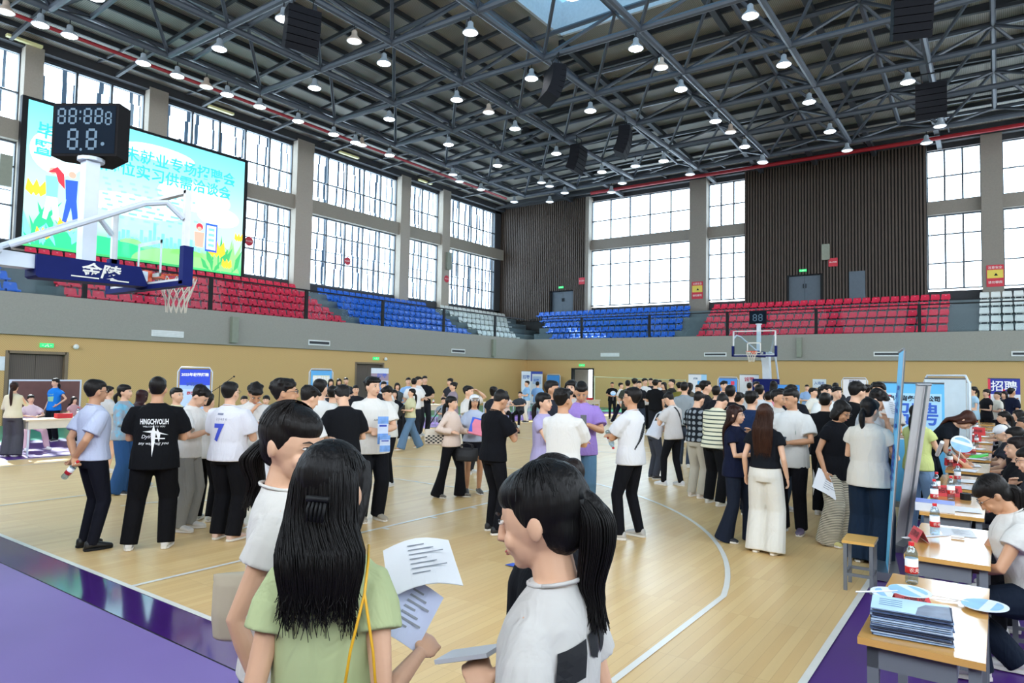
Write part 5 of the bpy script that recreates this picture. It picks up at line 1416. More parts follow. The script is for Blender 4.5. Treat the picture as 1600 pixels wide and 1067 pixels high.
P_flame = person((12.51, 4.40, 0), math.radians(-92), 1.749, 'man in white t-shirt with black flame print holding water bottle', arms=('fold', 'fold'), wear=('tee', '#e3e2e4'), pants=('slim', '#14151a'), shoes='#b9b6b0', glasses=True, face=True, feet=((0.14, -0.05), (-0.14, 0.05)), w=1.05, skin='m', hem=0.84, vox=0.0097)
person((10.79, 8.97, 0), math.radians(144), 1.497, 'person in white t-shirt bending over behind flame print man', lean=28, arms=('out', 'front'), wear=('tee', '#dfe0e8'), pants=('straight', '#3a3d46'), head=(20, 0), shoes='#3b3b3e', vox=0.0153)
P_strap = person((11.39, 8.43, 0), math.radians(-106), 1.633, 'man in off white t-shirt with black cross body strap, head bowed', arms=('phone', 'phone'), wear=('tee', '#d2cdca'), pants=('slim', '#15161a'), shoes='#d4d4d6', head=(34, 0), lean=4, feet=((0.12, -0.12), (-0.1, 0.1)), face=True, hem=0.84, vox=0.0144)
person((12.12, 7.59, 0), math.radians(160), 1.661, 'man in black and white plaid shirt with beige trousers', arms=('front', 'front'), wear=('shirt', ('#8f969c', '#1c2026'), 'plaid'), pants=('straight', '#b4ad9e'), shoes='#cfc5bb', head=(28, 0), vox=0.013)
person((12.55, 7.19, 0), math.radians(161), 1.685, 'man in cream sweatshirt with dark horizontal stripes, head bowed', arms=('front', 'front'), wear=('long', ('#dcd8bd', '#3d4b46'), 'stripe'), pants=('straight', '#131417'), shoes='#d9d8cf', head=(44, 0), lean=8, w=1.12, face=True, feet=((0.14, -0.03), (-0.14, 0.06)), hem=0.83, vox=0.0124)
P_navy = person((13.53, 5.06, 0), math.radians(89), 1.562, 'woman with long brown hair and glasses in navy t-shirt', sex='f', arms=('chin', 'front'), wear=('tee', '#151a30'), pants=('flare', '#1c2230'), shoes='#22252c', hair=('long', '#2c1610'), tail=0.52, glasses=True, face=True, hem=0.82, w=1.08, strands=120, feet=((0.14, -0.16), (-0.1, 0.12)), vox=0.0096)
P_wide = person((13.95, 4.74, 0), math.radians(-180), 1.602, 'woman with long brown hair in wide white trousers, back to viewer', sex='f', arms=('down', 'down'), wear=('crop', '#15171c'), pants=('wide', '#e4e0d6'), shoes='#d6cdb8', hair=('long', '#3a2115'), tail=0.45, hem=0.98, strands=140, vox=0.009)
person((13.24, 6.69, 0), math.radians(166), 1.711, 'big haired man in navy shirt behind the two long haired women', arms=('front', 'front'), wear=('tee', '#1b2c4c'), pants=('straight', '#10141f'), hair=('tousled', '#15110f'), shoes='#2a2a2e', vox=0.0114)
P_sneak = person((13.94, 5.98, 0), math.radians(-5), 1.762, 'young man in long white t-shirt with purple sneakers, looking left', arms=('belly', 'hip'), wear=('tee', '#dededb'), pants=('straight', '#131318'), shoes='#6b5f75', head=(12, -28), face=True, hem=0.78, skin='m', vox=0.0102)
person((13.45, 7.28, 0), math.radians(76), 1.730, 'young man in grey white t-shirt beside the purple sneaker man', arms=('front', 'front'), wear=('tee', '#cfcdc8'), pants=('straight', '#3d4a5c'), face=True, skin='m', vox=0.0118)
P_track = person((14.05, 7.40, 0), math.radians(179), 1.701, 'man with short hair in black t-shirt and side striped track pants', arms=('front', 'front'), wear=('tee', '#111216'), pants=('straight', '#121318'), shoes='#cfcfd0', w=1.05, vox=0.0115)
person((13.57, 10.00, 0), math.radians(41), 1.803, 'boy with fluffy hair in white t-shirt behind black t-shirt man', arms=('front', 'front'), wear=('tee', '#e3e4e0'), hair=('tousled', '#15110f'), face=True, vox=0.0144)
person((14.38, 7.01, 0), math.radians(137), 1.877, 'large man in black t-shirt leaning forward over a desk', lean=14, arms=('out', 'out'), wear=('tee', '#101114'), pants=('straight', '#131418'), hair=('tousled', '#15110f'), w=1.2, vox=0.0109)
P_read = person((14.70, 6.26, 0), math.radians(84), 1.804, 'young man with fluffy hair reading a white paper, facing right', arms=('chin', 'phone'), wear=('tee', '#cfd2d6'), hair=('tousled', '#15110f'), head=(30, 0), face=True, lean=8, vox=0.0099)
person((14.66, 7.82, 0), math.radians(-5), 1.867, 'man with glasses and thick hair just left of the blue banner', arms=('front', 'front'), wear=('tee', '#b9b4ae'), glasses=True, face=True, hair=('bowl', '#15110f'), w=1.1, skin='m', vox=0.0115)
P_pap = person((14.47, 5.68, 0), math.radians(68), 1.654, 'woman in black t-shirt and glasses holding papers, striped skirt', sex='f', arms=('down', 'down'), wear=('tee', '#121318'), pants=('wide', ('#c9c2ae', '#2e2b28'), 'pin'), shoes='#cabf7a', hair=('bob', '#15110f'), glasses=True, face=True, head=(24, 0), hem=0.78, w=1.12, lean=5, skin='m', vox=0.0095)
P_cream = person((14.93, 5.02, 0), math.radians(170), 1.694, 'woman in cream t-shirt with low ponytail, back to viewer', sex='f', arms=('front', 'front'), wear=('tee', '#dad4c8'), pants=('wide', '#1a2738'), shoes='#1d2028', hair=('lowpony', '#15110f'), tail=0.2, w=1.12, hem=0.8, head=(12, -20), vox=0.0086)
person((15.20, 7.00, 0), math.radians(155), 1.587, 'woman in pale yellow green top behind the leaning banners', sex='f', arms=('out', 'front'), wear=('tee', '#c9d38a'), pants=('straight', '#7b98b8'), hair=('lowpony', '#15110f'), tail=0.25, w=1.0, vox=0.0103)
person((15.22, 8.05, 0), math.radians(79), 1.697, 'woman with brown hair bending over desk in dark top', sex='f', lean=42, arms=('out', 'out'), wear=('tee', '#14181f'), pants=('wide', '#141a24'), hair=('long', '#3b1d12'), tail=0.3, head=(20, 0), vox=0.0113, face=True)
person((15.41, 20.80, 0), math.radians(-58), 1.773, 'person in light blue t-shirt standing behind the far desks', sex='f', arms=('front', 'front'), wear=('tee', '#9fc0d4'), hair=('pony', '#15110f'), face=True, hem=0.8, vox=0.02)
person((15.72, 21.40, 0), math.radians(-49), 1.704, 'person with black hair bun standing beyond the far desks', sex='f', arms=('front', 'front'), wear=('tee', '#1c1c20'), hair=('bun', '#15110f'), vox=0.02, face=True)
person((15.20, 18.47, 0), math.radians(62), 1.810, 'woman in white top partly hidden by a pale banner', sex='f', arms=('front', 'front'), wear=('tee', '#dcdfe2'), hair=('long', '#15110f'), tail=0.3, vox=0.02, face=True)
person((16.32, 20.98, 0), math.radians(134), 1.759, 'man in navy t-shirt and grey trousers near right edge', arms=('chin', 'down'), wear=('tee', '#171c30'), pants=('straight', '#3b4349'), skin='m', hem=0.82, vox=0.02)
P_sit = person((16.24, 2.56, 0), math.radians(-82), 1.680, 'seated woman in white t-shirt and glasses holding a phone, nearest desk', sex='f', pose='sit', arms=('table', 'table'), lean=17, wear=('tee', '#dcd9d4'), pants=('straight', '#18202e'), hair=('lowpony', '#15110f'), tail=0.3, head=(28, 0), face=True, glasses=True, w=1.22, skin='m', vox=0.0075, strands=100, feet=((0.14, -0.35), (-0.12, -0.1)))
person((16.42, 3.42, 0), math.radians(-88), 1.640, 'seated woman with brown hair behind the nearest desk woman', sex='f', lean=8, wear=('tee', '#3a2f2e'), hair=('long', '#2e1a12'), tail=0.3, head=(15, 0), pose='sit', arms=('table', 'table'), vox=0.0075, face=True)
person((16.36, 4.75, 0), math.radians(-87), 1.680, 'seated woman with chin on hand and glasses at third desk', sex='f', lean=8, pose='sit', arms=('table', 'chin'), wear=('tee', '#2b2d33'), hair=('pony', '#15110f'), tail=0.25, head=(6, 0), face=True, glasses=True, vox=0.0075)
person((16.22, 5.75, 0), math.radians(-81), 1.720, 'seated woman in black v-neck top looking up at visitors', sex='f', lean=4, wear=('tee', '#141417'), hair=('bun', '#1b1210'), head=(-6, 0), face=True, pose='sit', arms=('table', 'table'), vox=0.0084)
person((16.40, 6.85, 0), math.radians(-87), 1.680, 'seated person with long black hair, fifth along the desks', sex='f', lean=6, wear=('tee', '#1b1d22'), hair=('long', '#15110f'), tail=0.35, pose='sit', arms=('table', 'table'), vox=0.0093, face=True)
person((16.28, 8.00, 0), math.radians(-83), 1.680, 'seated person with dark hair beside the white cap helper', sex='f', lean=8, wear=('tee', '#26262b'), hair=('pony', '#15110f'), face=True, pose='sit', arms=('table', 'table'), vox=0.0105)
person((16.22, 9.30, 0), math.radians(-86), 1.620, 'seated helper in white baseball cap leaning over papers', lean=12, wear=('tee', '#2a2c33'), head=(15, 0), pose='sit', arms=('table', 'table'), vox=0.0119, face=True, extra='cap')
person((16.40, 10.90, 0), math.radians(-81), 1.720, 'seated older man with short grey black hair in teal shirt', lean=4, wear=('shirt', '#3c5560'), face=True, skin='m', hair=('short', '#262321'), pose='sit', arms=('table', 'table'), vox=0.0133)
person((16.85, 12.20, 0), math.radians(-88), 1.800, 'seated person in white sweatshirt with black sleeve stripe', lean=8, wear=('long', '#dedcd4'), w=1.15, pose='sit', arms=('table', 'table'), vox=0.0142, face=True)
person((16.15, 13.60, 0), math.radians(-80), 1.700, 'seated woman with dark hair reading white sheet at far desk', sex='f', lean=5, wear=('tee', '#c9c2bc'), hair=('pony', '#15110f'), face=True, pose='sit', arms=('table', 'table'), vox=0.0161)
person((16.35, 15.20, 0), math.radians(-81), 1.680, 'seated person in dark top at the last desks on right', sex='f', wear=('tee', '#202228'), hair=('long', '#15110f'), tail=0.2, pose='sit', arms=('table', 'table'), vox=0.0175, face=True)
person((-0.72, 2.61, 0), math.radians(-130), 1.536, 'woman in cream long sleeved top and grey trousers, left edge', sex='f', arms=('front', 'chin'), wear=('long', '#d6cdb2'), pants=('wide', '#4a4a50'), hair=('lowpony', '#2a1612'), tail=0.38, hem=0.88, vox=0.0171)
person((-1.96, 3.36, 0), math.radians(86), 1.467, 'seated woman in pale pink shirt and pink trousers at left table', sex='f', pose='sit', arms=('table', 'table'), wear=('shirt', '#cdb9c2'), pants=('straight', '#d9b5bb'), shoes='#e4e2e0', hair=('bun', '#15110f'), face=True, feet=((0.3, -0.4), (-0.2, -0.5)), vox=0.0187)
P_blue = person((-3.48, 4.41, 0), math.radians(27), 1.579, 'woman in bright blue printed t-shirt standing behind left table', sex='f', arms=('hip', 'down'), wear=('tee', '#1f78cf'), pants=('straight', '#15161c'), shoes='#2a2a2e', hair=('lowpony', '#15110f'), tail=0.2, face=True, hem=0.82, vox=0.02)
person((-2.71, 4.56, 0), math.radians(103), 1.273, 'girl with long hair seated right of the blue t-shirt woman', sex='f', pose='sit', arms=('table', 'front'), wear=('tee', '#b58f92'), hair=('long', '#1c1210'), tail=0.3, face=True, vox=0.02)
person((5.29, 2.03, 0), math.radians(127), 1.623, 'woman in turquoise patterned jacket and wide blue jeans', sex='f', arms=('front', 'front'), wear=('jacket', ('#6fa9c4', '#8f97a0'), 'mottle'), pants=('wide', '#2c4f7c'), shoes='#2b2d33', hair=('lowpony', '#15110f'), tail=0.16, face=True, hem=0.84, vox=0.0124)
person((4.86, 2.50, 0), math.radians(-156), 1.530, 'woman with long dark red hair beside the turquoise jacket', sex='f', arms=('front', 'front'), wear=('tee', '#1f1d24'), pants=('wide', '#7b98b4'), hair=('long', '#2a0f12'), tail=0.34, vox=0.0131)
person((2.98, 2.82, 0), math.radians(-174), 1.545, 'person in grey and white top behind the pale shirt man', arms=('front', 'front'), wear=('tee', '#c5c4c2'), pants=('shorts', '#e1dedb'), hair=('tousled', '#15110f'), vox=0.0148)
person((6.44, 2.21, 0), math.radians(102), 1.604, 'person in yellow striped shirt behind the black t-shirt man', arms=('front', 'front'), wear=('shirt', ('#dcd6b0', '#3a4348'), 'stripe'), vox=0.0118, face=True)
person((2.54, 5.84, 0), math.radians(67), 1.647, 'seated person with dark hair low behind number seven man', pose='sit', arms=('table', 'table'), wear=('tee', '#5d7fa8'), vox=0.018, face=True)
person((2.49, 6.42, 0), math.radians(45), 1.656, 'seated girl with round face between two white t-shirts', sex='f', pose='sit', arms=('table', 'table'), wear=('tee', '#d9d3cc'), hair=('pony', '#15110f'), face=True, tail=0.2, vox=0.0186)
person((1.54, 11.51, 0), math.radians(55), 1.578, 'woman with long black hair standing behind the far white table', sex='f', arms=('belly', 'belly'), wear=('tee', '#4d5559'), hair=('long', '#15110f'), tail=0.35, vox=0.02, face=True)
person((2.19, 10.75, 0), math.radians(50), 1.853, 'seated woman in black collared top at the far white table', sex='f', pose='sit', arms=('table', 'table'), wear=('shirt', '#17181d'), hair=('long', '#15110f'), tail=0.2, vox=0.02, face=True)
person((1.24, 12.28, 0), math.radians(54), 1.730, 'man in light blue polo shirt standing at far white table', arms=('belly', 'belly'), wear=('shirt', '#8fb4de'), pants=('straight', '#2b2e36'), vox=0.02, face=True)
person((2.37, 11.35, 0), math.radians(-146), 1.724, 'man in bright white shirt seen from behind at far table', arms=('front', 'front'), wear=('tee', '#f0eeec'), pants=('straight', '#2b2e36'), w=1.1, vox=0.02)
person((1.94, 12.01, 0), math.radians(113), 1.769, 'man in white t-shirt left of the black polo man', arms=('belly', 'belly'), wear=('tee', '#ece9e6'), pants=('straight', '#23252b'), vox=0.02, face=True)
person((1.39, 12.86, 0), math.radians(63), 1.786, 'man in black polo shirt with hands clasped, far table', arms=('belly', 'belly'), wear=('shirt', '#15171c'), pants=('straight', '#23252b'), w=1.05, vox=0.02, face=True)
person((4.19, 10.93, 0), math.radians(-20), 1.652, 'woman in dusty mauve top turned left at the far table', sex='f', arms=('front', 'front'), wear=('tee', '#8d7f88'), hair=('bun', '#15110f'), vox=0.02, face=True)
person((1.96, 13.39, 0), math.radians(1), 1.730, 'woman with black hair bun behind the mauve top woman', sex='f', arms=('front', 'front'), wear=('tee', '#33343b'), hair=('bun', '#15110f'), vox=0.02, face=True)
person((3.18, 11.72, 0), math.radians(61), 1.416, 'seated person in grey t-shirt at the far left tables', pose='sit', arms=('table', 'table'), wear=('tee', '#8f979f'), vox=0.02, face=True)
person((1.61, 16.87, 0), math.radians(46), 1.614, 'seated woman in pale pink at the farthest left table', sex='f', pose='sit', arms=('table', 'table'), wear=('tee', '#d8bfb6'), hair=('long', '#2a1814'), tail=0.2, vox=0.02, face=True)
person((1.75, 17.58, 0), math.radians(15), 1.557, 'seated person in dark top left of the white trousers man', pose='sit', arms=('table', 'table'), wear=('tee', '#3c4046'), vox=0.02, face=True)
person((0.72, 19.52, 0), math.radians(-36), 1.643, 'man in light blue polo shirt and white trousers standing far off', arms=('front', 'front'), wear=('shirt', '#8ab4d8'), pants=('straight', '#e8e2da'), shoes='#25262b', vox=0.02)
person((0.88, 20.06, 0), math.radians(-162), 1.622, 'man in blue shirt with white vest near the arc banner', arms=('front', 'front'), wear=('tee', '#7fa5cf'), pants=('straight', '#b7c4d4'), vox=0.02)
person((-1.09, 11.22, 0), math.radians(60), 1.642, 'person with dark hair left of the blue poster crowd', sex='f', arms=('front', 'front'), wear=('tee', '#3a3d44'), hair=('long', '#15110f'), tail=0.2, vox=0.02, face=True)
person((-1.67, 12.04, 0), math.radians(60), 1.647, 'woman with round face looking at viewer near far poster', sex='f', arms=('front', 'front'), wear=('tee', '#55565e'), hair=('long', '#15110f'), tail=0.2, vox=0.02, face=True)
person((-1.87, 12.51, 0), math.radians(59), 1.678, 'tall man with dark hair behind the bowed black t-shirt', sex='m', arms=('front', 'front'), wear=('tee', '#30343b'), hair=('short', '#15110f'), vox=0.02, face=True)
person((3.40, 8.90, 0), math.radians(57), 1.632, 'person in dark top behind the central stocky man', sex='m', arms=('front', 'front'), wear=('tee', '#25272d'), hair=('short', '#15110f'), vox=0.02, face=True)
person((3.20, 9.37, 0), math.radians(56), 1.645, 'young man in white t-shirt under the white banner', sex='m', arms=('front', 'front'), wear=('tee', '#e3e1de'), hair=('short', '#15110f'), vox=0.02, face=True)
person((3.77, 7.93, 0), math.radians(58), 1.564, 'photographer in black holding camera left of central man', sex='m', arms=('front', 'front'), wear=('tee', '#1c1d22'), hair=('short', '#15110f'), vox=0.0192, face=True)
P_fan = person((2.10, 24.20, 0), math.radians(35), 1.628, 'man in black t-shirt holding round white fan near open door', arms=('belly', 'belly'), wear=('tee', '#15161a'), pants=('slim', '#15161a'), skin='m', shoes='#222226', vox=0.02)
person((3.99, 21.27, 0), math.radians(96), 1.638, 'man in white t-shirt and navy trousers striding right', pose='walk', arms=('point', 'down'), wear=('tee', '#e6e2dd'), pants=('straight', '#181d2e'), vox=0.02, face=True)
person((6.52, 16.65, 0), math.radians(-164), 1.770, 'man in patterned grey shirt at the left end of the back crowd', sex='m', arms=('front', 'front'), wear=('tee', '#3c4038'), pants=('straight', '#16171c'), hair=('short', '#15110f'), vox=0.02)
person((6.05, 18.16, 0), math.radians(175), 1.831, 'tall man in black t-shirt, second in the back crowd', sex='m', arms=('down', 'down'), wear=('tee', '#26282c'), pants=('straight', '#23262d'), hair=('tousled', '#15110f'), vox=0.02)
person((6.38, 17.79, 0), math.radians(45), 1.750, 'short person in black between the taller back crowd men', sex='m', arms=('front', 'down'), wear=('tee', '#1d1e22'), pants=('straight', '#3a4352'), hair=('short', '#15110f'), vox=0.02, face=True)
person((5.90, 19.28, 0), math.radians(54), 1.835, 'young man in white t-shirt facing viewer in back crowd', sex='m', arms=('front', 'front'), wear=('tee', '#e4e3e1'), pants=('straight', '#1c1d22'), hair=('bowl', '#15110f'), vox=0.02, face=True)
person((5.44, 20.80, 0), math.radians(24), 1.836, 'person behind the white t-shirt young man in back crowd', sex='m', arms=('down', 'down'), wear=('tee', '#2b2d33'), pants=('straight', '#16171c'), hair=('short', '#15110f'), vox=0.02, face=True)
person((7.63, 16.22, 0), math.radians(-161), 1.809, 'broad man in black t-shirt with back turned, back crowd', sex='m', arms=('front', 'down'), wear=('tee', '#121316'), pants=('straight', '#23262d'), hair=('tousled', '#15110f'), vox=0.02)
person((5.92, 20.53, 0), math.radians(43), 1.773, 'person in pale top just right of broad black t-shirt', sex='m', arms=('front', 'front'), wear=('tee', '#cfcfcd'), pants=('straight', '#3a4352'), hair=('short', '#15110f'), vox=0.02, face=True)
person((6.63, 19.20, 0), math.radians(-17), 1.716, 'woman in brown top turned left in back crowd', sex='f', arms=('down', 'down'), wear=('tee', '#3b3530'), pants=('straight', '#1c1d22'), hair=('long', '#15110f'), tail=0.25, vox=0.02, face=True)
person((7.44, 17.92, 0), math.radians(-38), 1.823, 'man in dark camouflage shirt looking left in back crowd', sex='m', arms=('front', 'down'), wear=('tee', '#2e2d29'), pants=('straight', '#16171c'), hair=('short', '#15110f'), vox=0.02, face=True)
person((8.42, 16.16, 0), math.radians(-178), 1.749, 'person in olive green top, right part of back crowd', sex='m', arms=('front', 'front'), wear=('tee', '#6e6830'), pants=('straight', '#23262d'), hair=('tousled', '#15110f'), vox=0.02)
person((10.60, 10.96, 0), math.radians(-174), 1.787, 'man in grey t-shirt standing apart, arms down', sex='m', arms=('down', 'down'), wear=('tee', '#8f979c'), pants=('straight', '#3a4352'), hair=('short', '#15110f'), vox=0.0174)
person((8.29, 17.31, 0), math.radians(171), 1.728, 'woman in tan jacket behind the grey t-shirt man', sex='f', arms=('front', 'down'), wear=('tee', '#5b5447'), pants=('straight', '#1c1d22'), hair=('long', '#15110f'), tail=0.25, vox=0.02)
person((9.94, 13.56, 0), math.radians(-10), 1.713, 'person in navy jacket left of the white striped sleeve', sex='m', arms=('front', 'front'), wear=('tee', '#1a2030'), pants=('straight', '#16171c'), hair=('short', '#15110f'), vox=0.02, face=True)
person((11.32, 10.24, 0), math.radians(120), 1.826, 'young man in black jacket with white piping, facing right', sex='m', arms=('down', 'down'), wear=('tee', '#202226'), pants=('straight', '#23262d'), hair=('tousled', '#15110f'), vox=0.0162, face=True)
person((11.66, 9.87, 0), math.radians(179), 1.734, 'dark haired person behind the striped sweatshirt man', sex='m', arms=('front', 'down'), wear=('tee', '#1a1b20'), pants=('straight', '#3a4352'), hair=('short', '#15110f'), vox=0.0156)
person((10.46, 13.93, 0), math.radians(28), 1.820, 'tall person in front of the small blue poster', sex='m', arms=('front', 'front'), wear=('tee', '#34373d'), pants=('straight', '#1c1d22'), hair=('bowl', '#15110f'), vox=0.02, face=True)
person((12.52, 8.02, 0), math.radians(-177), 1.771, 'person with very thick black hair behind brown haired woman', sex='m', arms=('down', 'down'), wear=('tee', '#15161b'), pants=('straight', '#16171c'), hair=('short', '#15110f'), vox=0.0132)
person((12.32, 9.11, 0), math.radians(157), 1.640, 'small person with black hair behind striped sweatshirt man', sex='m', arms=('front', 'down'), wear=('tee', '#14161c'), pants=('straight', '#23262d'), hair=('tousled', '#15110f'), vox=0.0144)
person((9.48, 19.39, 0), math.radians(-174), 1.755, 'man in white t-shirt by the red lettered poster', sex='m', arms=('front', 'front'), wear=('tee', '#dfe1e4'), pants=('straight', '#3a4352'), hair=('short', '#15110f'), vox=0.02)
person((9.96, 18.49, 0), math.radians(36), 1.804, 'dark haired man right of the red lettered poster', sex='m', arms=('down', 'down'), wear=('tee', '#2c3036'), pants=('straight', '#1c1d22'), hair=('bowl', '#15110f'), vox=0.02, face=True)
person((12.47, 9.83, 0), math.radians(-179), 1.777, 'man with thick hair in pale t-shirt below far hoop', sex='m', arms=('front', 'down'), wear=('tee', '#c9cdd0'), pants=('straight', '#16171c'), hair=('short', '#15110f'), vox=0.015)
person((10.93, 16.72, 0), math.radians(180), 1.838, 'person in pink top standing at the far hoop base', sex='f', arms=('front', 'front'), wear=('tee', '#d88fa0'), pants=('straight', '#23262d'), hair=('long', '#15110f'), tail=0.25, vox=0.02)
person((12.33, 10.97, 0), math.radians(175), 1.633, 'person in orange top mostly hidden by white t-shirt man', sex='m', arms=('down', 'down'), wear=('tee', '#e07b3c'), pants=('straight', '#3a4352'), hair=('short', '#15110f'), vox=0.0162)
person((13.27, 8.80, 0), math.radians(178), 1.797, 'man in black jacket behind the purple sneaker man', sex='m', arms=('front', 'down'), wear=('tee', '#17191f'), pants=('straight', '#1c1d22'), hair=('bowl', '#15110f'), vox=0.0134)
person((10.07, 24.73, 0), math.radians(12), 1.699, 'man in light blue shirt facing viewer by paper sign', sex='m', arms=('front', 'front'), wear=('tee', '#8aa9cf'), pants=('straight', '#16171c'), hair=('short', '#15110f'), vox=0.02, face=True)
person((12.27, 15.23, 0), math.radians(72), 1.685, 'man in white t-shirt with green print, head bowed', sex='m', arms=('down', 'down'), wear=('tee', '#e3e1d6'), pants=('straight', '#23262d'), hair=('tousled', '#15110f'), vox=0.02, face=True)
person((12.33, 17.73, 0), math.radians(-180), 1.815, 'distant dark haired person above the fluffy haired boy', sex='m', arms=('front', 'down'), wear=('tee', '#2a2c31'), pants=('straight', '#3a4352'), hair=('short', '#15110f'), vox=0.02)
person((13.61, 10.70, 0), math.radians(40), 1.767, 'young man in white behind the large black t-shirt man', sex='m', arms=('front', 'front'), wear=('tee', '#d8d9dc'), pants=('straight', '#1c1d22'), hair=('bowl', '#15110f'), vox=0.015, face=True)
person((13.52, 13.65, 0), math.radians(19), 1.866, 'man with dark hair under the low white poster', sex='m', arms=('down', 'down'), wear=('tee', '#34343a'), pants=('straight', '#16171c'), hair=('short', '#15110f'), vox=0.018, face=True)
person((13.51, 14.88, 0), math.radians(178), 1.794, 'short haired man between low poster and glasses man', sex='m', arms=('front', 'down'), wear=('tee', '#26282d'), pants=('straight', '#23262d'), hair=('tousled', '#15110f'), vox=0.0192)
person((12.15, 12.69, 0), math.radians(104), 1.681, 'person in black with cap turned right in middle crowd', sex='m', arms=('front', 'front'), wear=('tee', '#1e2027'), pants=('straight', '#3a4352'), hair=('short', '#15110f'), vox=0.018, face=True)
person((11.79, 18.58, 0), math.radians(161), 1.692, 'distant person in pale grey top in the middle crowd', sex='f', arms=('down', 'down'), wear=('tee', '#c5c8cc'), pants=('straight', '#1c1d22'), hair=('long', '#15110f'), tail=0.25, vox=0.02)
person((15.98, 22.07, 0), math.radians(-60), 1.630, 'person in white hoodie at the far right desks', sex='m', arms=('front', 'down'), wear=('tee', '#e2ddcf'), pants=('straight', '#16171c'), hair=('short', '#15110f'), vox=0.02, face=True)
person((16.15, 22.81, 0), math.radians(-30), 1.647, 'person in dark top under the red and blue poster', sex='f', arms=('front', 'front'), wear=('tee', '#2b2c30'), pants=('straight', '#23262d'), hair=('long', '#15110f'), tail=0.25, vox=0.02, face=True)
F_one = person((14.14, -1.59, 0), math.radians(138), 1.765, 'woman in white t-shirt with low ponytail, profile smiling right, tote bag', sex='f', arms=('front', ((0.165, 0.02, 0.87), (0.05, 1, 0))), wear=('tee', '#e0ddd8'), pants=('straight', '#39465a'), hair=('lowpony', '#14100f'), tail=0.16, face=True, vox=0.005, strands=260, hem=0.9, head=(12, -38), w=0.84)
F_two = person((14.62, -1.80, 0), math.radians(-142), 1.684, 'woman in pale green top with long straight black hair, back to viewer', sex='f', arms=(((0.185, -0.03, 0.87), (0.1, 1, 0)), ((0.235, -0.12, 1.12), (0.1, 0.6, -1))), wear=('tee', '#b7c394'), pants=('straight', '#4a5668'), hair=('long', '#0f0d0e'), tail=0.285, vox=0.005, strands=420, hem=0.9, head=(6, -20), curl=1.3, w=0.84)
F_three = person((15.22, -1.67, 0), math.radians(-86), 1.672, 'woman in light grey t-shirt with high black ponytail, looking left', sex='f', arms=(((0.07, -0.13, 1.19), (0.5, 0.4, -1)), 'down'), wear=('tee', '#cfccc9'), pants=('straight', '#2b2f3a'), hair=('pony', '#0f0d0e'), tail=0.23, vox=0.005, strands=300, hem=0.76, head=(14, 10), w=0.84, face=True)
F_four = person((14.91, -1.17, 0), math.radians(-80), 1.620, 'woman with brown hair bun and black top behind grey t-shirt woman', sex='f', arms=('down', 'down'), wear=('tee', '#15161a'), pants=('straight', '#15161a'), hair=('bun', '#1a1210'), vox=0.007, strands=160, head=(8, -20))
# ------------------------------------------------------------------ prints on clothes
pm_w = mat('white_print_ink', '#e6e6e6', 0.8, var=0); pm_b = mat('black_print_ink', '#15171c', 0.8, var=0); pm_bl = mat('blue_print_ink', '#3c4fc0', 0.8, var=0)
def P2(mb, pts, mi=0): return mb.add([(u, 0, v) for u, v in pts], [tuple(range(len(pts)))], mi)
b = MB(); letter(b, 'HINGCHVOLIH', 0, 1.27, 0.072, 0, 0, 0.52, bold=0.002); letter(b, 'WELCOME TO YOU', 0, 1.225, 0.022)
P2(b, [(0.0, 1.245), (0.02, 1.15), (-0.005, 0.93), (-0.025, 1.15)]); P2(b, [(-0.10, 1.175), (0, 1.19), (0.13, 1.14), (0.0, 1.16)]); P2(b, [(0.03, 1.21), (0.06, 1.15), (0.05, 1.07), (0.025, 1.15)]); P2(b, [(-0.02, 1.12), (0.1, 1.11), (0.1, 1.1), (-0.02, 1.105)])
letter(b, 'Dying', -0.05, 1.125, 0.05, 0, 0, 1, 0.3); letter(b, 'any way hug you', 0.0, 1.06, 0.04, 0, 0, 1, 0.3)
print_on(P_cross, b, pm_w, True, 'back_print')
b = MB(); letter(b, '7', -0.015, 1.16, 0.24, 0, 0, 0.9, 0.05, 0.012); print_on(P_seven, b, pm_bl, True, 'number_seven')
b = MB(); P2(b, [(-0.035, 1.375), (0.035, 1.375), (0.035, 1.355), (-0.035, 1.355)]); letter(b, '2 3 4 5 6', 0.02, 1.31, 0.035); print_on(P_seven, b, mat('grey_print_ink', '#7c8296', 0.8, var=0), True, 'small_print')
b = MB()
rr = random.Random(4)
for i in range(13):
    v = 1.30 - 0.022 * i; u = 0.03 - 0.003 * i * (1 + 0.25 * i)
    wd = 0.055 * (1 - abs(i - 4) / 11)
    P2(b, [(u - wd, v - 0.012), (u + wd * 0.8, v + 0.03), (u + wd, v + 0.012), (u - wd * 0.4, v - 0.024)])
print_on(P_flame, b, pm_b, True, 'flame_print')
b = MB(); letter(b, 'AIRESERVE', 0.03, 1.2, 0.03, 0, 0, 1.2); print_on(P_broch, b, pm_b, False, 'chest_print')
b = MB(); letter(b, 'Good', 0, 1.25, 0.07, 0, 0, 1, 0.3); letter(b, 'vibes', 0, 1.19, 0.06, 0, 0, 1, 0.3); print_on(P_tab, b, mat('grey_ink', '#5b5e60', 0.8, var=0), False, 'chest_print')
b = MB(); letter(b, 'Friend', 0, 1.27, 0.06, 0, 0, 1, 0.2); P2(b, [(-0.1, 1.2), (0.09, 1.22), (0.07, 1.08), (-0.08, 1.08)]); print_on(P_blue, b, mat('green_ink', '#8fbf9c', 0.8, var=0), False, 'chest_print')
b = MB(); letter(b, 'j', 0.08, 1.2, 0.05); print_on(P_sneak, b, mat('green_mark', '#2c6e58', 0.8, var=0), False, 'chest_logo')
b = MB()
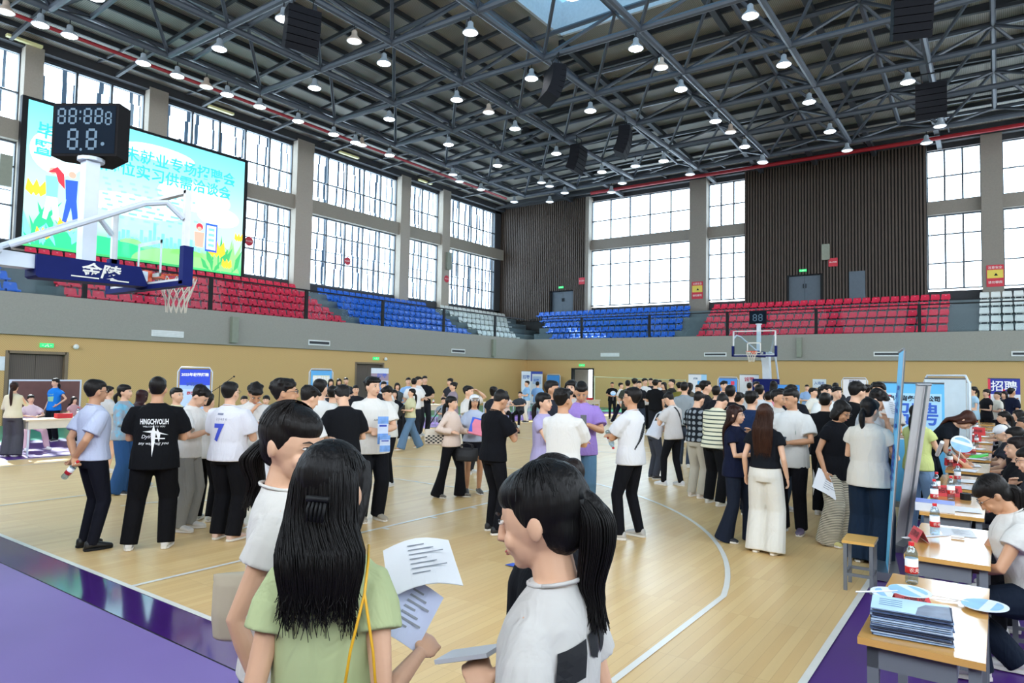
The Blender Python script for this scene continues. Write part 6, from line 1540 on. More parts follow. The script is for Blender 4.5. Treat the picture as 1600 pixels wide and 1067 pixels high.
for v0 in (1.1,):
    P2(b, [(0.03, 1.37), (0.10, 1.385), (0.097, 1.315), (0.026, 1.30)]); P2(b, [(-0.025, 1.355), (0.02, 1.365), (0.012, 1.295), (-0.02, 1.31)]); P2(b, [(-0.11, 1.335), (-0.035, 1.35), (-0.04, 1.27), (-0.118, 1.26)])
print_on(F_three, b, pm_b, True, 'back_print')
def straps(P, pts, m, name, r=0.006, flat_=1.0, parent=None):
    q = MB(); q.rods(pts, r, 6, flat=flat_); return q.build(name, m, parent or P['top'], True, fix=False)
# black shoulder stripes
b = MB()
for du in (0, 0.03, 0.06): P2(b, [(0.02 + du, 1.40), (0.035 + du, 1.40), (0.09 + du * 1.5, 1.22), (0.07 + du * 1.5, 1.22)])
print_on(P_strip, b, pm_b, False, 'shoulder_stripes')
b = MB(); P2(b, [(-0.03, 1.41), (-0.06, 1.41), (-0.09, 1.28), (-0.07, 1.28)]); print_on(P_strip, b, pm_b, True, 'back_stripe')
U = P_strap['U']
b = MB()
for i in range(16):
    t0, t1 = i / 16, (i + 1) / 16
    P2(b, [(-0.07 + 0.2 * t0, 1.42 - 0.36 * t0), (-0.035 + 0.2 * t0, 1.43 - 0.36 * t0), (-0.035 + 0.2 * t1, 1.43 - 0.36 * t1), (-0.07 + 0.2 * t1, 1.42 - 0.36 * t1)])
print_on(P_strap, b, pm_b, True, 'cross_strap')
for k in (0, 1):
    pts = []
    sg = 1 if k == 0 else -1
    for i in range(9): pts.append(Vector((sg * 0.155 * P_track['s'], 0.0, 0.85 - 0.09 * i)))
    q = MB(); q.rods([p + Vector((0, 0.0, 0)) for p in pts], [0.014] * 9, 4, flat=0.9); q.build('side_stripe', pm_w, [c for c in P_track['root'].children if c.name.startswith('trousers')][0])

# ------------------------------------------------------------------ hand held things
def WP(P, k, off=(0, 0, 0)):
    r = P['root']; M_ = Matrix.Translation(r.location) @ Matrix.Rotation(r.rotation_euler[2], 4, 'Z')
    d = (P['W'][k] - P['E'][k]).normalized()
    return M_ @ (P['W'][k] + d * 0.075 + Vector(off)), M_.to_3x3()
m_phone = mat('phone_black_glass', '#16181c', 0.2, var=0); m_pap = mat('paper_white_sheet', '#e8e9ec', 0.7, var=0.01); m_ink = mat('grey_ink_lines', '#8a8f98', 0.8, var=0)
def phone(P, k, lb, tilt=0.6, size=(0.075, 0.155), off=(0, -0.03, 0.02), back='#2a2c31'):
    p, R_ = WP(P, k, off)
    o = empty('phone', p, P['root'].rotation_euler[2], lb, 'phone'); o.rotation_euler[0] = -tilt
    q = MB(); q.bb(-size[0] / 2, size[0] / 2, -0.005, 0.005, -size[1] / 2, size[1] / 2); q.build('phone_case', mat('phone ' + back, back, 0.3, var=0), o)
    q = MB(); q.bb(-size[0] / 2 + 0.004, size[0] / 2 - 0.004, 0.005, 0.0065, -size[1] / 2 + 0.005, size[1] / 2 - 0.005); q.build('screen', mat('phone_screen', '#3b4a58', 0.15, var=0), o)
    return o
phone(P_grey, 0, 'black phone held by the man in grey trousers', 0.5)
phone(P_phone, 0, 'phone held by the man in all black clothes', 0.5)
phone(P_purp, 0, 'dark phone held by the man in purple t-shirt', 0.2)
phone(P_tab, 0, 'dark tablet held by the printed white t-shirt man', 1.0, (0.17, 0.24))
phone(P_sneak, 0, 'black wallet phone held by the purple sneaker man', 0.8)
phone(P_strap, 0, 'pale phone held by the cross strap man', 0.5, back='#cfd2d6')
phone(P_sit, 0, 'grey phone held by the nearest seated woman', 0.7, back='#8a8d92')
phone(F_three, 0, 'large silver tablet held by the grey t-shirt woman', 1.25, (0.075, 0.155), (0.0, -0.02, 0.025), '#b9bcc2')
def paper_geo(w_, h, curl=0.1, n=6):
    q = MB()
    for i in range(n):
        for sgn in (0,):
            a0, a1 = i / n, (i + 1) / n
            z0, z1 = curl * math.sin(a0 * PI) * w_, curl * math.sin(a1 * PI) * w_
            q.add([(-w_ / 2 + w_ * a0, -h / 2, z0), (-w_ / 2 + w_ * a1, -h / 2, z1), (-w_ / 2 + w_ * a1, h / 2, z1), (-w_ / 2 + w_ * a0, h / 2, z0)], [(0, 1, 2, 3)])
    return q
def sheet(loc, rot, lb, w_=0.21, h=0.297, curl=0.08, lines=True, m=None, cat='paper', name='paper_sheet', group=None):
    o = empty(name, loc, 0, lb, cat, group); o.rotation_euler = rot
    q = paper_geo(w_, h, curl); q.add([(x, y, z - 0.002) for x, y, z in q.v[:]], [f[::-1] for f in q.f[:]])
    q.build('sheet', m or m_pap, o, True, fix=False)
    if lines:
        q = MB()
        for i in range(7):
            y = h * 0.32 - i * h * 0.1; x1 = w_ * (0.1 + 0.25 * ((i * 7) % 3) / 2)
            z = curl * w_ * 0.98
            q.add([(-w_ * 0.15, y, z + 0.002), (x1, y, z + 0.002), (x1, y + 0.006, z + 0.002), (-w_ * 0.15, y + 0.006, z + 0.002)], [(0, 1, 2, 3)])
        q.build('text_lines', m_ink, o, fix=False)
    return o
p, _ = WP(P_pap, 1); sheet(p + Vector((0, 0, -0.06)), (1.2, 0.5, 0.6), 'white printed sheet hanging from hand of the striped skirt woman', 0.3, 0.25)
p, _ = WP(P_read, 0); sheet(p + Vector((0.05, 0, 0.1)), (1.1, 0.2, 1.0), 'white sheet read by the fluffy haired young man')
m_bro = mat('brochure_blue_print', '#6f9bd8', 0.45, var=0.25, scale=14)
def brochure(loc, rz, lb, w_=0.12, h=0.25, rx=0.0, group=None):
    o = empty('brochure', loc, rz, lb, 'brochure', group); o.rotation_euler[0] = rx
    q = MB(); q.bb(-w_ / 2, w_ / 2, -0.004, 0, -h / 2, h / 2); q.build('cover', mat('brochure_pale', '#c6d3ea', 0.5, var=0.1, scale=10), o)
    q = MB(); frect(q, -w_ / 2, w_ / 2, h * 0.24, h * 0.5, 0.006); frect(q, -w_ / 2, w_ / 2, -h / 2, -h * 0.12, 0.006); q.build('blue_photo', m_bro, o, fix=False)
    q = MB(); frect(q, -w_ * 0.35, w_ * 0.35, h * 0.13, h * 0.2, 0.007); q.build('title_bar', mat('brochure_title', '#2f48b0', 0.5, var=0), o, fix=False)
    return o
p, _ = WP(P_broch, 0); rz_ = P_broch['root'].rotation_euler[2]
dirn = Matrix.Rotation(rz_, 3, 'Z') @ Vector((0.02, -0.10, 0.0))
brochure(p + dirn + Vector((0, 0, 0.02)), rz_ - 0.3, 'pale blue brochure held by the stocky central man', 0.13, 0.34)
brochure(p + dirn * 1.12 + Vector((0.03, 0, -0.14)), rz_ - 0.2, 'second blue brochure hanging lower in same man hand', 0.13, 0.2)
# water bottles
m_water = pane_mat('clear_bottle_plastic', '#cfdde6', 0.10)
m_cap = mat('red_bottle_cap', '#d3242f', 0.4, var=0); m_lab = mat('bottle_label_white', '#e9e9e9', 0.5, var=0.02); m_labr = mat('bottle_label_red', '#c8202c', 0.5, var=0)
def bottle_proto():
    o = empty('water_bottle')
    q = MB(); q.lathe([(0.024, 0), (0.031, 0.006), (0.032, 0.03), (0.029, 0.045), (0.032, 0.06), (0.032, 0.15), (0.030, 0.17), (0.020, 0.195), (0.0125, 0.205), (0.0125, 0.215)], n=16); q.build('bottle_body', m_water, o, True)
    q = MB(); q.lathe([(0.0145, 0.208), (0.0145, 0.225), (0.013, 0.228)], n=14); q.build('cap', m_cap, o)
    q = MB(); q.lathe([(0.0326, 0.06), (0.0326, 0.095), (0.0326, 0.096), (0.0326, 0.14)], n=16, mats=[1, 1, 0]); l = q.build('label', [m_lab, m_labr], o, True)
    q = MB(); letter(q, '农夫', 0, 0.078, 0.026, 0.0335, 0, 1.0); q.build('label_lettering', m_white, l, fix=False)
    return o
bp_ = bottle_proto(); bn = [0]
def bottle(loc, lb, rz=0.0, rot=None, g='red capped water bottles'):
    o = bp_ if bn[0] == 0 else copy_tree(bp_); bn[0] += 1
    o.location = loc; o.rotation_euler = rot if rot else (0, 0, rz); tag(o, lb, 'bottle', g)
p, _ = WP(P_shirt, 0); ax_ = Vector((0.48, 0.34, 0.72)).normalized(); bottle(p - ax_ * 0.19, 'water bottle with red label held behind the pale shirt man', rot=ax_.to_track_quat('Z', 'Y').to_euler())
p, _ = WP(P_flame, 1); ax_ = Vector((0.25, 0.18, -0.9)).normalized(); bottle(p - ax_ * 0.05, 'upside down water bottle held by the flame print man', rot=ax_.to_track_quat('Z', 'Y').to_euler())
# bags
m_tote = mat('beige_canvas_leather', '#b9ad97', 0.75, var=0.05, bump=0.1); m_blackbag = mat('black_soft_bag', '#17171a', 0.7, var=0.1, scale=12)
def soft_bag(name, loc, rz, size, m, lb, handles=True, strap=None):
    o = empty(name, loc, rz, lb, 'bag')
    w_, d, h = size; q = MB()
    q.loft([((0, 0, z * h), (w_ / 2 * a, 0, 0), (0, d / 2 * c, 0)) for z, a, c in ((0, 0.82, 0.5), (0.06, 0.95, 0.95), (0.4, 1.0, 1.0), (0.85, 0.98, 0.7), (1.0, 0.98, 0.35))], 20); me = remesh(q, max(size) / 45, 3, 'bag_body'); me.materials.clear(); me.materials.append(m)
    bd = bpy.data.objects.new('bag_body', me); COL.objects.link(bd); bd.parent = o
    if handles:
        q = MB()
        for s_ in (-1, 1): q.rods([(-w_ * 0.28, s_ * d * 0.2, h * 0.95), (-w_ * 0.22, s_ * d * 0.15, h * 1.25), (0, s_ * d * 0.1, h * 1.38), (w_ * 0.22, s_ * d * 0.15, h * 1.25), (w_ * 0.28, s_ * d * 0.2, h * 0.95)], 0.008, 6)
        q.build('handles', m, o, True)
    return o
TOTE = (13.99, -1.57, 0.98)
tb = soft_bag('tote_bag', TOTE, math.radians(50), (0.30, 0.12, 0.22), m_tote, 'large beige tote bag hanging beside the ponytailed foreground woman', False)
p, _ = WP(P_pink, 0); soft_bag('hand_bag', (p.x - 0.05, p.y - 0.02, 0.56), 0.4, (0.36, 0.2, 0.2), m_blackbag, 'black bundled bag hanging from the pink jacket woman', True)
sb_ = soft_bag('shoulder_bag', (P_pink['root'].location.x - 0.14, P_pink['root'].location.y - 0.2, 0.80), math.radians(50), (0.34, 0.14, 0.24), mat('cream_bag', '#cfc3b2', 0.7), 'cream shoulder bag with black and white weave', False)
q = MB()
for i in range(5):
    for j in range(9):
        if (i + j) % 2: frect(q, -0.165 + j * 0.036, -0.165 + j * 0.036 + 0.034, 0.03 + i * 0.025, 0.03 + i * 0.025 + 0.022, 0.074)
q.build('woven_band', pm_b, sb_, fix=False)
q = MB(); q.rods([(-0.15, 0, 0.22), (-0.02, 0.02, 0.42), (0.08, 0.05, 0.55)], 0.008, 6); q.build('strap', pm_b, sb_, True)
p, _ = WP(P_walk, 0); q = MB(); q.box((0, 0, 0), (0.03, 0.36, 0.22)); solid(q, 'black_folder', mat('folder_black', '#1f2226', 0.5), 'black folder held by the striding cream shirt woman', 'folder', loc=(p.x, p.y, p.z - 0.06)).rotation_euler = (0.5, 0.3, P_walk['root'].rotation_euler[2] + 0.6)
p, _ = WP(P_pink, 0); q = MB(); q.box((0, 0, 0), (0.22, 0.3, 0.02)); solid(q, 'pink_folder', mat('folder_pink', '#e07f90', 0.5), 'pink folder held by the pale pink jacket woman', 'folder', loc=(p.x + 0.12, p.y + 0.03, p.z + 0.06)).rotation_euler = (0.7, 0.2, 0.4)
q = MB(); q.box((0, 0, 0), (0.23, 0.31, 0.015)); solid(q, 'blue_folder', mat('folder_blue', '#3f5fc4', 0.5), 'blue folder edge behind the pink folder', 'folder', loc=(p.x + 0.09, p.y + 0.06, p.z + 0.085)).rotation_euler = (0.7, 0.2, 0.6)
# hand fans
m_fan = mat('fan_blue_print', '#8fc0ee', 0.45, var=0.2, scale=9); m_stick = mat('white_plastic_stick', '#e6e6e6', 0.4)
def fan(loc, rot, lb, s=1.0):
    o = empty('hand_fan', loc, 0, lb, 'fan', 'round advertising fans'); o.rotation_euler = rot
    q = MB(); q.slab([(0.1 * s * math.cos(2 * PI * i / 28), 0.12 * s + 0.085 * s * math.sin(2 * PI * i / 28), 0) for i in range(28)], (0, 0, 0.003)); q.build('blade', mat('fan_white', '#dfe6f0', 0.45), o)
    q = MB(); q.add([(0.095 * s * math.cos(PI + PI * i / 16), 0.115 * s + 0.08 * s * math.sin(PI + PI * i / 16), 0.0036) for i in range(17)], [tuple(range(17))]); q.add([(0.07 * s * math.cos(PI * i / 12), 0.15 * s + 0.035 * s * math.sin(PI * i / 12), 0.0036) for i in range(13)], [tuple(range(13))]); q.build('blue_print', m_fan, o, fix=False)
    q = MB(); q.rods([(0, 0.06 * s, 0.002), (0, -0.14 * s, 0.002)], 0.004, 6); q.build('handle', m_stick, o)
    return o
fan((15.71, 1.12, 0.785), (0.02, 0, 1.9), 'flat blue and white fan left on the nearest desk', 1.15)
fan((15.84, 1.17, 0.79), (0.02, 0, -1.75), 'second blue and white fan with handle past desk edge', 1.15)
fan((15.60, 0.66, 0.905), (0.02, 0, -0.9), 'white handled fan on top of the brochure stack', 1.0)
fan((15.61, 7.6, 0.95), (1.2, 0.3, 0.3), 'blue fan raised over the middle desks', 1.3)
p, _ = WP(P_fan, 0); fan(p + Vector((0.08, -0.05, -0.02)), (1.4, 0, 0.4), 'round white fan held by the man near open door', 1.2)

# ------------------------------------------------------------------ desks, stools
m_desk = mat('varnished_desk_top', '#d29f58', 0.2, var=0.12, scale=2.2, coat=0.4); m_dm = mat('desk_grey_metal', '#6c7076', 0.45, var=0.04)
DY = [0.35, 2.12, 3.88, 5.6, 7.3, 9.0, 10.75, 12.45, 14.15, 15.9, 17.6, 19.3]
def desk_proto():
    o = empty('desk')
    q = MB(); q.bb(0, 0.46, 0, 1.22, 0.745, 0.775); q.build('desk_top', m_desk, o)
    q = MB(); q.bb(0.03, 0.36, 0.05, 1.17, 0.64, 0.745); q.build('drawer_box', m_dm, o)
    for x in (0.03, 0.40):
        for y in (0.05, 1.13):
            q = MB(); q.bb(x, x + 0.045, y, y + 0.045, 0.0, 0.745); q.build('leg', m_dm, o)
    q = MB(); q.bb(0.05, 0.43, 0.06, 0.09, 0.10, 0.14); q.bb(0.05, 0.43, 1.135, 1.165, 0.10, 0.14); q.bb(0.225, 0.255, 0.08, 1.14, 0.10, 0.14); q.build('foot_bars', m_dm, o)
    return o
dp = desk_proto()
for i, y in enumerate(DY):
    o = dp if i == 0 else copy_tree(dp)
    o.location = (15.53 + (0.0 if i < 2 else -0.06), y, 0); tag(o, 'wooden topped grey metal desk, %s in the row on the right' % ORD[i + 1], 'desk', 'desks along the right sideline')
def stool_proto():
    o = empty('stool')
    q = MB(); q.bb(-0.13, 0.13, -0.17, 0.17, 0.42, 0.445); q.build('seat', mat('stool_seat_wood', '#d9a95c', 0.3, var=0.08), o)
    for x in (-0.12, 0.09):
        for y in (-0.16, 0.13):
            q = MB(); q.bb(x, x + 0.03, y, y + 0.03, 0, 0.42); q.build('leg', m_dm, o)
    q = MB()
    for y in (-0.145, 0.145): q.bb(-0.11, 0.11, y - 0.01, y + 0.01, 0.13, 0.155)
    for x in (-0.105, 0.105): q.bb(x - 0.01, x + 0.01, -0.15, 0.15, 0.13, 0.155)
    q.build('rungs', m_dm, o)
    return o
sp_ = stool_proto()
SPOTS = [(14.99, 4.02, 0.03, 'small wooden stool standing free beside the banner pole'), (16.22, 3.02, 0.0, 'wooden stool at right edge behind nearest desk')]
for i, (y, w_) in enumerate(((2.3, 'nearest seated woman'), (3.5, 'brown haired seated woman'), (4.75, 'chin resting woman'), (5.75, 'black v-neck woman'), (6.85, 'long black haired helper'), (8.0, 'helper beside white cap'), (9.3, 'white cap helper'), (10.9, 'older man in teal'), (12.2, 'white sweatshirt person'))):
    SPOTS.append((16.42, y, 0.0, 'wooden stool under the ' + w_))
for i, (x, y, a, lb) in enumerate(SPOTS):
    if i == 2: continue
    o = sp_ if i == 0 else copy_tree(sp_)
    o.location = (x, y, 0); o.rotation_euler[2] = a; tag(o, lb, 'stool', 'wooden stools')
# things on the desks
for x, y, lb in ((15.64, 1.40, 'water bottle on the far corner of the nearest desk'), (15.65, 2.90, 'water bottle on the second desk beside the phone woman'), (15.55, 4.35, 'water bottle on the third desk, front one of the pair'), (15.53, 4.95, 'water bottle at the left edge of the third desk'), (15.66, 4.72, 'water bottle standing right on the third desk'), (15.66, 5.95, 'water bottle on the fourth desk'), (15.5, 7.75, 'water bottle at left on the fifth desk'), (15.55, 9.3, 'water bottle on the sixth desk'), (15.52, 10.2, 'water bottle at far end of the sixth desk'), (15.55, 11.3, 'water bottle on the seventh desk'), (15.6, 12.9, 'water bottle on the eighth desk'), (15.55, 14.5, 'water bottle on the ninth desk'), (15.6, 16.2, 'water bottle on the tenth desk'), (15.7, 9.7, 'lone water bottle right side of the sixth desk'), (15.7, 11.7, 'lone water bottle right side of the seventh desk')):
    bottle((x, y, 0.776), lb, 0.5)
m_card = mat('red_card', '#c4202a', 0.5, var=0.02)
def tent(x, y, rz, lb, s=1.0, txt='招聘席'):
    o = empty('name_tent_card', (x, y, 0.776), rz, lb, 'card', 'red tent cards')
    q = MB(); q.add([(-0.1 * s, -0.04, 0), (0.1 * s, -0.04, 0), (0.1 * s, 0, 0.085 * s), (-0.1 * s, 0, 0.085 * s), (-0.1 * s, 0.04, 0), (0.1 * s, 0.04, 0)], [(0, 1, 2, 3), (3, 2, 5, 4)]); q.build('folded_card', m_card, o, fix=False)
    q = MB(); letter(q, txt, 0, 0, 0.05 * s, 0); q.v = [(x_, -0.022 + z_ * 0.42 - 0.003, 0.045 * s + z_ * 0.9) for x_, y_, z_ in q.v]; q.build('lettering', pm_b, o, fix=False)
tent(15.68, 0.9, 0.9, 'red folded card behind the brochure stack')
tent(15.57, 2.62, -1.2, 'red folded card on the second desk')
tent(15.62, 4.98, 0.4, 'red folded card between bottles of the third desk', 1.2)
tent(15.55, 7.9, 0.2, 'red folded card on the fifth desk', 1.2)
tent(15.6, 9.95, 0.1, 'red folded card on the sixth desk', 1.3)
tent(15.6, 12.7, 0.1, 'red folded card on the eighth desk', 1.5)
tent(15.6, 14.9, 0.1, 'large red card on the ninth desk', 1.8)
m_edge = mat('brochure_edges', '#3c4a60', 0.6, var=0.3, scale=40)
for k in range(26):
    q = MB(); dx = 0.006 * math.sin(k * 1.9); dy = 0.006 * math.cos(k * 2.7)
    q.bb(-0.15, 0.15, -0.105, 0.105, 0, 0.0042)
    o = empty('brochure', (15.715 + dx, 0.535 + dy, 0.776 + 0.0045 * k), 0.10 + 0.03 * math.sin(k), 'blue recruitment brochure, %s from the bottom of the tall stack' % ORD[k + 1], 'brochure', 'stack of brochures on the nearest desk')
    q.build('pages', mat('brochure_pages_%d' % (k % 4), ['#2b3348', '#8fa6c4', '#47597c', '#b9cbe0'][k % 4], 0.5, var=0.1), o)
    if k == 25:
        q = MB(); q.add([(-0.15, -0.105, 0.0046), (0.15, -0.105, 0.0046), (0.15, 0.105, 0.0046), (-0.15, 0.105, 0.0046)], [(0, 1, 2, 3)]); q.build('cover', mat('cover_pale_blue', '#bfe0f2', 0.35, var=0.05), o, fix=False)
        q = MB(); q.add([(0.02, -0.105, 0.0050), (0.15, -0.105, 0.0050), (0.15, 0.08, 0.0050), (0.06, 0.06, 0.005), (0.03, 0.0, 0.005)], [(0, 1, 2, 3, 4)]); q.build('cover_photo', mat('cover_photo_dusk', '#6b7488', 0.35, var=0.35, scale=14), o, fix=False)
        q = MB()
        for i in range(4): q.add([(-0.12, 0.05 - 0.03 * i, 0.0052), (-0.03, 0.05 - 0.03 * i, 0.0052), (-0.03, 0.06 - 0.03 * i, 0.0052), (-0.12, 0.06 - 0.03 * i, 0.0052)], [(0, 1, 2, 3)])
        q.build('cover_text', mat('cover_text_blue', '#5d7fae', 0.6, var=0), o, fix=False)
sheet((15.78, 3.1, 0.777), (0, 0, 0.15), 'white sheet under the arms of nearest seated woman', curl=0.01)
q = MB(); q.rods([(-0.04, 0, 0.012), (0.04, 0, 0.012)], 0.011, 10); solid(q, 'paper_roll', m_pap, 'small white roll on the second desk', 'roll', loc=(15.79, 2.86, 0.776))
q = MB(); q.bb(-0.2, 0.2, -0.02, 0.02, 0, 0.002); solid(q, 'lanyard_strip', m_pap, 'white lanyard strip across the second desk', 'strip', loc=(15.6, 2.78, 0.777)).rotation_euler[2] = 0.9
b = MB(); b.bb(-0.17, 0.12, -0.12, 0.12, 0, 0.07); o = empty('brochure_box', (15.6, 4.05, 0.776), 0.05, 'box of blue and white flyers on the third desk', 'box'); b.build('box_body', mat('flyer_box_white', '#d5d9e0', 0.6), o)
b = MB(); b.add([(-0.17, -0.12, 0.0715), (0.12, -0.12, 0.0715), (0.12, 0.12, 0.0715), (-0.17, 0.12, 0.0715)], [(0, 1, 2, 3)]); b.build('blue_top', mat('flyer_top_blue', '#6f83cf', 0.4, var=0.15), o, fix=False)
sheet((15.8, 4.22, 0.779), (0, 0, 0.1), 'notebook sheet right on the third desk', 0.2, 0.28, 0.01, False)
q = MB(); q.rods([(0, 0, 0), (0, 0, 0.06)], 0.045, 14); solid(q, 'tape_roll', m_blk, 'black round tin on the third desk', 'tin', loc=(15.77, 4.85, 0.776))
for i, y in enumerate((5.75, 6.3, 7.45, 8.1, 9.15, 10.0, 11.0, 12.6, 14.3, 16.0)):
    sheet((15.72 + 0.05 * math.sin(i * 2), y, 0.779), (0, 0, 0.3 * math.sin(i * 3)), 'white sheets lying %s along the right row of desks' % ORD[i + 1], 0.24, 0.32, 0.01, False, group='papers on the right desks')
q = MB(); q.box((0, 0, 0), (0.24, 0.3, 0.02)); solid(q, 'green_folder', mat('folder_green', '#46d84a', 0.5), 'bright green folder before the white cap helper', 'folder', loc=(15.78, 9.4, 0.80)).rotation_euler[1] = -0.25
q = MB(); q.rods([(0, 0, 0.0), (0.12, 0.05, 0.25)], 0.022, 10); solid(q, 'rolled_paper', m_pap, 'rolled white paper held over the desks by banners', 'roll', loc=(15.45, 6.3, 1.05)).rotation_euler = (0.8, 0.3, -0.6)
q = MB(); q.lathe([(0.028, 0), (0.028, 0.004)], n=16); solid(q, 'coin', mat('silver', '#c9ccd0', 0.25, 0.9, var=0), 'small silver disc lying on purple floor by nearest desk', 'disc', loc=(15.2, 0.2, 0.001))

# ------------------------------------------------------------------ banners
m_bback = mat('banner_grey_back', '#b3b0b1', 0.7, var=0.03); m_bbeige = mat('banner_beige_back', '#c6bbad', 0.7, var=0.03)
def banner(loc, rz, W, H_, lb, cols, texts=(), lean=0.0, back=m_bback, frame=False, deco=()):
    """front faces local -Y"""
    o = empty('roll_up_banner', loc, rz, lb, 'banner'); o.rotation_euler = (lean, 0, rz); o.rotation_mode = 'XYZ'
    q = MB(); q.bb(-W / 2 - 0.02, W / 2 + 0.02, -0.1, 0.1, 0, 0.08); q.build('base', m_alub, o)
    q = MB(); q.bb(-W / 2, W / 2, 0.0, 0.006, 0.06, H_); q.build('banner_back', back, o)
    q = MB(); frect(q, -W / 2, W / 2, 0.06, H_, 0.002); bf = q.build('banner_face', cmat(cols[0]), o, fix=False)
    q = MB(); q.rods([(0, 0.03, 0.05), (0, 0.03, H_)], 0.012, 6); q.rods([(-W / 2, 0, H_), (W / 2, 0, H_)], 0.014, 6); q.build('pole', m_alub, o)
    for i, (u0, u1, v0, v1, c) in enumerate(deco):
        q = MB(); frect(q, u0 * W, u1 * W, v0 * H_, v1 * H_, 0.004 + 0.0005 * i); q.build('artwork', cmat(c), bf, fix=False)
    for t, u, v, s_, c in texts:
        q = MB(); letter(q, t, u, v, s_, 0.009, bold=0.004); q.build('lettering', cmat(c), bf, fix=False)
    if frame:
        q = MB(); r = 0.08
        q.rods([(-W / 2 - 0.05, 0.02, 0), (-W / 2 - 0.05, 0.02, H_ - r), (-W / 2 - 0.05 + r, 0.02, H_ + 0.05), (W / 2 + 0.05 - r, 0.02, H_ + 0.05), (W / 2 + 0.05, 0.02, H_ - r), (W / 2 + 0.05, 0.02, 0)], 0.018, 8); q.build('rounded_frame', m_bball, o, True)
    return o
m_alub = mat('banner_aluminium', '#8f949a', 0.35, 0.7, var=0.02)
LBL = '#5aaee6'
def face(loc, a=0.0):
    d = Vector((16.05 - loc[0], -3 - loc[1])); return math.atan2(d.y, d.x) + PI / 2 + math.radians(a)
banner((15.10, 4.80, 0), -PI / 2 + 0.155, 0.8, 2.2, 'tall banner seen edge on with light blue side and grey pole', ['#6cc1ee'], (('招', 0, 1.6, 0.5, '#1f4fb0'), ('聘', 0, 1.0, 0.5, '#1f4fb0')), lean=-0.07)
banner((14.95, 8.95, 0), face((14.95, 8.95)), 0.86, 1.87, 'blue recruitment banner facing viewer behind the pole banner', ['#62b8e8'], (('电子商务有限公司', 0.04, 1.63, 0.085, '#23303f'), ('招聘', 0.0, 1.38, 0.36, '#2f5fc4'), ('诚邀您的加入', 0, 1.05, 0.1, '#ffffff')), deco=((-0.46, 0.46, 0.60, 0.915, '#a9d6f0'), (-0.40, -0.30, 0.85, 0.9, '#d8535a')), frame=False)
banner((15.1, 6.15, 0), -PI / 2 - 0.10, 0.8, 1.87, 'leaning banner with plain grey back turned to viewer', ['#cfe3f2'], (), lean=-0.13)
banner((15.3, 10.48, 0), -PI / 2 + 0.75, 0.9, 1.95, 'banner with beige back inside a rounded white frame', ['#d8e6ee'], (), back=m_bbeige, frame=True)
banner((15.48, 12.2, 0), -PI / 2 + 0.5, 0.6, 1.9, 'narrow beige backed banner farther along the desks', ['#d8e6ee'], (), back=m_bbeige)
banner((16.15, 23.2, 0), 0.06, 0.82, 2.04, 'blue poster with big white recruitment lettering at right', ['#e9ecf4'], (('招聘', 0, 1.78, 0.34, '#ffffff'),), deco=((-0.5, 0.5, 0.76, 1.0, '#27339c'), (-0.5, -0.42, 0.0, 1.0, '#d8344c'), (-0.3, 0.1, 0.68, 0.71, '#3a3f4c'), (-0.06, 0.04, 0.80, 0.84, '#d8344c')))
banner((17.0, 18.8, 0), 0.0, 0.85, 1.95, 'pale blue banner cut by the right frame edge', ['#d6e2f2'], (('诚聘英才', 0, 1.7, 0.17, '#5a7fd0'),), deco=((-0.5, 0.5, 0.82, 1.0, '#8aaae8'), (-0.5, 0.5, 0.5, 0.56, '#a6c4ea'), (-0.5, 0.5, 0.0, 0.3, '#7a8cc8')))
banner((-2.4, 7.5, 0), face((-2.4, 7.5)), 0.78, 1.88, 'blue headed framed poster left of the microphone stand', ['#a9c9ec'], (('2025年校园招聘', 0, 1.72, 0.1, '#ffffff'), ('诚聘英才', 0, 1.45, 0.11, '#3a58b8'), ('岗位列表', 0, 1.2, 0.1, '#c04a50')), deco=((-0.5, 0.5, 0.76, 1.0, '#2f4fd8'), (-0.44, 0.44, 0.45, 0.7, '#c4dcf2')), frame=True)
banner((-5.0, 14.0, 0), face((-5, 14), 20), 0.82, 1.92, 'light blue framed poster behind the loose white t-shirt man', ['#5fb0e4'], (('招贤纳士', 0, 1.6, 0.17, '#ffffff'),), deco=((-0.4, 0.4, 0.72, 0.9, '#e8e4c4'), (-0.5, 0.5, 0.5, 0.57, '#2a72c8'), (-0.5, 0.5, 0.0, 0.5, '#d8e2ec')), frame=True)
banner((-7.4, 19.3, 0), face((-7.4, 19.3)), 0.8, 2.08, 'white banner with hotel photo in front of the second doors', ['#e4e4ec'], (('招聘', 0.1, 1.72, 0.22, '#5a6fd0'),), deco=((-0.5, 0.5, 0.72, 0.88, '#a98fa0'), (-0.3, 0.0, 0.76, 0.81, '#3a3550'), (-0.5, 0.5, 0.4, 0.7, '#7a9ad4')))
banner((-6.2, 29.6, 0), face((-6.2, 29.6), 30), 0.62, 2.1, 'narrow white banner with blue square code like lettering', ['#e0e4ea'], (('招聘', 0, 1.75, 0.24, '#4a6aa8'),))
banner((-8.0, 33.4, 0), 0.25, 0.82, 2.12, 'white banner with large blue arc left of open door', ['#e6e9f0'], (('招聘', 0, 1.55, 0.18, '#5a7fd0'),), deco=((-0.5, 0.5, 0.92, 1.0, '#3a50b0'), (-0.5, -0.35, 0.7, 0.92, '#3a50b0'), (-0.3, 0.4, 0.62, 0.85, '#b4c8ec')))
banner((-6.85, 33.6, 0), 0.2, 0.82, 1.9, 'small blue framed poster just left of the open door', ['#3f8fd8'], (), deco=((-0.3, 0.35, 0.55, 0.8, '#e6c878'),), frame=True)
banner((4.35, 28.6, 0), 0.42, 0.84, 2.06, 'white poster with light blue corner in back crowd', ['#dfe5ec'], (('诚聘', -0.1, 1.85, 0.1, '#7a8aa0'),), deco=((0.0, 0.5, 0.62, 0.85, '#4aa4e4'), (0.2, 0.5, 0.85, 1.0, '#9fd0f0')))
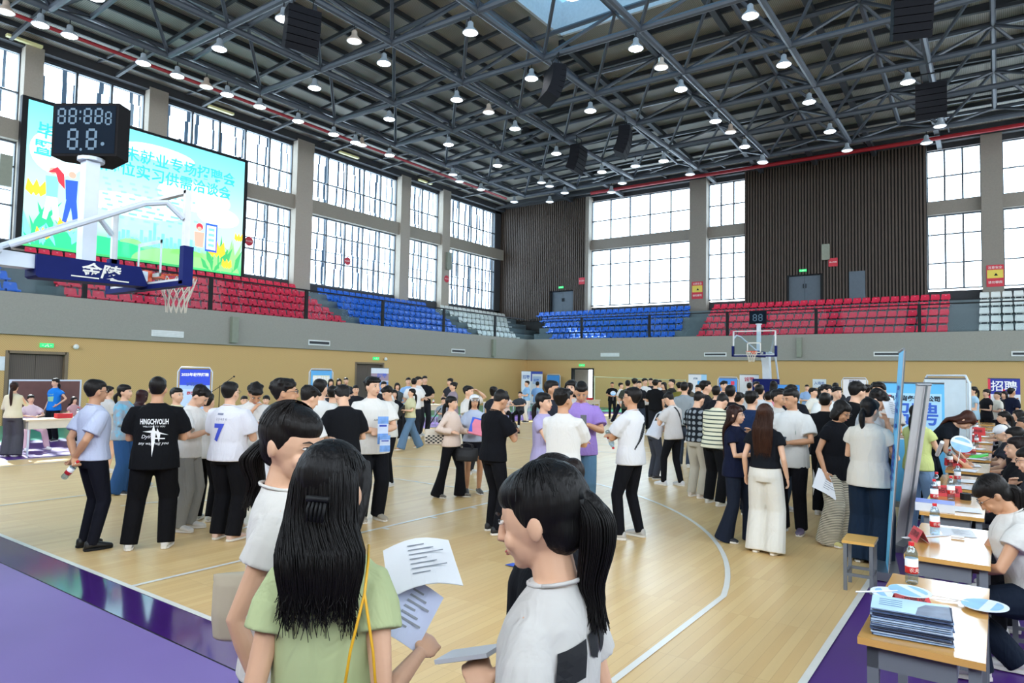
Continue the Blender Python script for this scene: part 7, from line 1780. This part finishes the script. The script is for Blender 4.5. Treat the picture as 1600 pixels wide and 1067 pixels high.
banner((5.9, 28.3, 0), 0.38, 0.8, 1.9, 'low blue poster in rounded frame left of red lettered poster', ['#4a8fe0'], (), deco=((-0.3, 0.25, 0.62, 0.85, '#d4e0f4'), (0.15, 0.35, 0.84, 0.93, '#d83a5a')), frame=True)
banner((6.68, 28.9, 0), 0.36, 0.84, 2.08, 'grey white poster with red lettering behind the crowd', ['#d9dde0'], (('诚聘', 0, 1.85, 0.22, '#b8344a'), ('公司简介', 0, 1.25, 0.09, '#c85a5a')))
banner((8.6, 28.05, 0), 0.2, 0.9, 1.66, 'blue and white board leaning at the far hoop base', ['#9fc8ee'], (('就业', 0, 1.4, 0.16, '#ffffff'),), deco=((-0.5, 0.5, 0.75, 1.0, '#3f8fe0'),))
banner((11.2, 28.0, 0), 0.2, 0.85, 1.96, 'low white framed poster above heads, right of crowd', ['#dcdde2'], (('招聘信息', 0, 1.86, 0.1, '#6a6f8a'),), frame=True)

# ------------------------------------------------------------------ pale tables at the left and far side
m_ltop = mat('pale_table_top', '#d9c9ad', 0.4, var=0.05); m_lside = mat('pale_table_panel', '#cfc8b8', 0.6, var=0.03)
def table_proto():
    o = empty('folding_table')
    q = MB(); q.bb(-0.25, 0.25, -0.65, 0.65, 0.73, 0.76); q.build('table_top', m_ltop, o)
    q = MB(); q.bb(-0.22, 0.22, -0.6, 0.6, 0.56, 0.73); q.build('drawer_box', m_lside, o)
    for x in (-0.21, 0.18):
        for y in (-0.6, 0.57):
            q = MB(); q.bb(x, x + 0.03, y, y + 0.03, 0, 0.73); q.build('leg', m_bball, o)
    return o
tp = table_proto()
TBL = [((-0.72, 3.42), 'leftmost pale table with red box by the pink shirt woman'), ((-0.72, 9.9), 'pale table behind the left group of men'), ((-0.7, 13.9), 'pale table behind the striding woman, near one'), ((-0.7, 15.35), 'pale table behind the striding woman, far one'), ((-0.75, 19.5), 'pale table behind the black t-shirt phone man'), ((-0.75, 21.0), 'pale table left of the white trousers man'), ((0.2, 25.6), 'grey table near the open back door')]
for i, ((x, y), lb) in enumerate(TBL):
    o = tp if i == 0 else copy_tree(tp)
    o.location = (x, y, 0); tag(o, lb, 'table', 'pale tables along the far sideline')
for i, (x, y, lb) in enumerate(((-0.7, 3.55, 'red box on the leftmost table'), (-0.75, 13.7, 'red card box before the black collared woman'), (-0.7, 15.2, 'red card box on the far pale table'), (-0.7, 19.3, 'red box on the table by the pale pink woman'), (0.2, 25.6, 'small red box near the open door'))):
    q = MB(); q.bb(-0.09, 0.09, -0.15, 0.15, 0, 0.1); solid(q, 'red_box', m_card, lb, 'box', loc=(x, y, 0.761))
for x, y, lb in ((-0.72, 3.85, 'water bottle beside the red box at left table'), (-0.7, 15.6, 'water bottle on the far pale table')): bottle((x, y, 0.761), lb)
# barrier posts and green box near the left tables
q = MB(); q.bb(-0.03, 0.03, -0.03, 0.03, 0, 1.55); solid(q, 'yellow_post', mat('yellow_post_paint', '#d6cf2c', 0.5), 'yellow upright post behind the left table', 'post', loc=(-3.4, 5.2, 0))
b = MB(); b.bb(-0.02, 0.02, -0.8, 0.8, 0.7, 1.5); o = empty('notice_board', (-4.1, 4.45, 0), 0, 'brown notice board behind the cream top woman', 'board'); b.build('board_panel', mat('maroon_board', '#6b4a44', 0.7), o)
b = MB(); b.bb(-0.03, 0.03, -0.82, 0.82, 1.5, 1.54); b.bb(-0.03, 0.03, -0.82, -0.78, 0, 1.5); b.bb(-0.03, 0.03, 0.78, 0.82, 0, 1.5); b.build('board_frame', m_bball, o)
# microphone stand
o = empty('microphone_stand', (-1.0, 7.4, 0), 0.6, 'black microphone stand with angled boom behind number seven man', 'microphone stand')
q = MB(); q.rods([(0, 0, 0.02), (0, 0, 1.45)], 0.011, 8); q.build('pole', m_blk, o)
for k in range(3):
    q = MB(); q.rods([(0, 0, 0.15), (0.3 * math.cos(k * 2.09), 0.3 * math.sin(k * 2.09), 0.01)], 0.009, 6); q.build('leg', m_blk, o)
q = MB(); q.rods([(-0.25, 0, 1.25), (0, 0, 1.42), (0.35, 0, 1.68)], 0.008, 6); q.build('boom', m_blk, o)
q = MB(); q.ell((0.38, 0, 1.70), (0.03, 0, 0), (0, 0.025, 0), (0, 0, 0.025), 10, 8); q.build('microphone', m_blk, o, True)
# volleyball post like yellow frame by the open door
b = MB(); b.rods([(-2.6, 31.2, 0), (-2.6, 31.2, 1.9)], 0.03, 8); b.rods([(-2.6, 31.2, 1.85), (2.5, 31.8, 1.75)], 0.02, 6); b.rods([(2.5, 31.8, 0), (2.5, 31.8, 1.8)], 0.03, 8)
solid(b, 'barrier_rail', mat('barrier_pale', '#c3c9a4', 0.5), 'thin pale barrier rail beside the open back door', 'barrier')

# ------------------------------------------------------------------ papers, straps and bags of the foreground women
def loc_of(P, v):
    r = P['root']; return Matrix.Translation(r.location) @ Matrix.Rotation(r.rotation_euler[2], 4, 'Z') @ Vector(v)
sheet((14.62, -1.45, 1.30), (0.25, -0.12, 0.85), 'upper white printed sheet in front of the green top woman', 0.21, 0.27, 0.12)
sheet((14.66, -1.54, 1.20), (0.9, 0.5, 0.6), 'lower bluish white sheet beside the green top woman', 0.14, 0.17, 0.1, m=mat('paper_bluish', '#c3cbe6', 0.7))
m_yel = mat('yellow_cord', '#e3ac22', 0.5, var=0.03)
o = empty('floral_pouch', loc_of(F_two, (-0.115, 0.17, 0.88)), F_two['root'].rotation_euler[2], 'floral pouch on yellow cords at back of green top woman', 'bag')
q = MB(); q.loft([((0, 0, z), (w_, 0, 0), (0, d_, 0)) for z, w_, d_ in ((0, 0.09, 0.02), (0.05, 0.11, 0.035), (0.16, 0.10, 0.03), (0.2, 0.095, 0.012))], 16); q.build('pouch', mat('floral_fabric', '#b7d3c4', 0.8, var=0.35, scale=45), o, True)
q = MB()
for x0 in (-0.045, 0.045): q.rods([(x0, 0.0, 0.19), (x0 * 0.6 + 0.0, -0.015, 0.34), (0.0, -0.035, 0.47), (0.0, -0.075, 0.535), (0.01, -0.14, 0.56)], 0.0035, 6)
q.build('cords', m_yel, o, True)
U = F_two['Hd']
q = MB()
for k in range(5): q.rods([U(-0.055 + 0.01 * k, 0.126, 1.575), U(-0.06 + 0.012 * k, 0.136, 1.55), U(-0.055 + 0.01 * k, 0.135, 1.52)], 0.004, 5)
q.rods([U(-0.065, 0.13, 1.575), U(-0.005, 0.13, 1.575)], 0.008, 6)
q.build('hair_claw', m_blk, F_two['hair'], True)
q = MB(); U = F_three['Hd']; q.rods([U(0.03 * math.cos(a), 0.115, 1.62 + 0.03 * math.sin(a)) for a in [2 * PI * i / 12 for i in range(13)]], 0.009, 6); q.build('hair_tie', m_blk, F_three['hair'], True)
for k in range(2):
    d = (F_three['W'][0] - F_three['E'][0]).normalized(); c = F_three['W'][0] - d * (0.015 + 0.03 * k); x_, y_, _ = frame_of(d)
    q = MB(); q.rods([c + (x_ * math.cos(a) + y_ * math.sin(a)) * 0.031 for a in [2 * PI * i / 16 for i in range(17)]], 0.002, 5); q.build('bracelet', mat('gold_bracelet', '#c9a45a', 0.3, 0.9, var=0), F_three['root'], True)
q = MB(); q.add([(-0.1, -0.06, 0), (0.1, -0.05, 0), (0.09, 0.06, 0), (-0.08, 0.05, 0)], [(0, 1, 2, 3)]); solid(q, 'blue_flyer', mat('flyer_blue', '#4466cf', 0.5, var=0.15, scale=20), 'blue flyer lying on court floor by black trousers', 'flyer', loc=(12.15, 2.6, 0.012))
